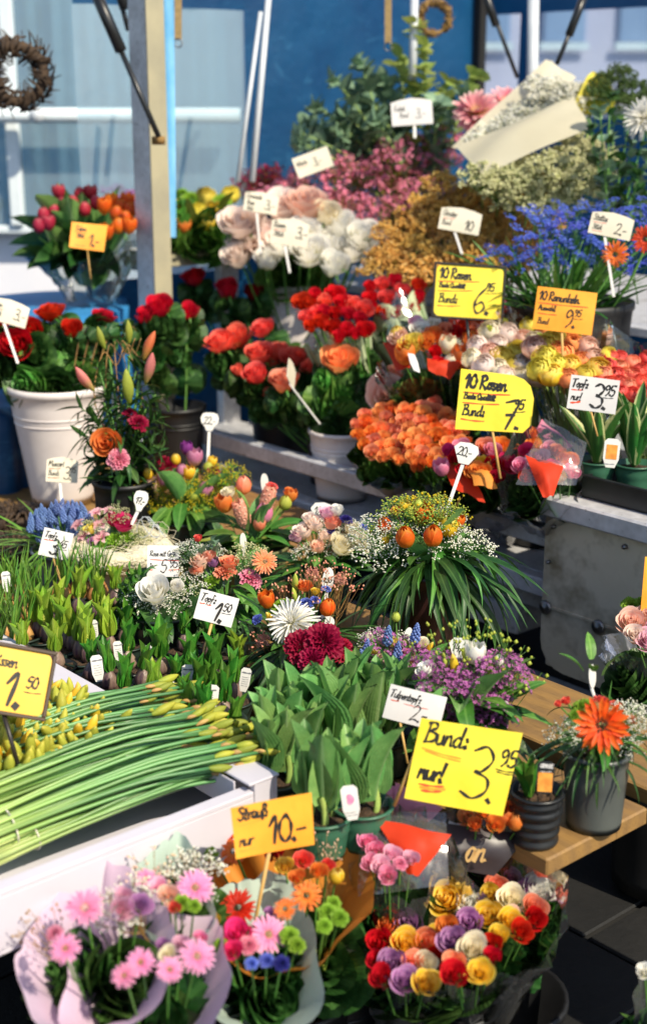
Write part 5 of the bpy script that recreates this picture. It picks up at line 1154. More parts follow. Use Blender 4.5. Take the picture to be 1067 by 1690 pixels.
# ranunculus
b5 = UV(-2.27, 2.72, .60); bucket('bucket', 'black bucket under the ranunculus bouquets', b5-ZA*.1, .125, .105, .19, 'b_black', group='black flower buckets')
def rbq(label, rimp, D, base, rr_, poly, n, kinds, seed, r=17):
    t, rim = bouquet('ranunculus_bouquet', label, rimp, D, base, rr_, 'cello', 'ranunculus bouquets in clear film', .35, .12, seed=seed, greens=None, crumple=.007, ruffle=.12)
    sp = jig(poly, n, r*1.55, seed); fill(t, base, mix_items(sp, kinds, r, seed), D, slope=.0022, stems=False)
    rr = random.Random(seed)
    for x, y in sp:
        p = C(x, y+r*.5, D+(sum(q[1] for q in sp)/len(sp)-y)*.0022); stem_at(t, Vector(base)+Vector((rr.uniform(-.03, .03), rr.uniform(-.02, .02), .0)), p, .003, 'stemlight')
    for i in range(5):
        x, y = rr.choice(sp); head(t, 'bud_greenb', C(x+rr.uniform(-14, 14), y-rr.uniform(4, 16), D), 8*D/F, ZA+TOCAM(rim)*.3)
rbq('bouquet of cream and pale pink ranunculus left of the orange sign', (835, 612), 3.52, b5+Vector((-.05, 0, 0)), 68, [(776, 560), (800, 546), (850, 552), (888, 565), (890, 620), (860, 625), (800, 612), (776, 595)], 19, ['ran_cream', 'ran_peach', 'ran_cream', 'ran_lemon', 'ran_blush'], 11, 20)
rbq('bouquet of yellow and apricot ranunculus in clear film below the orange sign', (948, 606), 3.42, b5+Vector((.08, -.06, .0)), 72, [(880, 570), (920, 560), (985, 575), (1005, 590), (985, 620), (930, 625), (885, 612)], 17, ['ran_lemon', 'ran_apricot', 'ran_peach', 'ran_yellow', 'ran_lemon'], 12, 21)
rbq('second row of apricot ranunculus behind the yellow ones', (900, 560), 3.66, b5+Vector((.02, .12, .05)), 70, [(830, 545), (880, 535), (960, 552), (950, 572), (850, 568)], 10, ['ran_apricot', 'ran_cream', 'ran_lemon'], 13, 18)
b6 = UV(-1.98, 2.78, .62)
rbq('bunch of red ranunculus with round green buds at the right edge', (1030, 640), 3.36, b6, 66, [(970, 600), (1010, 588), (1075, 590), (1085, 650), (1040, 655), (985, 640)], 24, ['ran_coral', 'ran_red', 'ran_coral', 'ran_salmon', 'ran_coral'], 14, 15)
# orange rose bunches
for lab, rimp, D, base, rr_, poly, n, seed in (
    ('left bunch of dense orange roses in clear film on the guard rail', (640, 745), 3.62, UV(-2.62, 2.60, .52), 58, [(584, 705), (605, 684), (660, 672), (690, 690), (690, 745), (655, 765), (605, 748)], 26, 21),
    ('right bunch of dense orange roses in clear film under the yellow 7,95 sign', (722, 750), 3.55, UV(-2.46, 2.60, .52), 58, [(665, 680), (715, 668), (765, 690), (770, 735), (745, 765), (690, 775), (668, 740)], 28, 22),
    ('rear bunch of orange roses showing above the other two', (710, 690), 3.78, UV(-2.52, 2.74, .52), 55, [(655, 670), (700, 662), (760, 672), (765, 690), (660, 690)], 12, 23)):
    t, rim = bouquet('rose_bouquet', lab, rimp, D, base, rr_, 'cello', 'orange rose bunches', .12, .15, seed=seed, greens=('rose', 'l_mid', 14))
    fill(t, base, mix_items(jig(poly, int(n*1.4), 17, seed), ['rose_apricot', 'rose_orange', 'rose_apricot', 'rose_salmon'], 13, seed), D, .5, 1.0, .0028)
# pink and orange bouquets in orange paper at the rail end
b8 = UV(-2.28, 2.60, .52)
t, rim = bouquet('mixed_bouquet', 'pink and orange rose bouquet with orange paper flaps at the guard rail end', (800, 800), 3.34, b8, 66, 'cello', 'mixed bouquets in bright paper', .2, .2, seed=31)
fill(t, b8, [('rose_hotpink', 740, 748, 15), ('rose_red', 752, 757, 13), ('tul_pink', 728, 772, 13), ('rose_orange', 789, 782, 18), ('tul_yellow', 796, 770, 14), ('rose_red', 815, 770, 17), ('rose_hotpink', 836, 768, 17), ('rose_pink', 812, 748, 16), ('rose_orange', 845, 750, 17), ('rose_salmon', 800, 742, 16), ('rose_palepink', 775, 752, 15), ('rose_pink', 760, 740, 14), ('rose_orange', 828, 738, 15), ('rose_red', 768, 775, 13), ('rose_darkred', 820, 790, 14)], 3.30, slope=.0024)
sheet(t, 'paper_wrap', [C(750, 806, 3.20), C(800, 830, 3.18), C(775, 770, 3.24), C(722, 764, 3.30)], 'pp_red', 5, 5, .015, 5); sheet(t, 'paper_wrap', [C(782, 800, 3.16), C(820, 808, 3.16), C(812, 778, 3.2), C(774, 776, 3.2)], 'pp_orange', 5, 5, .02, 6)
b9 = UV(-2.12, 2.62, .52)
t, rim = bouquet('mixed_bouquet', 'pink and orange rose bouquet in clear film with a rose pink paper corner standing up', (890, 800), 3.22, b9, 66, 'cellod', 'mixed bouquets in bright paper', .3, .2, seed=33)
fill(t, b9, [('rose_pink', 858, 772, 16), ('rose_hotpink', 868, 748, 16), ('rose_palepink', 888, 760, 17), ('rose_orange', 935, 765, 17), ('rose_salmon', 918, 750, 15), ('rose_pink', 905, 745, 15), ('rose_orange', 880, 738, 15), ('rose_pink', 942, 782, 14), ('rose_hotpink', 912, 775, 14), ('rose_red', 870, 790, 13), ('rose_yellow', 922, 790, 13)], 3.18, slope=.0024)
sheet(t, 'paper_wrap', [C(872, 735, 3.24), C(918, 752, 3.24), C(945, 735, 3.27), C(893, 692, 3.30)], 'pp_rose', 6, 6, .015, 7); sheet(t, 'paper_wrap', [C(895, 822, 3.02), C(912, 818, 3.02), C(930, 768, 3.06), C(866, 752, 3.08)], 'pp_red', 6, 6, .02, 8)
sheet(t, 'cellophane', [C(850, 800, 3.05), C(950, 800, 3.05), C(968, 730, 3.1), C(898, 690, 3.15)], 'cellod', 8, 8, .02, 9)
# right edge bouquet by the steel plate
b10 = UV(-1.62, 2.20, .0)
t, rim = bouquet('mixed_bouquet', 'pale pink rose bouquet in clear film at the right edge before the steel plate', (1075, 1070), 2.85, C(1090, 1190, 2.85), 78, 'cellod', None, .35, .2, seed=35, greens=('rose', 'l_dark', 16), crumple=.01)
fill(t, C(1090, 1190, 2.85), [('rose_peach', 1040, 1030, 22), ('rose_blush', 1048, 1052, 20), ('rose_palepink', 1070, 1060, 20), ('rose_peach', 1066, 1020, 20), ('rose_palepink', 1085, 1040, 22), ('gmum', 1040, 1000, 18), ('gmum', 1062, 998, 18)], 2.82)
tb = thing('bucket', 'dark bucket below the pale pink bouquet at the right edge', 'bucket', C(1100, 1190, 2.85)-ZA*.36); WM[tb.name]; put(tb, 'body', pot_mesh(.11, .09, .36, False), M['b_black'], WM[tb.name])

# ------------------------------------------------------------------ variegated pots in the tray on the steel box
tr0 = UV(-1.80, 2.60, .722)
t = thing('plant_tray', 'black plastic tray of small pots on the steel box at the right', 'tray', tr0, 'black plant trays')
def tray(t, u0, u1, v0, v1, z, h=.035):
    put(t, 'base', box_mesh((u0, v0, z), (u1, v1, z+.004), 0), M['black'], MU)
    for a, b in (((u0, v0, z), (u1, v0+.004, z+h)), ((u0, v1-.004, z), (u1, v1, z+h)), ((u0, v0+.0045, z), (u0+.004, v1-.0045, z+h)), ((u1-.004, v0+.0045, z), (u1, v1-.0045, z+h))): put(t, 'side', box_mesh(a, b, 0), M['black'], MU)
    for a, b in (((u0-.004, v0-.006, z+h+.0005), (u1+.004, v0+.004, z+h+.004)), ((u0-.004, v1-.004, z+h+.0005), (u1+.004, v1+.006, z+h+.004))): put(t, 'lip', box_mesh(a, b, .001), M['black'], MU)
tray(t, -1.945, -1.40, 2.46, 2.72, .7225, .05)
def potplant(label, c, rt, rb, h, mat, lk, lm, n, L, el, group, wide=1.0, bulb=None, cat='potted plant', name='potted_plant', lm2=None, ribs=0):
    t = thing(name, label, cat, c, group); pot_part(t, Vector(c), rt, rb, h, mat, True, ribs)
    return t
for lab, px, py, n, hgt in (('variegated bulb plant left of the tag in the black tray', 983, 742, 9, .15), ('variegated bulb plant beside the right edge in the black tray', 1046, 748, 11, .17)):
    c = A(px, py+20, .79); c.z = .727; t = potplant(lab, c, .044, .034, .068, 'b_green', '', '', 0, 0, 0, 'variegated bulb plants in the tray')
    collar(t, 'hya', 'l_var', n, c+ZA*.06, .014, (0, .01), (hgt*.8, hgt*1.15), (58, 86), wide=.8)
c = A(1000, 735, .80); c.z = .727
t = potplant('variegated bulb plant at the back of the black tray', UV(-1.72, 2.66, .727), .044, .034, .068, 'b_green', '', '', 0, 0, 0, 'variegated bulb plants in the tray'); collar(t, 'hya', 'l_var', 8, UV(-1.72, 2.66, .79), .014, (0, .01), (.12, .18), (58, 86), wide=.8)
t = potplant('variegated bulb plant farthest right in the black tray', UV(-1.62, 2.57, .727), .044, .034, .068, 'b_green', '', '', 0, 0, 0, 'variegated bulb plants in the tray'); collar(t, 'hya', 'l_var', 8, UV(-1.62, 2.57, .79), .014, (0, .01), (.12, .18), (58, 86), wide=.8)
# ------------------------------------------------------------------ flower arrangements on the plank table
class Arr:
    def __init__(s, label, px, py, h, rt=.06, rb=.045, mat='b_dkgreen', name='flower_arrangement', cat='flower arrangement', group='flower arrangements on the plank table', pot=True, z=.5, ribs=0):
        top = A(px, py, z+h); s.top = top; base = top-ZA*h
        s.base = base; s.t = thing(name, label, cat, base, group); s.D = depth(top); s.py = py; s.px = px
        if pot: pot_part(s.t, base, rt, rb, h, mat, True, ribs)
    def at(s, px, py, dd=0.0): return C(px, py, s.D+dd-.03+(s.py-py)/F*s.D*.15)
    def f(s, k, px, py, r, dd=0.0, face=None, stem=True, **kw):
        p = s.at(px, py, dd); o = p-(s.top+ZA*.02)
        fc = Vector(face) if face is not None else o.normalized()*.8+ZA*.35+TOCAM(p)*.45
        return head(s.t, k, p, r*s.D/F, fc, stem_from=s.top.lerp(p, .15) if stem else None, **kw)
    def col(s, key, mat, n, rad, z, L, el, az=(0, 360), wide=1.0, name='leaf', c=None): collar(s.t, key, mat, max(4, int(n*.68)), (c or s.top)-ZA*(.0 if c else .012), rad, z, (L[0]*.86, L[1]*.86), (el[0], el[0]+(el[1]-el[0])*.8), az, wide=wide, name=name)
    def sp(s, key, mat, pts, h, stem='stem', needle='l_mid', dd=0.0, wide=1.0, lean=.5):
        for x, y in pts:
            p = s.at(x, y, dd+RND.uniform(-.02, .02)); d = (p-s.top).normalized()*lean+ZA*.6+TOCAM(p)*.15
            spray(s.t, key, mat, p, h*RND.uniform(.85, 1.15), d, stem, needle=needle, wide=wide)

# lily bouquet below the post
a = Arr('tall lily bouquet with closed buds and one orange rose beside the left white bucket', 205, 790, .20, .075, .06, 'b_black', cat='bouquet', name='lily_bouquet', group=None)
for k, px, py, r, fc in (('lily_lilyp', 156, 646, 26, (-.55, -.2, .8)), ('lily_lilyg', 174, 577, 20, (-.35, 0, 1)), ('lily_lilyg', 213, 568, 20, (.05, 0, 1)), ('lily_lilyo', 237, 595, 26, (.35, 0, 1)), ('lily_lilyp', 240, 634, 28, (.3, -.1, 1)), ('lily_lilyg', 214, 668, 31, (-.02, -.25, 1))):
    p = a.at(px, py, -.03); o = head(a.t, k, p+Vector(fc).normalized()*r*a.D/F, r*a.D/F, fc); stem_at(o, a.top, p-Vector(fc).normalized()*r*a.D/F*.95, .0035)
a.f('carn_burg', 229, 698, 19, -.06); a.f('rose_orange', 179, 731, 21, -.08, (-.2, -1, .4)); a.f('carn_pinkcarn', 196, 758, 20, -.1); a.f('carn_burg', 215, 682, 14, -.02)
for px, py in ((150, 690), (240, 720), (262, 690), (170, 640), (225, 610), (138, 720), (258, 650), (150, 760), (268, 740), (160, 600), (200, 640), (245, 590), (130, 670)):
    tip = a.at(px, py); branch(a.t, [a.top, a.top.lerp(tip, .6)+ZA*.03, tip], .0025, 'lance', 'l_dark', 18, (.05, .10), 'stem', 'branch')
a.col('lance', 'l_dark', 60, .04, (0, .16), (.07, .13), (-25, 55)); a.col('rusc', 'l_dark', 34, .05, (0, .10), (.05, .09), (-30, 40)); a.col('rusc', 'l_mid', 10, .05, (.05, .15), (.05, .08), (0, 60))
for i in range(5):
    p = a.at(170+i*10, 560+RND.uniform(-20, 30)); put(a.t, 'twig', tube_mesh(cat_rom([a.top+ZA*.05, a.top.lerp(p, .6)+Vector((.02*(i-2), 0, 0)), p, p+Vector((.03, 0, -.03)), p+Vector((.05, -.01, .01))], 5), .0016, 4), M['twig'], Matrix.Identity(4))

# (a) pink and yellow tulip arrangement under the 22.- tag
a = Arr('arrangement of pink tulips and yellow flowers under the 22.- tag', 305, 850, .11, .085, .07, 'b_dkgreen')
for it in (('tul_pinktulip', 276, 792, 14), ('tul_pinktulip', 340, 806, 13), ('tul_pinktulip', 321, 755, 13), ('carn_burg', 278, 770, 16), ('tul_purple', 308, 740, 10), ('tul_yellow', 290, 758, 9), ('tul_yellow', 312, 780, 10), ('tul_lime', 344, 770, 9), ('carn_burg', 352, 775, 13), ('tul_yellow', 245, 782, 9), ('rose_peach', 252, 803, 13), ('tul_lime', 318, 818, 9), ('tul_lime', 293, 805, 8), ('tul_yellow', 350, 762, 8), ('tul_pinktulip', 300, 776, 10), ('carn_burg', 270, 760, 12)): a.f(*it)
a.sp('gold', 'golden', ((250, 810), (262, 820), (280, 815), (240, 795), (365, 770), (375, 785), (385, 768), (360, 800), (330, 795), (300, 815), (268, 785), (345, 825), (318, 800), (235, 805)), .12, needle='l_lime')
a.col('rusc', 'l_mid', 36, .07, (0, .05), (.07, .12), (-25, 45)); a.col('rusc', 'l_dark', 40, .07, (-.01, .03), (.08, .13), (-35, 25)); a.col('tulip', 'l_tulip', 8, .03, (.02, .06), (.10, .15), (45, 85))
# (b) peach tulip arrangement
a = Arr('arrangement of peach tulips and hyacinths in an olive pot below the guard rail', 420, 898, .10, .078, .062, 'b_olive')
for it in (('tul_salmon', 402, 800, 14), ('tul_orange', 370, 831, 14), ('hya_peach', 398, 845, 24), ('hya_peach', 442, 822, 24), ('tul_pink', 436, 846, 16), ('tul_lime', 471, 829, 12), ('tul_orange', 480, 818, 10), ('carn_red2', 448, 803, 12), ('rose_cream', 378, 815, 12), ('tul_salmon', 428, 866, 10), ('rose_orange', 476, 815, 10)):
    a.f(*(('carn_coral',)+it[1:] if it[0] == 'carn_red2' else it))
a.col('tulip', 'l_tulip', 8, .03, (.02, .06), (.09, .14), (60, 88)); a.col('rusc', 'l_mid', 40, .06, (0, .06), (.08, .13), (-20, 50)); a.col('rusc', 'l_dark', 44, .07, (-.01, .03), (.08, .13), (-30, 25)); a.col('lance', 'l_olive', 10, .05, (0, .03), (.12, .18), (5, 40))
# (c) grape hyacinth pot
a = Arr('slate pot of blue grape hyacinths with grassy leaves behind the Topf 3.45 card', 106, 905, .09, .074, .058, 'b_slate', name='grape_hyacinth_pot', cat='potted plant', group=None)
sp = jig([(48, 860), (70, 838), (120, 832), (150, 845), (152, 872), (110, 885), (60, 885)], 54, 9, 5)
for x, y in sp: a.f('musc', x, y, 12, RND.uniform(-.06, .06), (RND.uniform(-.25, .25), RND.uniform(-.2, .2), 1))
a.col('grass', 'l_narc', 90, .05, (-.01, .01), (.13, .20), (20, 88), wide=1.7)
# (d) basket with sisal collar
a = Arr('cream pot arrangement with a pink rose inside a pale yellow sisal collar', 192, 925, .09, .085, .066, 'b_cream', group='flower arrangements on the plank table')
c = a.top
def nest(t, c, r0, r1, z0, z1, mat, n, seed):
    mb = MB(); rr = random.Random(seed)
    for i in range(n):
        a0 = rr.uniform(0, 6.28); ln = rr.uniform(.5, 1.4); pts = []; b = rr.uniform(0, 1); zz = rr.uniform(0, 1); wob = rr.uniform(0, 6)
        for j in range(5):
            aa = a0+ln*j/4; r = r0+(r1-r0)*(b+.25*math.sin(wob+j*1.3)); pts.append((r*math.cos(aa), r*math.sin(aa), z0+(z1-z0)*(zz+.3*math.sin(wob*2+j))))
        mb.tube(pts, .0007, 3, False)
    put(t, 'sisal_fibre', mb.mesh('sisal_fibres'), M['sisal'], Matrix.Translation(c), stuff=True)
M['sisal'] = plain('sisal', 'F6F0D8', 'EDE3C0', .8, scale=30, tr=.3); M['sisalbody'] = plain('sisal_felt', 'F4EDD2', 'E8DDB8', .9, scale=40, bump=1.0, bd=.01, tr=.2)
mb = MB(); rr = random.Random(4); n = 28
mb.lathe([(.06, .018), (.09, -.006), (.122, .002), (.134, .018), (.118, .034), (.09, .037), (.062, .030)], n)
for i, v in enumerate(mb.v): k = 1+.05*math.sin(v[0]*90)+.04*math.sin(v[1]*120+v[2]*60); mb.v[i] = (v[0]*k, v[1]*k, v[2]+.006*math.sin(v[0]*70+v[1]*50))
put(a.t, 'sisal_collar', mb.mesh('sisal_collar'), M['sisalbody'], Matrix.Translation(c+ZA*.012))
nest(a.t, c+ZA*.012, .075, .132, -.004, .036, 'sisal', 300, 3)
for it in (('rose_hotpink', 202, 866, 19), ('rose_hotpink', 187, 860, 14), ('alst', 168, 868, 17), ('alst', 168, 890, 17), ('alst', 160, 848, 14), ('alst', 140, 885, 15), ('alst', 180, 845, 13), ('alst', 130, 868, 14), ('gmum', 190, 890, 17), ('gmum', 210, 885, 14), ('rose_lemon', 150, 875, 11), ('gmum', 175, 902, 13), ('alst_bz', 150, 895, 10)): a.f(*it)
a.sp('gyp', 'gypc', ((222, 870), (235, 878), (145, 860), (225, 890), (205, 905), (190, 840)), .08); a.col('rusc', 'l_mid', 30, .04, (.02, .05), (.04, .07), (0, 60)); a.col('rusc', 'l_lime', 12, .04, (.02, .06), (.03, .05), (10, 60))
for i in range(3): put(a.t, 'wire', tube_mesh([a.at(240+i*9, 870)+Vector((.02*math.cos(k*.55+i), .0, .025*math.sin(k*.6))) for k in range(12)], .0009, 4), M['tube_white'], Matrix.Identity(4))
# (e) white rose with gypsophila
a = Arr('white rose with gypsophila in a dark green pot behind the 5,95 card', 268, 1008, .105, .064, .052, 'b_dkgreen')
a.f('rosec_white', 256, 980, 27, -.03, (-.1, -.6, 1)); a.f('rose_white', 290, 970, 13, 0)
a.sp('gyp', 'gyp', ((235, 985), (250, 992), (270, 990), (285, 985), (225, 975), (295, 980), (262, 998), (280, 995), (240, 998)), .075, wide=1.2)
a.col('rose', 'l_dark', 12, .05, (0, .02), (.05, .08), (-15, 25)); a.col('rusc', 'l_mid', 18, .05, (0, .03), (.05, .08), (0, 45)); a.col('rusc', 'l_dark', 14, .05, (0, .02), (.07, .1), (-10, 20), az=(150, 300))
for px, py in ((200, 968), (195, 990), (215, 950)):
    tip = a.at(px, py); branch(a.t, [a.top, a.top.lerp(tip, .6)+ZA*.03, tip], .002, 'rusc', 'l_mid', 16, (.03, .045), 'stem', 'branch')
# (f) peach orange mixed arrangement
a = Arr('mixed arrangement of a peach rose, orange carnation, pink carnation and a yellow orange gerbera', 372, 1005, .10, .075, .06, 'b_dkgreen')
for it in (('rose_peach', 332, 930, 18), ('rose_peachy', 345, 922, 13), ('carn_salmon', 372, 944, 21), ('rose_salmon', 378, 932, 15), ('carn_pinkcarn', 413, 955, 23), ('rose_coral', 327, 890, 8), ('gmum', 350, 960, 16), ('rose_peachy', 328, 942, 13)): a.f(*it)
a.f('mum_gold', 437, 927, 23, -.02, (.1, -.8, .6)); a.f('rose_lilac', 352, 930, 11)
a.sp('gyp', 'gyp', ((300, 920), (310, 950), (345, 900), (305, 895)), .08); a.sp('gyp', 'gypc', ((420, 900), (405, 915), (300, 975)), .09)
a.col('rusc', 'l_mid', 40, .06, (0, .07), (.06, .10), (-15, 60)); a.col('rusc', 'l_dark', 40, .07, (-.01, .04), (.06, .1), (-30, 30)); a.col('palm', 'l_mid', 16, .06, (0, .03), (.11, .17), (-10, 40))
for px, py in ((318, 895), (300, 905), (350, 890)):
    tip = a.at(px, py); branch(a.t, [a.top, a.top.lerp(tip, .6)+ZA*.02, tip], .002, 'euca', 'l_euca', 12, (.02, .03), 'stem', 'branch')
# (g) peach and white arrangement, 18.-
a = Arr('pale peach roses and cream hyacinths with blue accents behind the 18.- tag', 525, 945, .10, .075, .06, 'b_dkgreen')
for it in (('rose_peachy', 546, 866, 16), ('rose_cream', 560, 903, 20), ('rose_peach', 524, 905, 14), ('rose_blush', 500, 880, 17), ('rose_blush', 520, 868, 17), ('rose_palepink', 540, 850, 14), ('navy', 571, 858, 13), ('navy', 545, 876, 9), ('rose_cream', 580, 876, 15), ('rose_cream', 590, 890, 14), ('rose_blush', 510, 860, 14), ('rose_white', 555, 845, 13), ('rose_palepink', 490, 888, 12), ('rose_cream', 596, 905, 10), ('statb', 600, 870, 8), ('rose_blush', 535, 885, 12)): a.f(*it)
a.sp('gyp', 'gyp', ((575, 895), (545, 895), (600, 885), (585, 865), (500, 900), (530, 850)), .08); a.col('rusc', 'l_dark', 60, .07, (-.01, .05), (.05, .09), (-25, 40)); a.col('rusc', 'l_mid', 30, .06, (0, .06), (.05, .08), (-5, 60))
# (h) orange tulips with bear grass, 20.-
a = Arr('large orange tulip arrangement with palm leaves hanging all round, under the 20.- tag', 712, 935, .20, .075, .06, 'b_brown')
for it in (('tul_orangetulip', 668, 886, 17, -.06), ('tul_orangetulip', 714, 884, 17, -.07), ('tul_orangetulip', 698, 850, 17), ('tul_orangetulip', 634, 866, 13), ('tul_yellow', 740, 868, 17, -.02), ('rose_yellow', 728, 860, 15), ('tul_yellow', 668, 836, 9), ('tul_lime', 676, 842, 9), ('rose_apricot', 655, 845, 10), ('tul_orangetulip', 756, 860, 10), ('tul_lime', 640, 885, 8), ('tul_yellow', 635, 890, 8), ('tul_lime', 690, 832, 8)): a.f(*it)
a.f('tul_orangetulip', 706, 848, 14, .01)
a.sp('gyp', 'gyp', ((610, 855), (650, 870), (690, 895), (745, 885), (785, 880), (735, 850), (640, 900), (615, 885)), .10, wide=1.2); a.sp('gold', 'lime', ((650, 830), (700, 825), (730, 835), (715, 828), (680, 825)), .12, wide=1.3); a.sp('twigg', 'golden', ((700, 815), (740, 815), (670, 820), (720, 820)), .16, 'twig')
a.col('palm', 'l_dark', 120, .06, (-.01, .05), (.15, .24), (-20, 30), wide=1.3); a.col('palm', 'l_mid', 50, .06, (.0, .06), (.12, .19), (-30, 35)); a.col('palm', 'l_dark', 40, .05, (-.04, .02), (.13, .2), (-60, -5)); a.col('tulip', 'l_tulip', 10, .03, (.02, .07), (.08, .13), (30, 80)); a.col('rusc', 'l_mid', 20, .05, (0, .06), (.07, .11), (-10, 50))
# (i) blue white red bouquet
a = Arr('mixed arrangement with a white spider chrysanthemum, blue statice and orange tulips behind the tulip leaves', 500, 1075, .10, .07, .055, 'b_dkgreen')
a.f('chrys', 482, 1028, 46, -.05, (-.2, -.7, .75), label='white spider chrysanthemum')
for it in (('carn_burg', 498, 1068, 32, -.11), ('carn_burg', 535, 1060, 34, -.12), ('carn_burg', 560, 1072, 24, -.08), ('carn_burg', 515, 1090, 24, -.13), ('carn_burg', 545, 1045, 18, -.03), ('tul_orangetulip', 440, 990, 13), ('tul_orangetulip', 540, 1002, 14), ('lily_lime', 487, 962, 19), ('lily_lime', 486, 982, 14), ('lily_yellow', 448, 1022, 20), ('gmum', 465, 1000, 19), ('rose_orange', 502, 970, 12), ('statb', 505, 995, 14), ('statb', 492, 1002, 10), ('statb', 520, 990, 10), ('statb', 538, 972, 9), ('statb', 424, 1022, 11), ('rose_yellow', 520, 978, 8)): a.f(*it)
a.sp('twigg', 'peachy', ((512, 930), (530, 925), (560, 950), (525, 950), (500, 955), (575, 940), (428, 1050), (470, 970), (545, 940), (455, 960)), .15, 'twig', wide=.8); a.sp('heath', 'hyap', ((515, 940), (562, 950), (430, 1052)), .07, 'twig', wide=.5)
a.col('palm', 'l_dark', 70, .06, (-.01, .05), (.12, .19), (-15, 40)); a.col('grass', 'l_dark', 60, .05, (0, .03), (.16, .24), (0, 50), wide=1.4); a.col('rusc', 'l_mid', 24, .05, (0, .06), (.05, .09), (-10, 60))
# (j) grape hyacinth mixed arrangement
a = Arr('small mixed arrangement of grape hyacinths and pink blossoms behind the tulip pots', 655, 1125, .09, .065, .05, 'b_dkgreen')
for px, py, r in ((640, 1048, 17), (656, 1072, 15), (605, 1068, 15), (686, 1044, 17), (648, 1092, 16), (640, 1098, 14), (597, 1082, 12), (660, 1090, 14)): a.f('musc', px, py, r, -.02, (RND.uniform(-.2, .2), -.15, 1))
for it in (('alst', 635, 1085, 14), ('alst', 672, 1085, 13), ('rose_pink', 630, 1100, 12), ('rose_pink', 672, 1080, 12), ('tul_lime', 653, 1018, 8), ('rose_lemon', 648, 1062, 10), ('rose_cream', 695, 1062, 11), ('rose_palepink', 634, 1060, 10), ('tul_creamt', 608, 1050, 8), ('rose_pink', 680, 1095, 10), ('lily_yellow', 708, 1070, 14), ('rose_lemon', 600, 1095, 9), ('rose_lemon', 620, 1075, 8), ('tul_lime', 668, 1062, 7), ('rose_cream', 655, 1105, 9), ('carn_pinkcarn', 622, 1090, 11)): a.f(*it)
a.sp('wax', 'waxp', ((625, 1045), (645, 1070), (680, 1060), (610, 1090), (665, 1100), (690, 1075)), .09, needle='l_mid'); a.sp('gyp', 'gyp', ((615, 1040), (660, 1050), (640, 1080)), .08); a.sp('gold', 'lime', ((600, 1070), (615, 1100), (690, 1090)), .09, wide=1.2)
a.col('rusc', 'l_mid', 40, .05, (0, .06), (.05, .09), (-10, 60)); a.col('lance', 'l_dark', 24, .05, (0, .04), (.07, .12), (-20, 40)); a.col('rusc', 'l_dark', 14, .05, (-.01, .03), (.06, .09), (-30, 20))
# (k) purple waxflower and white tulips, 14.-
a = Arr('purple waxflower and white tulip arrangement on the planks behind the big yellow card', 765, 1185, .11, .07, .055, 'b_dkgreen')
for it in (('tul_white', 783, 1078, 17), ('rose_white', 704, 1108, 15), ('rose_white', 757, 1164, 14), ('rose_white', 823, 1170, 15), ('rose_white', 700, 1140, 12), ('tul_white', 822, 1090, 10), ('lily_yellow', 750, 1102, 26), ('lily_lime', 805, 1112, 16), ('lily_yellow', 828, 1112, 13), ('lily_lime', 765, 1080, 13), ('lily_lime', 735, 1095, 13)): a.f(*it)
a.sp('wax', 'waxp', ((715, 1105), (735, 1095), (725, 1125), (790, 1125), (800, 1140), (775, 1135), (815, 1115), (850, 1100), (840, 1085), (745, 1125), (785, 1150), (805, 1165), (760, 1110), (820, 1150), (800, 1095), (795, 1180), (710, 1085)), .10, needle='l_mid', wide=1.1); a.sp('twigg', 'lime', ((775, 1025), (820, 1045), (745, 1035), (850, 1065), (725, 1050)), .2, 'stem', wide=.9)
a.col('rusc', 'l_mid', 40, .06, (0, .07), (.07, .11), (-15, 60)); a.col('rusc', 'l_dark', 36, .06, (-.02, .04), (.07, .12), (-35, 30)); a.col('tulip', 'l_tulip', 10, .03, (.02, .06), (.09, .13), (30, 80))
put(a.t, 'leaf', LIB['rusc1'], M['l_mid'], frame(a.at(848, 1150), a.at(895, 1122)-a.at(848, 1150)+ZA*.01, (0, -.3, 1), .062))
# gerbera pot at the right
a = Arr('orange gerbera arrangement in a grey pot standing on the end of the plank table', 985, 1235, .128, .050, .043, 'b_grey', z=.501)
gp = a.at(993, 1197, -.09); big_gerbera(a.t, gp, 47*a.D/F, TOCAM(gp)*1.0+ZA*.02+Vector((-.02, 0, 0)), 'petal_gerbora', 'gdark', a.top)
for it in (('carn_coral', 990, 1158, 19, .05), ('carn_coral', 1015, 1165, 16, .06), ('gmum', 960, 1168, 20, .0), ('gmum', 948, 1180, 12, -.02), ('rose_coral', 921, 1163, 7), ('rose_coral', 934, 1158, 8), ('rose_peachy', 1040, 1190, 9)): a.f(*it)
a.sp('gyp', 'gyp', ((925, 1200), (1040, 1180), (1030, 1215), (945, 1215), (1050, 1165)), .07)
a.col('palm', 'l_dark', 60, .04, (0, .04), (.07, .13), (-20, 45)); a.col('rusc', 'l_mid', 26, .04, (0, .04), (.04, .07), (-10, 60)); a.col('grass', 'l_mid', 26, .03, (0, .03), (.10, .15), (20, 80)); a.col('palm', 'l_dark', 22, .045, (-.01, .01), (.07, .1), (-60, -10)); a.col('rusc', 'l_mid', 4, .03, (.05, .07), (.05, .06), (50, 80), c=a.at(975, 1170))
# dark round leaf plants / twig nests at the left edge behind the grape hyacinths
for lb, px, py in (('brown twig nest with pale succulents at the left edge', 25, 905), ('twig nest with pale leaves behind the first one at the left edge', 20, 855)):
    c = A(px, py, .54); t = wreath(lb, px, py, 40, 3.6, 'bark', .028, 'nest', 120, True, c, 'bark'); t.name = 'twig_nest'
    collar(t, 'rusc', 'l_euca', 34, c+ZA*.015, .07, (0, .02), (.03, .055), (5, 70)); collar(t, 'rusc', 'l_mid', 14, c+ZA*.0, .09, (0, .02), (.04, .06), (0, 50))
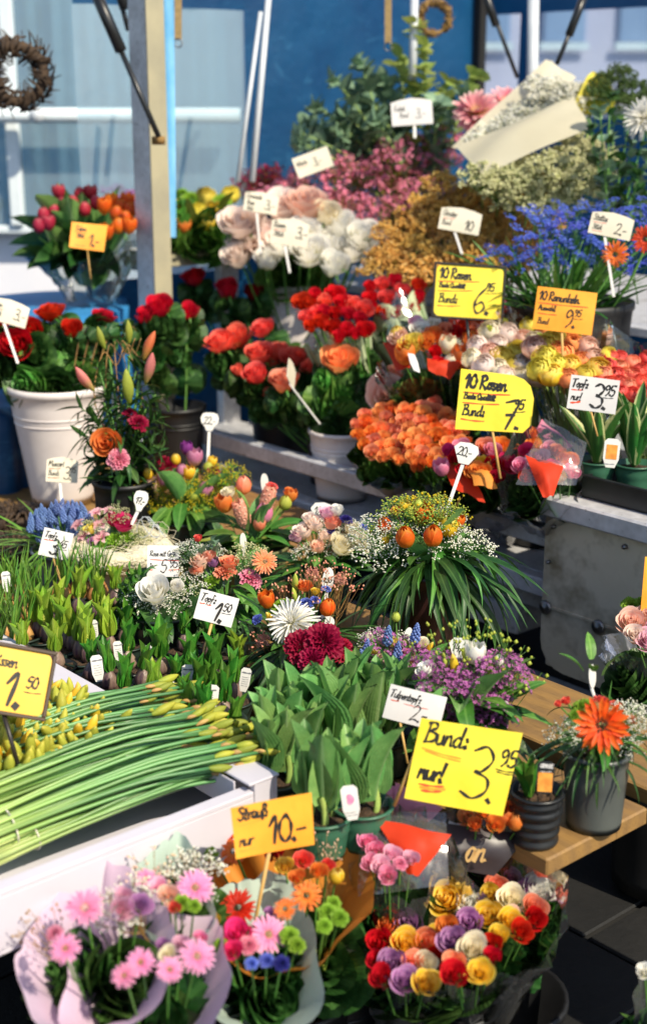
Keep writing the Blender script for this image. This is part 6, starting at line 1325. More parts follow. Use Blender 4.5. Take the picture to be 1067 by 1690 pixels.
# ------------------------------------------------------------------ bulb pots on the table
M['tagpic'] = plain('tag_picture_pink', 'D86A94', 'EFA0B8', .5, scale=90); M['tagorange'] = plain('tag_picture_orange', 'E6A040', 'C87A28', .5, scale=60)
HY = [  # label, px, py of the middle of the shoot, kind (l lime / d dark), size, pot?
 ('hyacinth bulb with bright lime shoots near the left narcissus pots', 67, 1012, 'l', 1.15), ('pale lime hyacinth shoot at the back left beside the first lime one', 93, 995, 'l', 1.0), ('tall lime hyacinth with two open shoots, left of a pair', 112, 1027, 'l', 1.2), ('tall bright lime hyacinth, right of a pair in the left tray', 136, 1045, 'l', 1.25),
 ('bright lime hyacinth behind the white name tags in the left tray', 174, 1030, 'l', 1.2), ('lime hyacinth at the back below the sisal pot', 165, 980, 'l', 1.0), ('lime hyacinth at the back, left of the white rose pot', 128, 972, 'l', 1.0), ('small lime hyacinth standing behind the end of the white carton', 254, 1128, 'l', 1.1),
 ('dark green hyacinth with a large round bulb beside the white rose pot', 210, 1060, 'd', 1.05), ('dark green hyacinth with big silvery bulb beside the tall name tag', 180, 1092, 'd', 1.0), ('dark green hyacinth whose bulb is nearest the carton', 207, 1118, 'd', .95), ('dark green hyacinth just below the white rose pot', 263, 1066, 'd', 1.1),
 ('dark green hyacinth at the back under the Topf 1.50 card, left', 305, 1030, 'd', .9), ('dark green hyacinth left of the wooden stick of the Topf 1.50 card', 312, 1080, 'd', 1.1), ('dark green hyacinth right of the wooden stick of the Topf 1.50 card', 355, 1088, 'd', 1.1), ('dark green hyacinth beside the dark BLUE tag', 288, 1108, 'd', .9),
 ('dark green hyacinth at the front between two white tags', 300, 1146, 'd', .95), ('dark green hyacinth nearest the carton corner', 326, 1172, 'd', 1.15), ('dark green hyacinth in front of the leaning white tag', 367, 1142, 'd', 1.1), ('dark green hyacinth between the stick and the leaning tag', 336, 1124, 'd', 1.0),
 ('dark green hyacinth nearest the tulip leaves at the front', 382, 1182, 'd', 1.0), ('dark green hyacinth beside the tulip leaves further back', 381, 1110, 'd', .95), ('pale green hyacinth at the back right below the mixed arrangement', 392, 1072, 'l', .85), ('dark green hyacinth at the back right of the white rose pot', 350, 1040, 'd', .85), ('dark budding hyacinth at the back left of the white rose pot', 205, 1022, 'd', 1.0), ('dark budding hyacinth behind the pair of lime ones', 215, 990, 'd', .9),
 ('lime hyacinth in the gap behind the amber framed card', 88, 1058, 'l', .95), ('dark hyacinth squeezed between the left tray and the tall name tag', 150, 1078, 'd', .8), ('small lime hyacinth left of the white rose pot at the back', 190, 958, 'l', .9), ('dark hyacinth right behind the white rose pot', 330, 1010, 'd', .85),
 ('small dark hyacinth in front of the white rose pot', 240, 1090, 'd', .8), ('dark hyacinth close behind the leaning front tag', 350, 1118, 'd', .8), ('lime hyacinth at the left edge above the amber card', 38, 1050, 'l', .9), ('small dark hyacinth right of the BLUE tag', 322, 1105, 'd', .8)]
pots_done = []
for lb, px, py, k, s in HY:
    c = A(px, py, .605); c.z = .504
    t = thing('hyacinth_pot', lb, 'potted plant', c, 'hyacinth bulb pots')
    put(t, 'pot', pot_mesh(.040, .030, .050, True, .003, 20, .002), M['b_dkgreen' if RND.random() < .8 else 'black'], Matrix.Translation(c))
    mb = MB(); mb.lathe([(.037, .042), (.026, .047), (.012, .046), (.001, .049)], 14)
    for i, v in enumerate(mb.v): mb.v[i] = (v[0], v[1], v[2]+RND.uniform(-.003, .003))
    put(t, 'soil', mb.mesh('soil'), M['soil'], Matrix.Translation(c))
    nb = 1 if s < 1.15 else 2
    for b in range(nb):
        q = c+Vector((RND.uniform(-.004, .004), RND.uniform(-.004, .004), .045)) if nb == 1 else c+UA*(.014*(2*b-1))+ZA*.045
        mb = MB(); w = RND.uniform(.016, .020)/(1 if nb == 1 else 1.3); mb.lathe([(w*.3, 0), (w*.85, .006), (w, .014), (w*.9, .024), (w*.6, .033), (w*.35, .040), (w*.25, .045)], 12, False, lambda a_, t_: 1+.05*math.sin(a_*4+px))
        put(t, 'bulb', mb.mesh('bulb'), M['bulbskin'], Matrix.Translation(q))
        n = RND.randint(5, 7); h = .062*s*RND.uniform(.9, 1.1); lean = Vector((RND.uniform(-.15, .15), RND.uniform(-.15, .15), 1))
        for i in range(n):
            aa = 2*PI*i/n+RND.uniform(-.2, .2); hh = Vector((math.cos(aa), math.sin(aa), 0)); sp = RND.uniform(.03, .16) if k == 'd' else RND.uniform(.02, .15)
            put(t, 'leaf', lv('hya'), M['l_hya' if k == 'd' else 'l_lime'], frame(q+ZA*.036+hh*.006, lean+hh*sp, -hh+ZA*.1, h*RND.uniform(.85, 1.15), h*1.5))
        if k == 'l' or RND.random() < .4: put(t, 'flower_bud', LIB['hyahead'], M['petal_lime'], frame(q+ZA*.04, lean, (1, 0, 0), h*.55, h*.45))
# black trays under them
for lb, pl in (('black plastic tray under the lime hyacinths at the left', [(40, 1060), (210, 1060), (215, 1120), (60, 1130)]), ('black plastic tray with glossy rim under the dark hyacinths', [(140, 1160), (260, 1120), (330, 1160), (200, 1200)])):
    P = [A(x, y, .51) for x, y in pl]; us = [p.dot(UA) for p in P]; vs = [p.dot(VA) for p in P]
    t = thing('plant_tray', lb, 'tray', UV(sum(us)/4, sum(vs)/4, .501), 'black plant trays'); tray(t, min(us)+.02, max(us)-.02, min(vs)+.01, max(vs)-.01, .5015, .028)
# narcissus seedlings at the far left
for i, (px, py, lb) in enumerate(((30, 1015, 'pot of narcissus shoots with orange bulbs at the left edge'), (62, 985, 'pot of narcissus shoots behind the lime hyacinths'), (20, 965, 'pot of narcissus shoots at the back of the left edge'), (110, 950, 'pot of narcissus shoots below the Topf 3.45 card'), (5, 1040, 'pot of narcissus shoots cut off by the left edge'), (155, 950, 'pot of narcissus shoots below the sisal pot'))):
    c = A(px, py+18, .58); c.z = .503; t = thing('narcissus_pot', lb, 'potted plant', c, 'pots of narcissus shoots')
    put(t, 'pot', pot_mesh(.05, .038, .06, True, .003, 22, .002), M['b_dkgreen'], Matrix.Translation(c))
    for j in range(7):
        aa = j*2.4; q = c+Vector((math.cos(aa), math.sin(aa), 0))*.024*(j > 0)+ZA*.05; mb = MB(); w = .014; mb.lathe([(w*.3, 0), (w*.9, .006), (w, .013), (w*.7, .024), (w*.35, .034)], 10); put(t, 'bulb', mb.mesh('bulb'), M['bulbtan'], Matrix.Translation(q))
        for m in range(5): put(t, 'leaf', lv('narc'), M['l_narc'], frame(q+ZA*.03, ZA+Vector((RND.uniform(-.35, .35), RND.uniform(-.35, .35), 0)), (RND.uniform(-1, 1), RND.uniform(-1, 1), .2), RND.uniform(.07, .12)))
# tulip pots
TP = [(452, 1285, 'pot of leafy tulips nearest the carton corner'), (505, 1262, 'pot of leafy tulips second from the carton corner'), (560, 1240, 'pot of leafy tulips in the middle of the group'), (612, 1225, 'pot of leafy tulips behind the edge of the big yellow card'), (470, 1235, 'pot of leafy tulips at the back left of the group'), (525, 1222, 'pot of leafy tulips below the burgundy carnations'), (590, 1205, 'pot of leafy tulips at the back right below the Tulpentopf card'), (530, 1345, 'pot of leafy tulips at the front behind the orange Strauß card'), (598, 1330, 'pot of leafy tulips at the front left of the big yellow card'), (640, 1215, 'pot of leafy tulips hidden behind the big yellow card')]
for n_, (px, py, lb) in enumerate(TP):
    c = A(px, py, .565); c.z = .503; t = thing('tulip_pot', lb, 'potted plant', c, 'pots of leafy tulips')
    pot_part(t, c, .045, .036, .066, 'b_green' if n_ % 3 else 'b_dkgreen')
    for j in range(3):
        aa = j*2.1+n_; q = c+Vector((math.cos(aa), math.sin(aa), 0))*.020+ZA*.058; H = RND.uniform(.85, 1.12)
        put(t, 'stem', LIB['stem'], M['stemlight'], frame(q-ZA*.01, ZA+Vector((RND.uniform(-.08, .08), RND.uniform(-.08, .08), 0)), (1, 0, 0), .055, .0055))
        for m in range(RND.choice((3, 3, 4))):
            ab = aa+m*2.4+RND.uniform(-.4, .4); hh = Vector((math.cos(ab), math.sin(ab), 0)); ln = (.132-.014*m)*H*RND.uniform(.85, 1.1)
            put(t, 'leaf', lv('tulip'), M['l_tulip'], frame(q+ZA*(.018+.012*m)+hh*.002, ZA+hh*RND.uniform(.03, .20), -hh+ZA*.2, ln, ln*RND.uniform(.85, 1.05)))
# hyacinth in the ribbed black pot beside the big card
c = A(886, 1290, .60); c.z = .501
t = thing('hyacinth_pot', 'hyacinth in a ribbed black pot with an orange picture tag beside the yellow card', 'potted plant', c); pot_part(t, c, .039, .034, .085, 'black', True, 5)
for j in range(6):
    aa = j*1.05; hh = Vector((math.cos(aa), math.sin(aa), 0)); put(t, 'leaf', lv('hya'), M['l_hya'], frame(c+Vector((-.012, 0, .075))+hh*.006, ZA+hh*RND.uniform(.1, .3)-Vector((.1, 0, 0)), -hh, .065, .07))
# ------------------------------------------------------------------ cartons of narcissi at the lower left
M['carton'] = plain('carton_white', 'C8C4CC', 'BCB8C2', .6, scale=4, vary=.02); M['carton_edge'] = plain('carton_edge', 'B89468', 'A8845A', .9, scale=90)
n = NT('narcissus_stem'); g = n.grad(); c_ = n.vary(n.ramp(g[0], (0.0, rgb('CBD88A')), (.22, rgb('98B65E')), (.5, rgb('6A9A54')), (1.0, rgb('4F8450'))), .30, .012); n.l(c_, n.p.inputs['Base Color']); n.p.inputs['Roughness'].default_value = .35; n.transl(c_, .12); M['narcstem'] = n.m
def carton(label, u0, u1, v0, v1, z0, h):
    t = thing('carton', label, 'carton', UV((u0+u1)/2, (v0+v1)/2, z0), 'open cartons of narcissi'); w = .006
    def q(nm, lo, hi, bev=.0012, m='carton'): return put(t, nm, box_mesh(lo, hi, bev), M[m], MU)
    q('base', (u0, v0, z0), (u1, v1, z0+.005)); q('side', (u1-w, v0, z0+.0055), (u1, v1-.045, z0+h*.82)); q('side', (u0, v0, z0+.0055), (u0+w, v1-.045, z0+h*.82))
    q('end', (u0, v1-w, z0+.0055), (u1, v1, z0+h)); q('end', (u0, v0-w, z0+.0055), (u1, v0-.0005, z0+h))
    for a, b in ((u1-.012, u1), (u0, u0+.012)): q('corner_post', (a, v1-.044, z0+.0055), (b, v1-w-.0005, z0+h))
    q('rim', (u1-.024, v0+.0005, z0+h*.82+.0005), (u1+.001, v1-.046, z0+h*.82+.009)); q('rim', (u0-.001, v0+.0005, z0+h*.82+.0005), (u0+.014, v1-.046, z0+h*.82+.009))
    q('top_flap', (u0-.002, v1-.055, z0+h+.0005), (u1+.002, v1+.002, z0+h+.005)); q('flap', (u0+.03, v1-.06, z0+h-.05), (u1-.03, v1-.0565, z0+h-.001), .001)
    return t
carton('white carton of long narcissus bunches in the foreground left', -1.93, -1.515, .22, 1.225, .502, .105)
carton('white carton of yellow narcissus buds at the left edge behind the long bunches', -2.42, -1.96, .35, 1.22, .502, .085)
def narc_bunch(label, tip_px, end_px, tz, n, seed, spread=.045, length=None):
    rr = random.Random(seed); tip = A(tip_px[0], tip_px[1], tz); end = A(end_px[0], end_px[1], tz-.03)
    t = thing('narcissus_bunch', label, 'flower bunch', end, 'bunches of narcissus stems')
    d = (tip-end); L = d.length; dn = d.normalized(); sd = ZA.cross(dn).normalized()
    for i in range(n):
        a = rr.uniform(0, 6.28); q = math.sqrt(rr.random()); off = (math.cos(a)*q, math.sin(a)*q*.55); of2 = (off[0]*1.25+rr.uniform(-.3, .3), off[1]*1.1+rr.uniform(-.2, .3))
        ln = L*rr.uniform(.82, 1.04)
        p0 = end+sd*off[0]*spread*.75+ZA*(off[1]*spread*.75)+dn*rr.uniform(-.01, .01); p3 = end+dn*ln+sd*of2[0]*spread*1.15+ZA*(of2[1]*spread*.9+.012)
        p1 = p0.lerp(p3, .3)+sd*off[0]*spread*.1+ZA*.012; p2 = p0.lerp(p3, .7)+ZA*(.016+rr.uniform(-.004, .004))
        path = cat_rom([p0, p1, p2, p3], 4); s = put(t, 'stem', tube_mesh(path, [.0029+.0004*rr.random()]*len(path), 5, 'narcissus_stem'), M['narcstem'], Matrix.Identity(4))
        bd = (path[-1]-path[-3]).normalized()+Vector((rr.uniform(-.35, .35), rr.uniform(-.35, .35), rr.uniform(-.3, .25))); ln2 = rr.uniform(.032, .048)
        put(s, 'flower_bud', LIB['narcbud'], M['petal_narc' if rr.random() < .65 else 'petal_lilyg'], frame(path[-1]-bd.normalized()*.004, bd, (rr.uniform(-1, 1), rr.uniform(-1, 1), .3), ln2, ln2*1.05))
        if rr.random() < .5: put(s, 'papery_sheath', LIB['narcbud'], M['petal_tan'], frame(path[-1]-bd.normalized()*.012, bd+Vector((.1, 0, .1)), (1, 0, 0), ln2*.6, ln2*.62))
    mid = end+dn*L*.16; r = spread*.86
    mx = frame(mid, dn, ZA); put(t, 'rubber_band', tube_mesh([mx @ Vector((.62*r*math.cos(k*PI/10)+.006, r*math.sin(k*PI/10), 0)) for k in range(21)], .0012, 5), M['b_cream'], Matrix.Identity(4))
    return t
for i, (tp, ep, tz, lb) in enumerate((((425, 1238), (-30, 1410), .585, 'narcissus bunch in the carton lying nearest the bouquets'), ((395, 1250), (-60, 1395), .60, 'narcissus bunch lying second in the carton, buds by the end flap'), ((340, 1215), (-110, 1350), .605, 'narcissus bunch with buds lying on the carton end flap'), ((300, 1165), (-150, 1300), .60, 'narcissus bunch lying at the far side of the carton'), ((255, 1160), (-140, 1275), .585, 'narcissus bunch farthest from the bouquets in the carton'), ((330, 1262), (-90, 1365), .57, 'narcissus bunch lying under the others in the carton'))):
    narc_bunch(lb, tp, ep, tz, 38, 40+i, .042)
# yellow buds standing upright in the other carton
for i, (px, py, lb) in enumerate(((20, 1185, 'upright bunch of yellow narcissus buds at the left edge behind the framed sign'), (60, 1215, 'upright bunch of yellow narcissus buds below the framed sign'), (105, 1180, 'upright bunch of yellow narcissus buds right of the framed sign'), (140, 1195, 'upright bunch of yellow narcissus buds nearest the long stems'), (15, 1235, 'upright bunch of yellow narcissus buds lowest at the left edge'), (95, 1150, 'upright bunch of yellow narcissus buds at the back beside the framed sign'))):
    c = A(px, py, .62); c.z = .508; rr = random.Random(70+i); t = thing('narcissus_bunch', lb, 'flower bunch', c, 'upright bunches of yellow narcissus buds')
    for j in range(34):
        a = j*2.4; q = .062*math.sqrt(j/34); p = c+Vector((q*.5*math.cos(a), q*.5*math.sin(a), 0)); e = c+Vector((q*math.cos(a), q*math.sin(a), .085+rr.uniform(-.015, .012)))
        s = put(t, 'stem', tube_mesh([p, p.lerp(e, .5), e], .0034, 5), M['narcstem'], Matrix.Identity(4)); bd = (e-p).normalized()+Vector((rr.uniform(-.4, .4)+.2, rr.uniform(-.5, .2), rr.uniform(-.1, .1))); l2 = rr.uniform(.038, .052)
        put(s, 'flower_bud', LIB['narcbud'], M['petal_narc' if rr.random() < .8 else 'petal_yellow'], frame(e-bd.normalized()*.004, bd, (rr.uniform(-1, 1), rr.uniform(-1, 1), .3), l2, l2*1.1))

# ------------------------------------------------------------------ bouquets in paper in front
def fb_(D, z): return None
def front(label, rim_px, z, r_px, mats, items, seed, flap=.3, flare=.25, lean=(0, 0), greens=None, group='paper wrapped bouquets in front', ruffle=.08, low=.0, name='paper_bouquet', H=.26, flap_az=180, pts=0, crumple=.004, slope=.0014, stems=True, dd=-.03, r_base=.03, rimpts=None, rdd=0.0):
    rim = A(rim_px[0], rim_px[1], z); base = rim-ZA*H+Vector((lean[0], lean[1], 0)); D = depth(rim); r = r_px*D/F
    t = thing(name, label, 'bouquet', base, group)
    if rimpts: paper(t, mats[0], base, rimpts, D, rdd, seed=seed)
    else:
      for i, mm in enumerate(mats): wrapper(t, 'cellophane' if 'cello' in mm else 'paper_wrap', base-(rim-base).normalized()*.003*i, rim+(rim-base).normalized()*.006*i, r*(1+.05*i), r_base+.003*i, mm, flap, flap_az, ruffle, flare, seed=seed+i, low=low, pts=pts, crumple=crumple)
    cc = rim-(rim-base).normalized()*.085
    for g in greens or (('rose', 'l_dark', 8, (.045, .07)), ('rusc', 'l_mid', 6, (.04, .06))): collar(t, g[0], g[1], g[2], cc, r*.55, (-.02, .02), g[3], (10, 65))
    fill(t, base, items, D+dd, .55, 1.0, slope, stems)
    return t, rim, D
GI = lambda *a: list(a)
t, rim, D = front('gerbera bouquet in pink paper, the left one in front of the carton', (160, 1535), .545, 112, ['pp_pink'], GI(('gerb_pk', 140, 1498, 34), ('gerb_pk', 108, 1565, 28), ('rose_palepink', 200, 1500, 22), ('rose_palepink', 205, 1480, 15), ('rose_lilac', 232, 1495, 17), ('carn_pinkcarn', 90, 1540, 16)), 50, .12, .3, (.0, .06), low=.06, rimpts=[(60, 1670), (28, 1585), (50, 1545), (94, 1488), (150, 1428), (172, 1417), (220, 1450), (262, 1488), (285, 1530), (280, 1610), (190, 1690)])
for px, py in ((60, 1525), (48, 1512), (190, 1478)): spray(t, 'twigg' if px < 100 else 'gyp', 'tan' if px < 100 else 'gyp', C(px, py, D-.02), .11, (-.5, -.2, 1), 'twig')
t, rim, D = front('gerbera bouquet in pink paper, the lower one nearest the front', (250, 1600), .50, 116, ['pp_pink'], GI(('gerb_pk', 325, 1578, 32), ('gerb_pk', 232, 1588, 26), ('gerb_pk', 280, 1600, 24), ('rose_cream', 278, 1575, 14), ('rose_lilac', 270, 1562, 14), ('rose_palepink', 300, 1560, 15), ('gerb_pk', 205, 1610, 24), ('rose_pink', 330, 1550, 13)), 52, .22, .3, (0, .06), low=.06, rimpts=[(115, 1700), (122, 1610), (140, 1530), (202, 1506), (260, 1510), (350, 1524), (366, 1542), (372, 1610), (330, 1700), (220, 1740)], rdd=-.02)
t, rim, D = front('pink gerbera bouquet in pale green paper at the carton side', (285, 1470), .55, 68, ['pp_mint'], GI(('gerb_pk', 322, 1465, 33), ('gerb_pk', 240, 1450, 20), ('rose_peach', 278, 1478, 17), ('gmum', 300, 1490, 15), ('rose_coral', 288, 1498, 10), ('gmum', 320, 1495, 13), ('rose_palepink', 262, 1465, 14)), 54, .08, .2, (0, .05), low=.05, greens=(('rose', 'l_dark', 9, (.05, .08)), ('rusc', 'l_mid', 6, (.04, .06))), rimpts=[(222, 1510), (230, 1440), (262, 1398), (295, 1378), (326, 1420), (350, 1470), (345, 1525), (280, 1550)])
for px, py in ((236, 1418), (246, 1432), (298, 1425), (300, 1438), (240, 1445)): spray(t, 'twigg' if px < 290 else 'gyp', 'peach' if px < 290 else 'gyp', C(px, py, D), .12, (-.2, -.2, 1), 'twig')
t, rim, D = front('red and pink gerbera bouquet in pale green paper right of the pink ones', (425, 1540), .48, 112, ['pp_mint'], GI(('gerb_red', 392, 1498, 33), ('gerb_pk', 443, 1542, 34), ('rose_hotpink', 395, 1545, 24), ('carn_pinkcarn', 410, 1560, 18), ('rose_yellow', 350, 1520, 15), ('gmum', 478, 1545, 19), ('gmum', 490, 1560, 16), ('rose_hotpink', 385, 1570, 14), ('statb', 440, 1585, 14), ('navy', 465, 1590, 15), ('statb', 415, 1590, 12), ('rose_lilac', 445, 1510, 12), ('gmum', 365, 1560, 14)), 56, .16, .3, (0, .06), low=.05, rimpts=[(318, 1570), (336, 1508), (370, 1466), (405, 1454), (441, 1444), (482, 1465), (508, 1510), (523, 1570), (518, 1660), (430, 1710), (340, 1660)])
t, rim, D = front('orange and green bouquet in orange paper behind the orange Strauß card', (505, 1490), .46, 100, ['pp_orange'], GI(('gerb_ro', 372, 1375, 26), ('gerb_orange', 385, 1405, 26), ('gerb_orange', 505, 1478, 28), ('tul_yellow', 555, 1445, 14), ('rose_orange', 525, 1440, 16), ('rose_coral', 500, 1420, 14), ('rose_yellow', 470, 1430, 13), ('gmum', 540, 1505, 17), ('gmum', 560, 1515, 17), ('gmum', 535, 1528, 15), ('rose_coral', 540, 1430, 13), ('gmum', 348, 1410, 14), ('rose_orange', 490, 1450, 14), ('rose_red', 455, 1410, 14), ('gerb_orange', 470, 1500, 20), ('gmum', 550, 1490, 14)), 58, .25, .3, (0, .06), low=.05, greens=(('rose', 'l_dark', 9, (.05, .08)), ('rusc', 'l_olive', 12, (.05, .07))), rimpts=[(306, 1420), (308, 1364), (350, 1352), (420, 1396), (480, 1402), (545, 1398), (592, 1410), (606, 1476), (582, 1520), (530, 1580), (440, 1600), (350, 1540)])
for px, py in ((538, 1380), (541, 1400), (530, 1425)): spray(t, 'twigg', 'peach', C(px, py, D-.03), .12, (0, -.1, 1), 'twig', wide=.6)
# bright rose bouquets in clear film
def given(L): return [(k, x, y, r*1.12) for k, x, y, r in L]
t, rim, D = front('left bouquet of multicoloured roses in clear film at the bottom right', (680, 1535), .40, 96, ['cello', 'cellod'], given([('rose_red', 655, 1498, 24), ('rose_red', 640, 1522, 20), ('rose_yellow', 696, 1492, 22), ('rose_cream', 712, 1512, 19), ('rose_lilac', 672, 1527, 21), ('rose_orange', 640, 1530, 17), ('rose_red', 628, 1558, 22), ('rose_yellow', 668, 1560, 21), ('rose_salmon', 702, 1558, 23), ('rose_lilac', 648, 1592, 21), ('rose_cream', 700, 1592, 20), ('rose_red', 622, 1585, 16), ('rose_salmon', 680, 1592, 17), ('rose_yellow', 720, 1545, 16), ('rose_red', 720, 1580, 16), ('rose_lilac', 668, 1620, 19), ('rose_yellow', 702, 1625, 19), ('rose_red', 630, 1615, 18)]), 60, .45, .2, (0, .06), group='multicoloured rose bouquets in clear film', crumple=.008, name='rose_bouquet', slope=.0022, greens=(('rose', 'l_dark', 10, (.05, .07)),))
t, rim, D = front('right bouquet of multicoloured roses in clear film at the bottom right', (790, 1520), .40, 120, ['cello', 'cellod'], given([('rose_yellow', 740, 1487, 24), ('rose_red', 745, 1468, 14), ('rose_white', 775, 1492, 20), ('rose_lilac', 776, 1525, 22), ('rose_lilac', 748, 1555, 20), ('rose_cream', 779, 1570, 23), ('rose_yellow', 805, 1515, 24), ('rose_yellow', 840, 1525, 21), ('rose_cream', 842, 1487, 20), ('rose_salmon', 815, 1465, 18), ('rose_lilac', 842, 1455, 19), ('rose_lilac', 866, 1470, 14), ('rose_white', 880, 1470, 22), ('rose_salmon', 878, 1500, 19), ('rose_red', 880, 1518, 17), ('rose_yellow', 808, 1480, 20), ('rose_red', 812, 1560, 18), ('rose_red', 810, 1580, 15), ('rose_orange', 740, 1530, 17), ('rose_red', 858, 1538, 16), ('rose_peach', 842, 1512, 14), ('rose_salmon', 752, 1590, 17), ('rose_yellow', 822, 1545, 17), ('rose_lilac', 800, 1452, 13), ('rose_red', 750, 1610, 18), ('rose_yellow', 790, 1605, 18)]), 62, .5, .2, (0, .06), group='multicoloured rose bouquets in clear film', crumple=.008, name='rose_bouquet', slope=.0022, greens=(('rose', 'l_dark', 12, (.05, .07)),))
# pink and red paper bouquet behind them
t, rim, D = front('bouquet of pink flowers in clear film with red and rose paper triangles in front', (655, 1440), .47, 60, ['cellod'], GI(('rose_pink', 620, 1405, 17), ('rose_palepink', 645, 1412, 16), ('rose_pink', 605, 1390, 15), ('rose_palepink', 630, 1430, 15), ('carn_pinkcarn', 660, 1425, 14), ('rose_pink', 612, 1425, 14), ('rose_palepink', 678, 1418, 13), ('rose_pink', 640, 1445, 14)), 64, .35, .15, (0, .05), group=None, name='rose_bouquet', crumple=.008)
sheet(t, 'paper_wrap', [C(672, 1442, D-.06), C(690, 1446, D-.06), C(744, 1378, D-.03), C(618, 1350, D-.02)], 'pp_red', 8, 6, .02, 5); sheet(t, 'paper_wrap', [C(648, 1345, D+.03), C(700, 1362, D+.02), C(730, 1335, D+.04), C(652, 1290, D+.06)], 'pp_rose', 6, 6, .015, 6); sheet(t, 'paper_wrap', [C(625, 1332, D+.05), C(650, 1335, D+.04), C(655, 1296, D+.07), C(622, 1300, D+.07)], 'pp_rose', 5, 5, .01, 7)
sheet(t, 'cellophane', [C(590, 1480, D-.04), C(740, 1460, D-.06), C(735, 1340, D), C(592, 1340, D)], 'cellod', 10, 10, .02, 8)
# dark cone with orange flowers behind the big card
t, rim, D = front('bouquet of orange flowers in a black printed paper cone below the big yellow card', (800, 1362), .50, 62, ['pp_black'], GI(('rose_orange', 800, 1340, 18), ('tul_orange', 830, 1345, 18), ('rose_apricot', 770, 1350, 16), ('tul_orange', 850, 1355, 15), ('rose_orange', 815, 1362, 15), ('rose_apricot', 840, 1335, 15), ('rose_orange', 785, 1362, 14)), 66, .1, .15, (-.02, .05), group=None, name='paper_bouquet', H=.2, greens=(('rose', 'l_mid', 10, (.04, .06)),))
sheet(t, 'paper_wrap', [C(700, 1425, D-.062), C(815, 1446, D-.062), C(872, 1378, D-.045), C(716, 1356, D-.05)], 'pp_black', 8, 6, .012, 9)
sheet(t, 'price_tag', [C(728, 1402, D-.06), C(760, 1408, D-.06), C(772, 1362, D-.03), C(740, 1355, D-.03)], 'c_white', 3, 3, .002, 8)
mb_ = ink(write('an', 0, 0, .036, .3), .004, .0); pq = C(764, 1420, D-.082); f_ = TOCAM(pq); r_ = ZA.cross(f_).normalized(); u_ = f_.cross(r_); put(t, 'lettering', mb_, M['petal_tan'], Matrix(((r_.x, u_.x, f_.x, pq.x), (r_.y, u_.y, f_.y, pq.y), (r_.z, u_.z, f_.z, pq.z), (0, 0, 0, 1))), stuff=True)
# supporting buckets on the pavement
for i, (px, py, lb) in enumerate(((170, 1600, 'dark tub on the ground under the left pink bouquet'), (280, 1680, 'dark tub on the ground under the lower pink bouquet'), (430, 1610, 'dark tub on the ground under the pale green bouquets'), (510, 1560, 'dark tub on the ground under the orange bouquet'), (690, 1610, 'dark tub on the ground under the clear rose bouquets'), (790, 1620, 'dark tub on the ground hidden under the right clear rose bouquet'))):
    c = A(px, py, .3); c = Vector((c.x, c.y, .0)); bucket('bucket', lb, c+VA*.05+ZA*.017, .10, .08, .24, 'b_black', group='dark tubs on the ground')
t, rim, D = front('corner of a clear wrapped green bouquet at the bottom right corner', (1092, 1640), .35, 40, ['cellod'], GI(('gmum', 1085, 1630, 12), ('rose_white', 1062, 1604, 12)), 68, .2, .2, group=None, H=.2)
# ------------------------------------------------------------------ price cards
RU = 'redink'
sign('price_card', 'yellow 10 Rosen 6.95 card in a black frame', 'price card', 773, 482, 112, 84, 3.62, 4, 8, 12, 'round', 'c_yellow',
     (('10 Rosen', .06, .74, .20, .030), ('Beste Qualität', .07, .56, .105, .017), ('Bund:', .08, .27, .17, .022), ('6.', .74, .10, .50, .032), ('95', 1.00, .54, .16, .022)),
     ((.05, .68, .86, .71, .02, RU), (.05, .49, .74, .53, .018, RU), (.06, .20, .50, .22, .02, RU), (.98, .49, 1.22, .51, .014, 'ink')), ((.5, .02), (775, 590), .004), 'price cards', 'frameblk', 'black')
sign('price_card', 'yellow 10 Rosen 7,95 card with a cut corner above the pink bouquets', 'price card', 817, 664, 124, 100, 3.12, 5, 6, 12, 'clip', 'c_yellow',
     (('10 Rosen', .08, .70, .22, .034), ('Beste Qualität', .09, .52, .105, .018), ('Bund:', .09, .25, .17, .022), ('7.', .74, .10, .44, .030), ('95', .93, .42, .16, .022)),
     ((.08, .62, .84, .64, .022, RU), (.08, .45, .68, .47, .02, RU), (.08, .18, .46, .17, .022, RU), (.92, .37, 1.12, .39, .014, 'ink')), ((.5, .02), (825, 790), .003), 'price cards', None, 'cane')
sign('price_card', 'orange 10 Ranunkeln 9.95 card above the ranunculus', 'price card', 931, 513, 98, 70, 3.36, 6, 4, 12, 'rect', 'c_orange',
     (('10 Ranunkeln', .06, .70, .20, .026), ('Auswahl!', .08, .46, .13, .018), ('Bund', .10, .14, .14, .016), ('9.', .70, .14, .40, .026), ('95', .93, .40, .16, .020)),
     ((.06, .62, 1.22, .64, .022, RU), (.08, .38, .52, .38, .02, RU), (.92, .34, 1.14, .35, .014, 'ink'), (.08, .07, .42, .09, .014, 'orink')), ((.5, .02), (930, 650), .003), 'price cards', None, 'cane')
sign('price_card', 'white Topf nur 3.95 card above the black tray', 'price card', 978, 651, 80, 56, 3.02, 6, 4, 10, 'rect', 'c_white',
     (('Topf:', .06, .66, .24, .030), ('nur!', .08, .28, .22, .026), ('3.', .64, .12, .70, .050), ('95', 1.02, .52, .30, .034)), ((.07, .57, .40, .59, .028, RU), (.10, .18, .36, .24, .05, RU), (1.0, .44, 1.3, .46, .02, 'ink')), ((.5, .02), (985, 720), .002), 'price cards', None, 'cane')
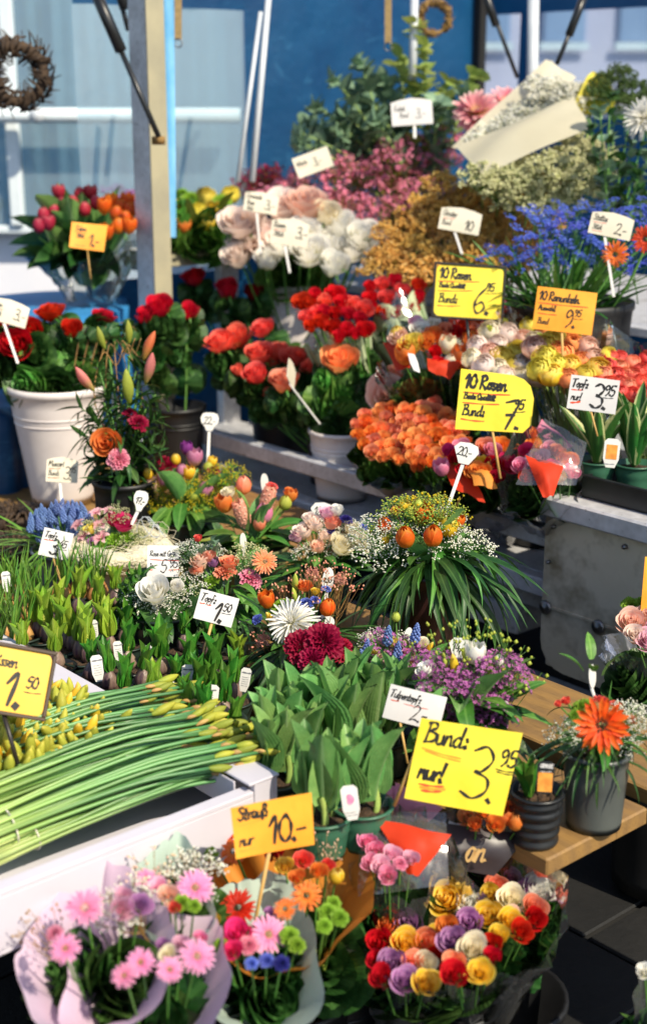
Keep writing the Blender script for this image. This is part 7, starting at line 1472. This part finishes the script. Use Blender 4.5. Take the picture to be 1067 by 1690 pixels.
sign('price_card', 'large yellow Bund nur 3.95 card in front of the tulip pots', 'price card', 764, 1264, 172, 142, 2.10, 10, 5, 14, 'trap', 'c_yellow',
     (('Bund:', .10, .70, .24, .026), ('nur!', .10, .27, .22, .034), ('3.', .60, .14, .62, .028), ('95', 1.00, .58, .20, .024)),
     ((.10, .62, .56, .58, .018, 'orink'), (.14, .595, .56, .545, .016, 'orink'), (.14, .20, .42, .22, .022, RU), (.16, .165, .44, .19, .03, 'orink'), (.18, .13, .40, .16, .024, RU), (.98, .535, 1.2, .53, .014, 'ink'), (1.0, .505, 1.2, .50, .014, 'ink')), ((.04, .6), (650, 1330), .003), 'price cards', None, 'cane', .02)
sign('price_card', 'orange Strauß nur 10.- card above the paper bouquets', 'price card', 451, 1362, 138, 88, 1.98, -5, 8, 14, 'trap', 'c_orange',
     (('Strauß', .14, .70, .24, .040), ('nur', .10, .22, .24, .030), ('10.-', .66, .16, .50, .052)), ((.14, .60, .66, .66, .02, 'orink'), (.10, .13, .40, .15, .03, 'orink'), (.70, .08, 1.2, .12, .02, 'orink')), ((.42, .04), (405, 1600), .0028), 'price cards', None, 'cane', .05)
sign('price_card', 'amber Narzissen 1.50 card in a brown frame at the left edge', 'price card', 18, 1122, 125, 104, 2.16, 20, 14, 22, 'round', 'c_amber',
     (('Narzissen', .00, .70, .20, .026), ('Bund', .02, .40, .16, .022), ('1.', .52, .10, .52, .052), ('50', .86, .42, .18, .028)), ((.84, .35, 1.12, .36, .016, 'ink'), (.05, .33, .40, .35, .016, RU)), ((.5, -.03), (30, 1262), .004), 'price cards', 'framebr', 'frameblk', -.01)
sign('price_card', 'white Topf 1.50 card on a wooden stick among the hyacinths', 'price card', 357, 1004, 66, 50, 2.60, 19, 8, 12, 'rect', 'c_white',
     (('Topf:', .07, .64, .26, .030), ('1.', .60, .10, .60, .062), ('50', .88, .48, .26, .032)), ((.08, .54, .24, .56, .03, RU), (.34, .54, .46, .56, .03, RU), (.86, .40, 1.18, .42, .018, 'ink')), ((.5, .05), (322, 1130), .0028), 'price cards', None, 'cane')
sign('price_card', 'white Tulpentopf 2.- card behind the big yellow card', 'price card', 684, 1168, 96, 58, 2.22, 14, 4, 12, 'rect', 'c_white', (('Tulpentopf:', .06, .66, .22, .026), ('2.-', .74, .14, .46, .026)), ((.12, .56, .34, .58, .026, RU), (.5, .54, 1.2, .55, .014, RU)), ((.3, .05), (672, 1260), .002), 'price cards', None, 'cane')
sign('price_card', 'white Topf 3.45 card on a wooden stick in front of the slate pot', 'price card', 93, 898, 50, 46, 3.02, 19, 10, 12, 'rect', 'c_white', (('Topf:', .08, .68, .22, .026), ('3.', .34, .12, .54, .050), ('45', .66, .42, .26, .030)), ((.08, .58, .40, .60, .028, RU), (.64, .34, .96, .36, .02, 'ink')), ((.5, .05), (106, 975), .0028), 'price cards', None, 'cane')
sign('price_card', 'white Muscari Bund 3.95 card on a plastic stick before the left white bucket', 'price card', 103, 775, 52, 42, 3.42, 8, 8, 12, 'arch', 'c_cream', (('Muscari', .08, .62, .22, .022), ('Bund:', .08, .26, .20, .020), ('3.', .66, .12, .50, .026), ('95', .92, .40, .22, .022)), ((.08, .52, .56, .54, .026, RU), (.08, .16, .52, .17, .026, RU)), ((.45, .05), (104, 850), .003), 'price cards')
sign('price_card', 'white Rose mit Grün 5,95 card above the white rose pot', 'price card', 269, 926, 52, 52, 2.84, 4, 4, 12, 'rect', 'c_white', (('Rose mit Grün', .08, .66, .17, .018), ('5', .42, .14, .40, .030), ('95', .70, .30, .26, .026), ('je', .08, .28, .18, .02)), ((.10, .55, 1.0, .52, .022, RU), (.70, .22, 1.0, .24, .022, RU), (.08, .22, .18, .22, .024, RU)), ((.5, .05), (269, 1000), .002), 'price cards')
sign('price_card', 'tilted white Rosen Stück 3.- card over the red roses at the left edge', 'price card', 14, 514, 66, 40, 3.76, 19, 8, 12, 'arch', 'c_cream', (('Rosen', .10, .60, .22, .022), ('Stück', .16, .24, .22, .022), ('3.-', 1.06, .24, .46, .030)), ((.10, .50, .62, .52, .02, RU),), ((.45, .05), (30, 600), .003), 'price cards')
sign('price_card', 'orange 1.- card stuck in the tulip bunch', 'price card', 146, 390, 60, 44, 4.12, 9, 8, 14, 'trap', 'c_orange', (('Tulpen', .20, .68, .17, .024), ('Stück', .24, .42, .15, .022), ('1.-', .70, .16, .42, .040)), ((.16, .62, .60, .60, .018, RU), (.2, .12, .6, .12, .02, RU)), ((.5, .05), (150, 460), .002), 'price cards', None, 'cane')
sign('price_card', 'white Limonade Rose 3.- card left of the white roses', 'price card', 431, 334, 56, 34, 4.42, 10, 6, 12, 'arch', 'c_cream', (('Limonade', .10, .64, .22, .024), ('Rose', .14, .32, .22, .024), ('Stück', .14, .06, .18, .02), ('3.-', 1.0, .2, .46, .034)), (), ((.4, .05), (430, 420), .003), 'price cards')
sign('price_card', 'white Rosen 3.- card in front of the white roses', 'price card', 478, 383, 62, 44, 4.32, 8, 4, 12, 'arch', 'c_cream', (('Rosen', .08, .62, .22, .024), ('Stück', .10, .30, .20, .022), ('3.-', .92, .30, .42, .032)), ((.08, .53, .56, .54, .022, RU),), ((.4, .05), (478, 450), .003), 'price cards')
sign('price_card', 'tilted pale card half hidden in the pink waxflower', 'price card', 516, 268, 62, 34, 4.55, -20, 4, 12, 'rect', 'c_cream', (('Wachs', .12, .55, .24, .024), ('3.-', .9, .3, .4, .03)), ((.12, .45, .6, .46, .02, RU),), None, 'price cards')
sign('price_card', 'sunlit white card on a plastic stick in front of the eucalyptus', 'price card', 679, 184, 68, 44, 4.50, -4, 4, 12, 'arch', 'c_white', (('Eukal.', .12, .55, .2, .016), ('Bund', .3, .3, .18, .014), ('3.-', .9, .25, .34, .02)), (), ((.55, .05), (684, 228), .004), 'price cards')
sign('price_card', 'white Ginster 10 card among the golden heath', 'price card', 759, 363, 68, 40, 4.05, 10, 4, 12, 'arch', 'c_cream', (('Ginster', .10, .58, .24, .022), ('Bund', .12, .22, .2, .018), ('10', 1.06, .12, .40, .036)), ((.12, .47, .62, .50, .022, RU),), ((.4, .05), (762, 420), .003), 'price cards')
sign('price_card', 'white Statice Stück 2.- card among the blue statice', 'price card', 1008, 371, 70, 40, 3.50, 11, 4, 12, 'arch', 'c_cream', (('Statice', .10, .58, .24, .022), ('Stück', .14, .22, .2, .020), ('2.-', 1.04, .16, .46, .030)), ((.12, .48, .66, .51, .018, RU), (.14, .14, .56, .15, .016, RU)), ((.4, .05), (1012, 490), .003), 'price cards')
sign('price_card', 'orange price card cut off by the right edge above the pale pink bouquet', 'price card', 1082, 965, 44, 90, 2.78, 2, 6, 12, 'rect', 'c_orange', (), (), ((.3, .05), (1075, 1040), .002), 'price cards', None, 'cane')
sign('price_card', 'edge on white card on a stick in the apricot roses', 'price card', 481, 616, 50, 40, 3.86, 40, 76, 4, 'arch', 'c_cream', (), (), ((.5, .05), (528, 700), .0032), 'price cards')
PADS = (('22.-', 346, 696, 30, 30, 3.62, 5, 'paddle', (343, 765), '22.- paddle tag above the pink tulip arrangement'), ('17.-', 232, 827, 24, 34, 3.16, 14, 'paddle', (217, 866), '17.- paddle tag beside the pink rose in the sisal collar'), ('18.-', 530, 846, 36, 34, 3.20, 4, 'fan', (527, 900), '18.- fan shaped tag over the pale peach roses'),
        ('20.-', 768, 748, 42, 36, 2.94, 12, 'fan', (738, 838), '20.- tag on a white stick above the orange tulips'), ('10.-', 536, 1027, 32, 26, 2.66, 4, 'leaf', (535, 1060), '10.- round tag above the burgundy carnations'), ('11.50', 541, 957, 19, 42, 2.72, 8, 'leaf', (538, 990), '11.50 leaf shaped tag in the mixed blue arrangement'), ('10.-', 673, 1051, 15, 32, 2.60, 10, 'leaf', (674, 1080), 'narrow leaf shaped tag among the grape hyacinths'), ('14.-', 757, 1070, 36, 36, 2.50, 8, 'fan', (757, 1110), '14.- tag half hidden behind the white tulip'))
for s, px, py, w, h, D, rl, shp, foot, lb in PADS:
    k = .46 if w > h*.8 else .34
    narrow = shp == 'leaf' and w < h
    sign('price_tag', 'white '+lb, 'price tag', px, py, w, h, D, rl, 4, 14, shp, 'plate', () if False else (((s, .02, .40, .17 if len(s) > 4 else .22, .03),) if narrow else ((s, .16*w/h, .36, k*.9 if shp != 'leaf' else .42, .036),)), (), ((.5, .1), foot, .0032), 'white plastic price tags')
for lb, px, py, h, foot, yw in (('white plastic tag seen edge on in the peach tulip arrangement', 437, 798, 34, (437, 830), 62), ('white plastic tag seen edge on over the pink carnation', 402, 896, 34, (404, 940), 68), ('white plastic tag seen edge on above the orange gerbera', 977, 1116, 42, (980, 1150), 66), ('white plastic tag seen edge on in the lily bouquet', 192, 672, 50, (200, 720), 64)):
    sign('price_tag', lb, 'price tag', px, py, 26, h, 3.45 if py < 840 else 2.95 if py < 1000 else 2.24, -4, yw, 6, 'leaf', 'plate', (), (), ((.5, .1), foot, .003), 'white plastic price tags')
# plant name tags among the bulbs
TG = ((161, 1103, 19, 44, 2.55, 'white name tag beside the dark hyacinth with the silvery bulb'), (311, 1117, 24, 40, 2.52, 'white name tag leaning left of the wooden stick'), (276, 1140, 22, 36, 2.46, 'white name tag in the middle of the front hyacinths'), (348, 1152, 24, 44, 2.40, 'white name tag leaning beside the front hyacinths'), (286, 1160, 16, 24, 2.42, 'short white name tag behind the carton end'), (404, 1122, 17, 40, 2.5, 'white name tag in front of the tulip leaves'), (195, 1075, 14, 34, 2.62, 'name tag behind the bulb below the lime hyacinths'), (155, 1040, 14, 34, 2.75, 'name tag among the lime hyacinths'), (11, 960, 14, 34, 2.9, 'pale blue name tag at the left edge'), (245, 1078, 12, 26, 2.62, 'name tag left of the hyacinth below the white rose pot'))
for px, py, w, h, D, lb in TG:
    sign('name_tag', lb, 'plant tag', px, py, w, h, D, 8 if px > 250 else -4, RND.uniform(-14, 14), 14, 'tag', 'plate', (), tuple((.08, y, .36, y+.01, .014, 'greyink') for y in (.25, .34, .43, .52, .61)) + ((.06, .80, .44, .81, .05, 'greyink'),), None, 'white plant name tags')
for px, py, w, h, D, lb in ((518, 1302, 30, 58, 2.12, 'picture tag of a pink tulip in the tulip pots nearest the orange card'), (578, 1325, 28, 58, 2.06, 'picture tag of a pink tulip left of the big yellow card'), (406, 1235, 26, 40, 2.26, 'picture tag with a pink flower behind the carton corner')):
    s = sign('picture_tag', lb, 'plant tag', px, py, w, h, D, -8, 0, 14, 'tag', 'plate', (), ((.08, .14, .40, .15, .02, 'greyink'), (.08, .22, .36, .23, .02, 'greyink')), None, 'tulip picture tags')
    k = D/F; m_ = MB(); ol_ = [(.22*w*k*math.cos(x)*(1+.18*math.cos(3*x)), .16*h*k*math.sin(x)+.1*h*k) for x in [2*PI*i/18 for i in range(18)]]; m_.prism(ol_, .0003); put(s, 'flower_picture', m_.mesh('flower_picture', False), M['tagpic'], WM[s.name] @ Matrix.Translation((0, 0, .0005)))
s = sign('picture_tag', 'black plant tag reading ORANGE with an orange flower picture in the ribbed pot', 'plant tag', 899, 1283, 28, 54, 2.10, 2, 6, 12, 'tag', 'black', (('ORANGE', .08, .80, .12, .02, 'c_white'),), ((.10, .68, .44, .69, .015, 'c_white'),), None)
k = 2.10/F; put(s, 'flower_picture', box_mesh((-12*k, -24*k, .0002), (12*k, 8*k, .0006), 0), M['tagorange'], WM[s.name])
s = sign('picture_tag', 'plant tag with a yellow orange picture between the variegated plants', 'plant tag', 1008, 748, 26, 48, 2.98, 4, 6, 10, 'tag', 'plate', (), ((.06, .12, .40, .13, .03, 'greyink'),), None); k = 2.98/F; put(s, 'flower_picture', box_mesh((-9*k, -10*k, .0002), (9*k, 14*k, .0006), 0), M['tagorange'], WM[s.name])
s = sign('picture_tag', 'round black plant tag reading BLUE among the dark hyacinths', 'plant tag', 291, 1096, 16, 20, 2.56, 4, 6, 12, 'tag', 'black', (('BLU', .08, .42, .34, .05, 'c_white'),), (), None)
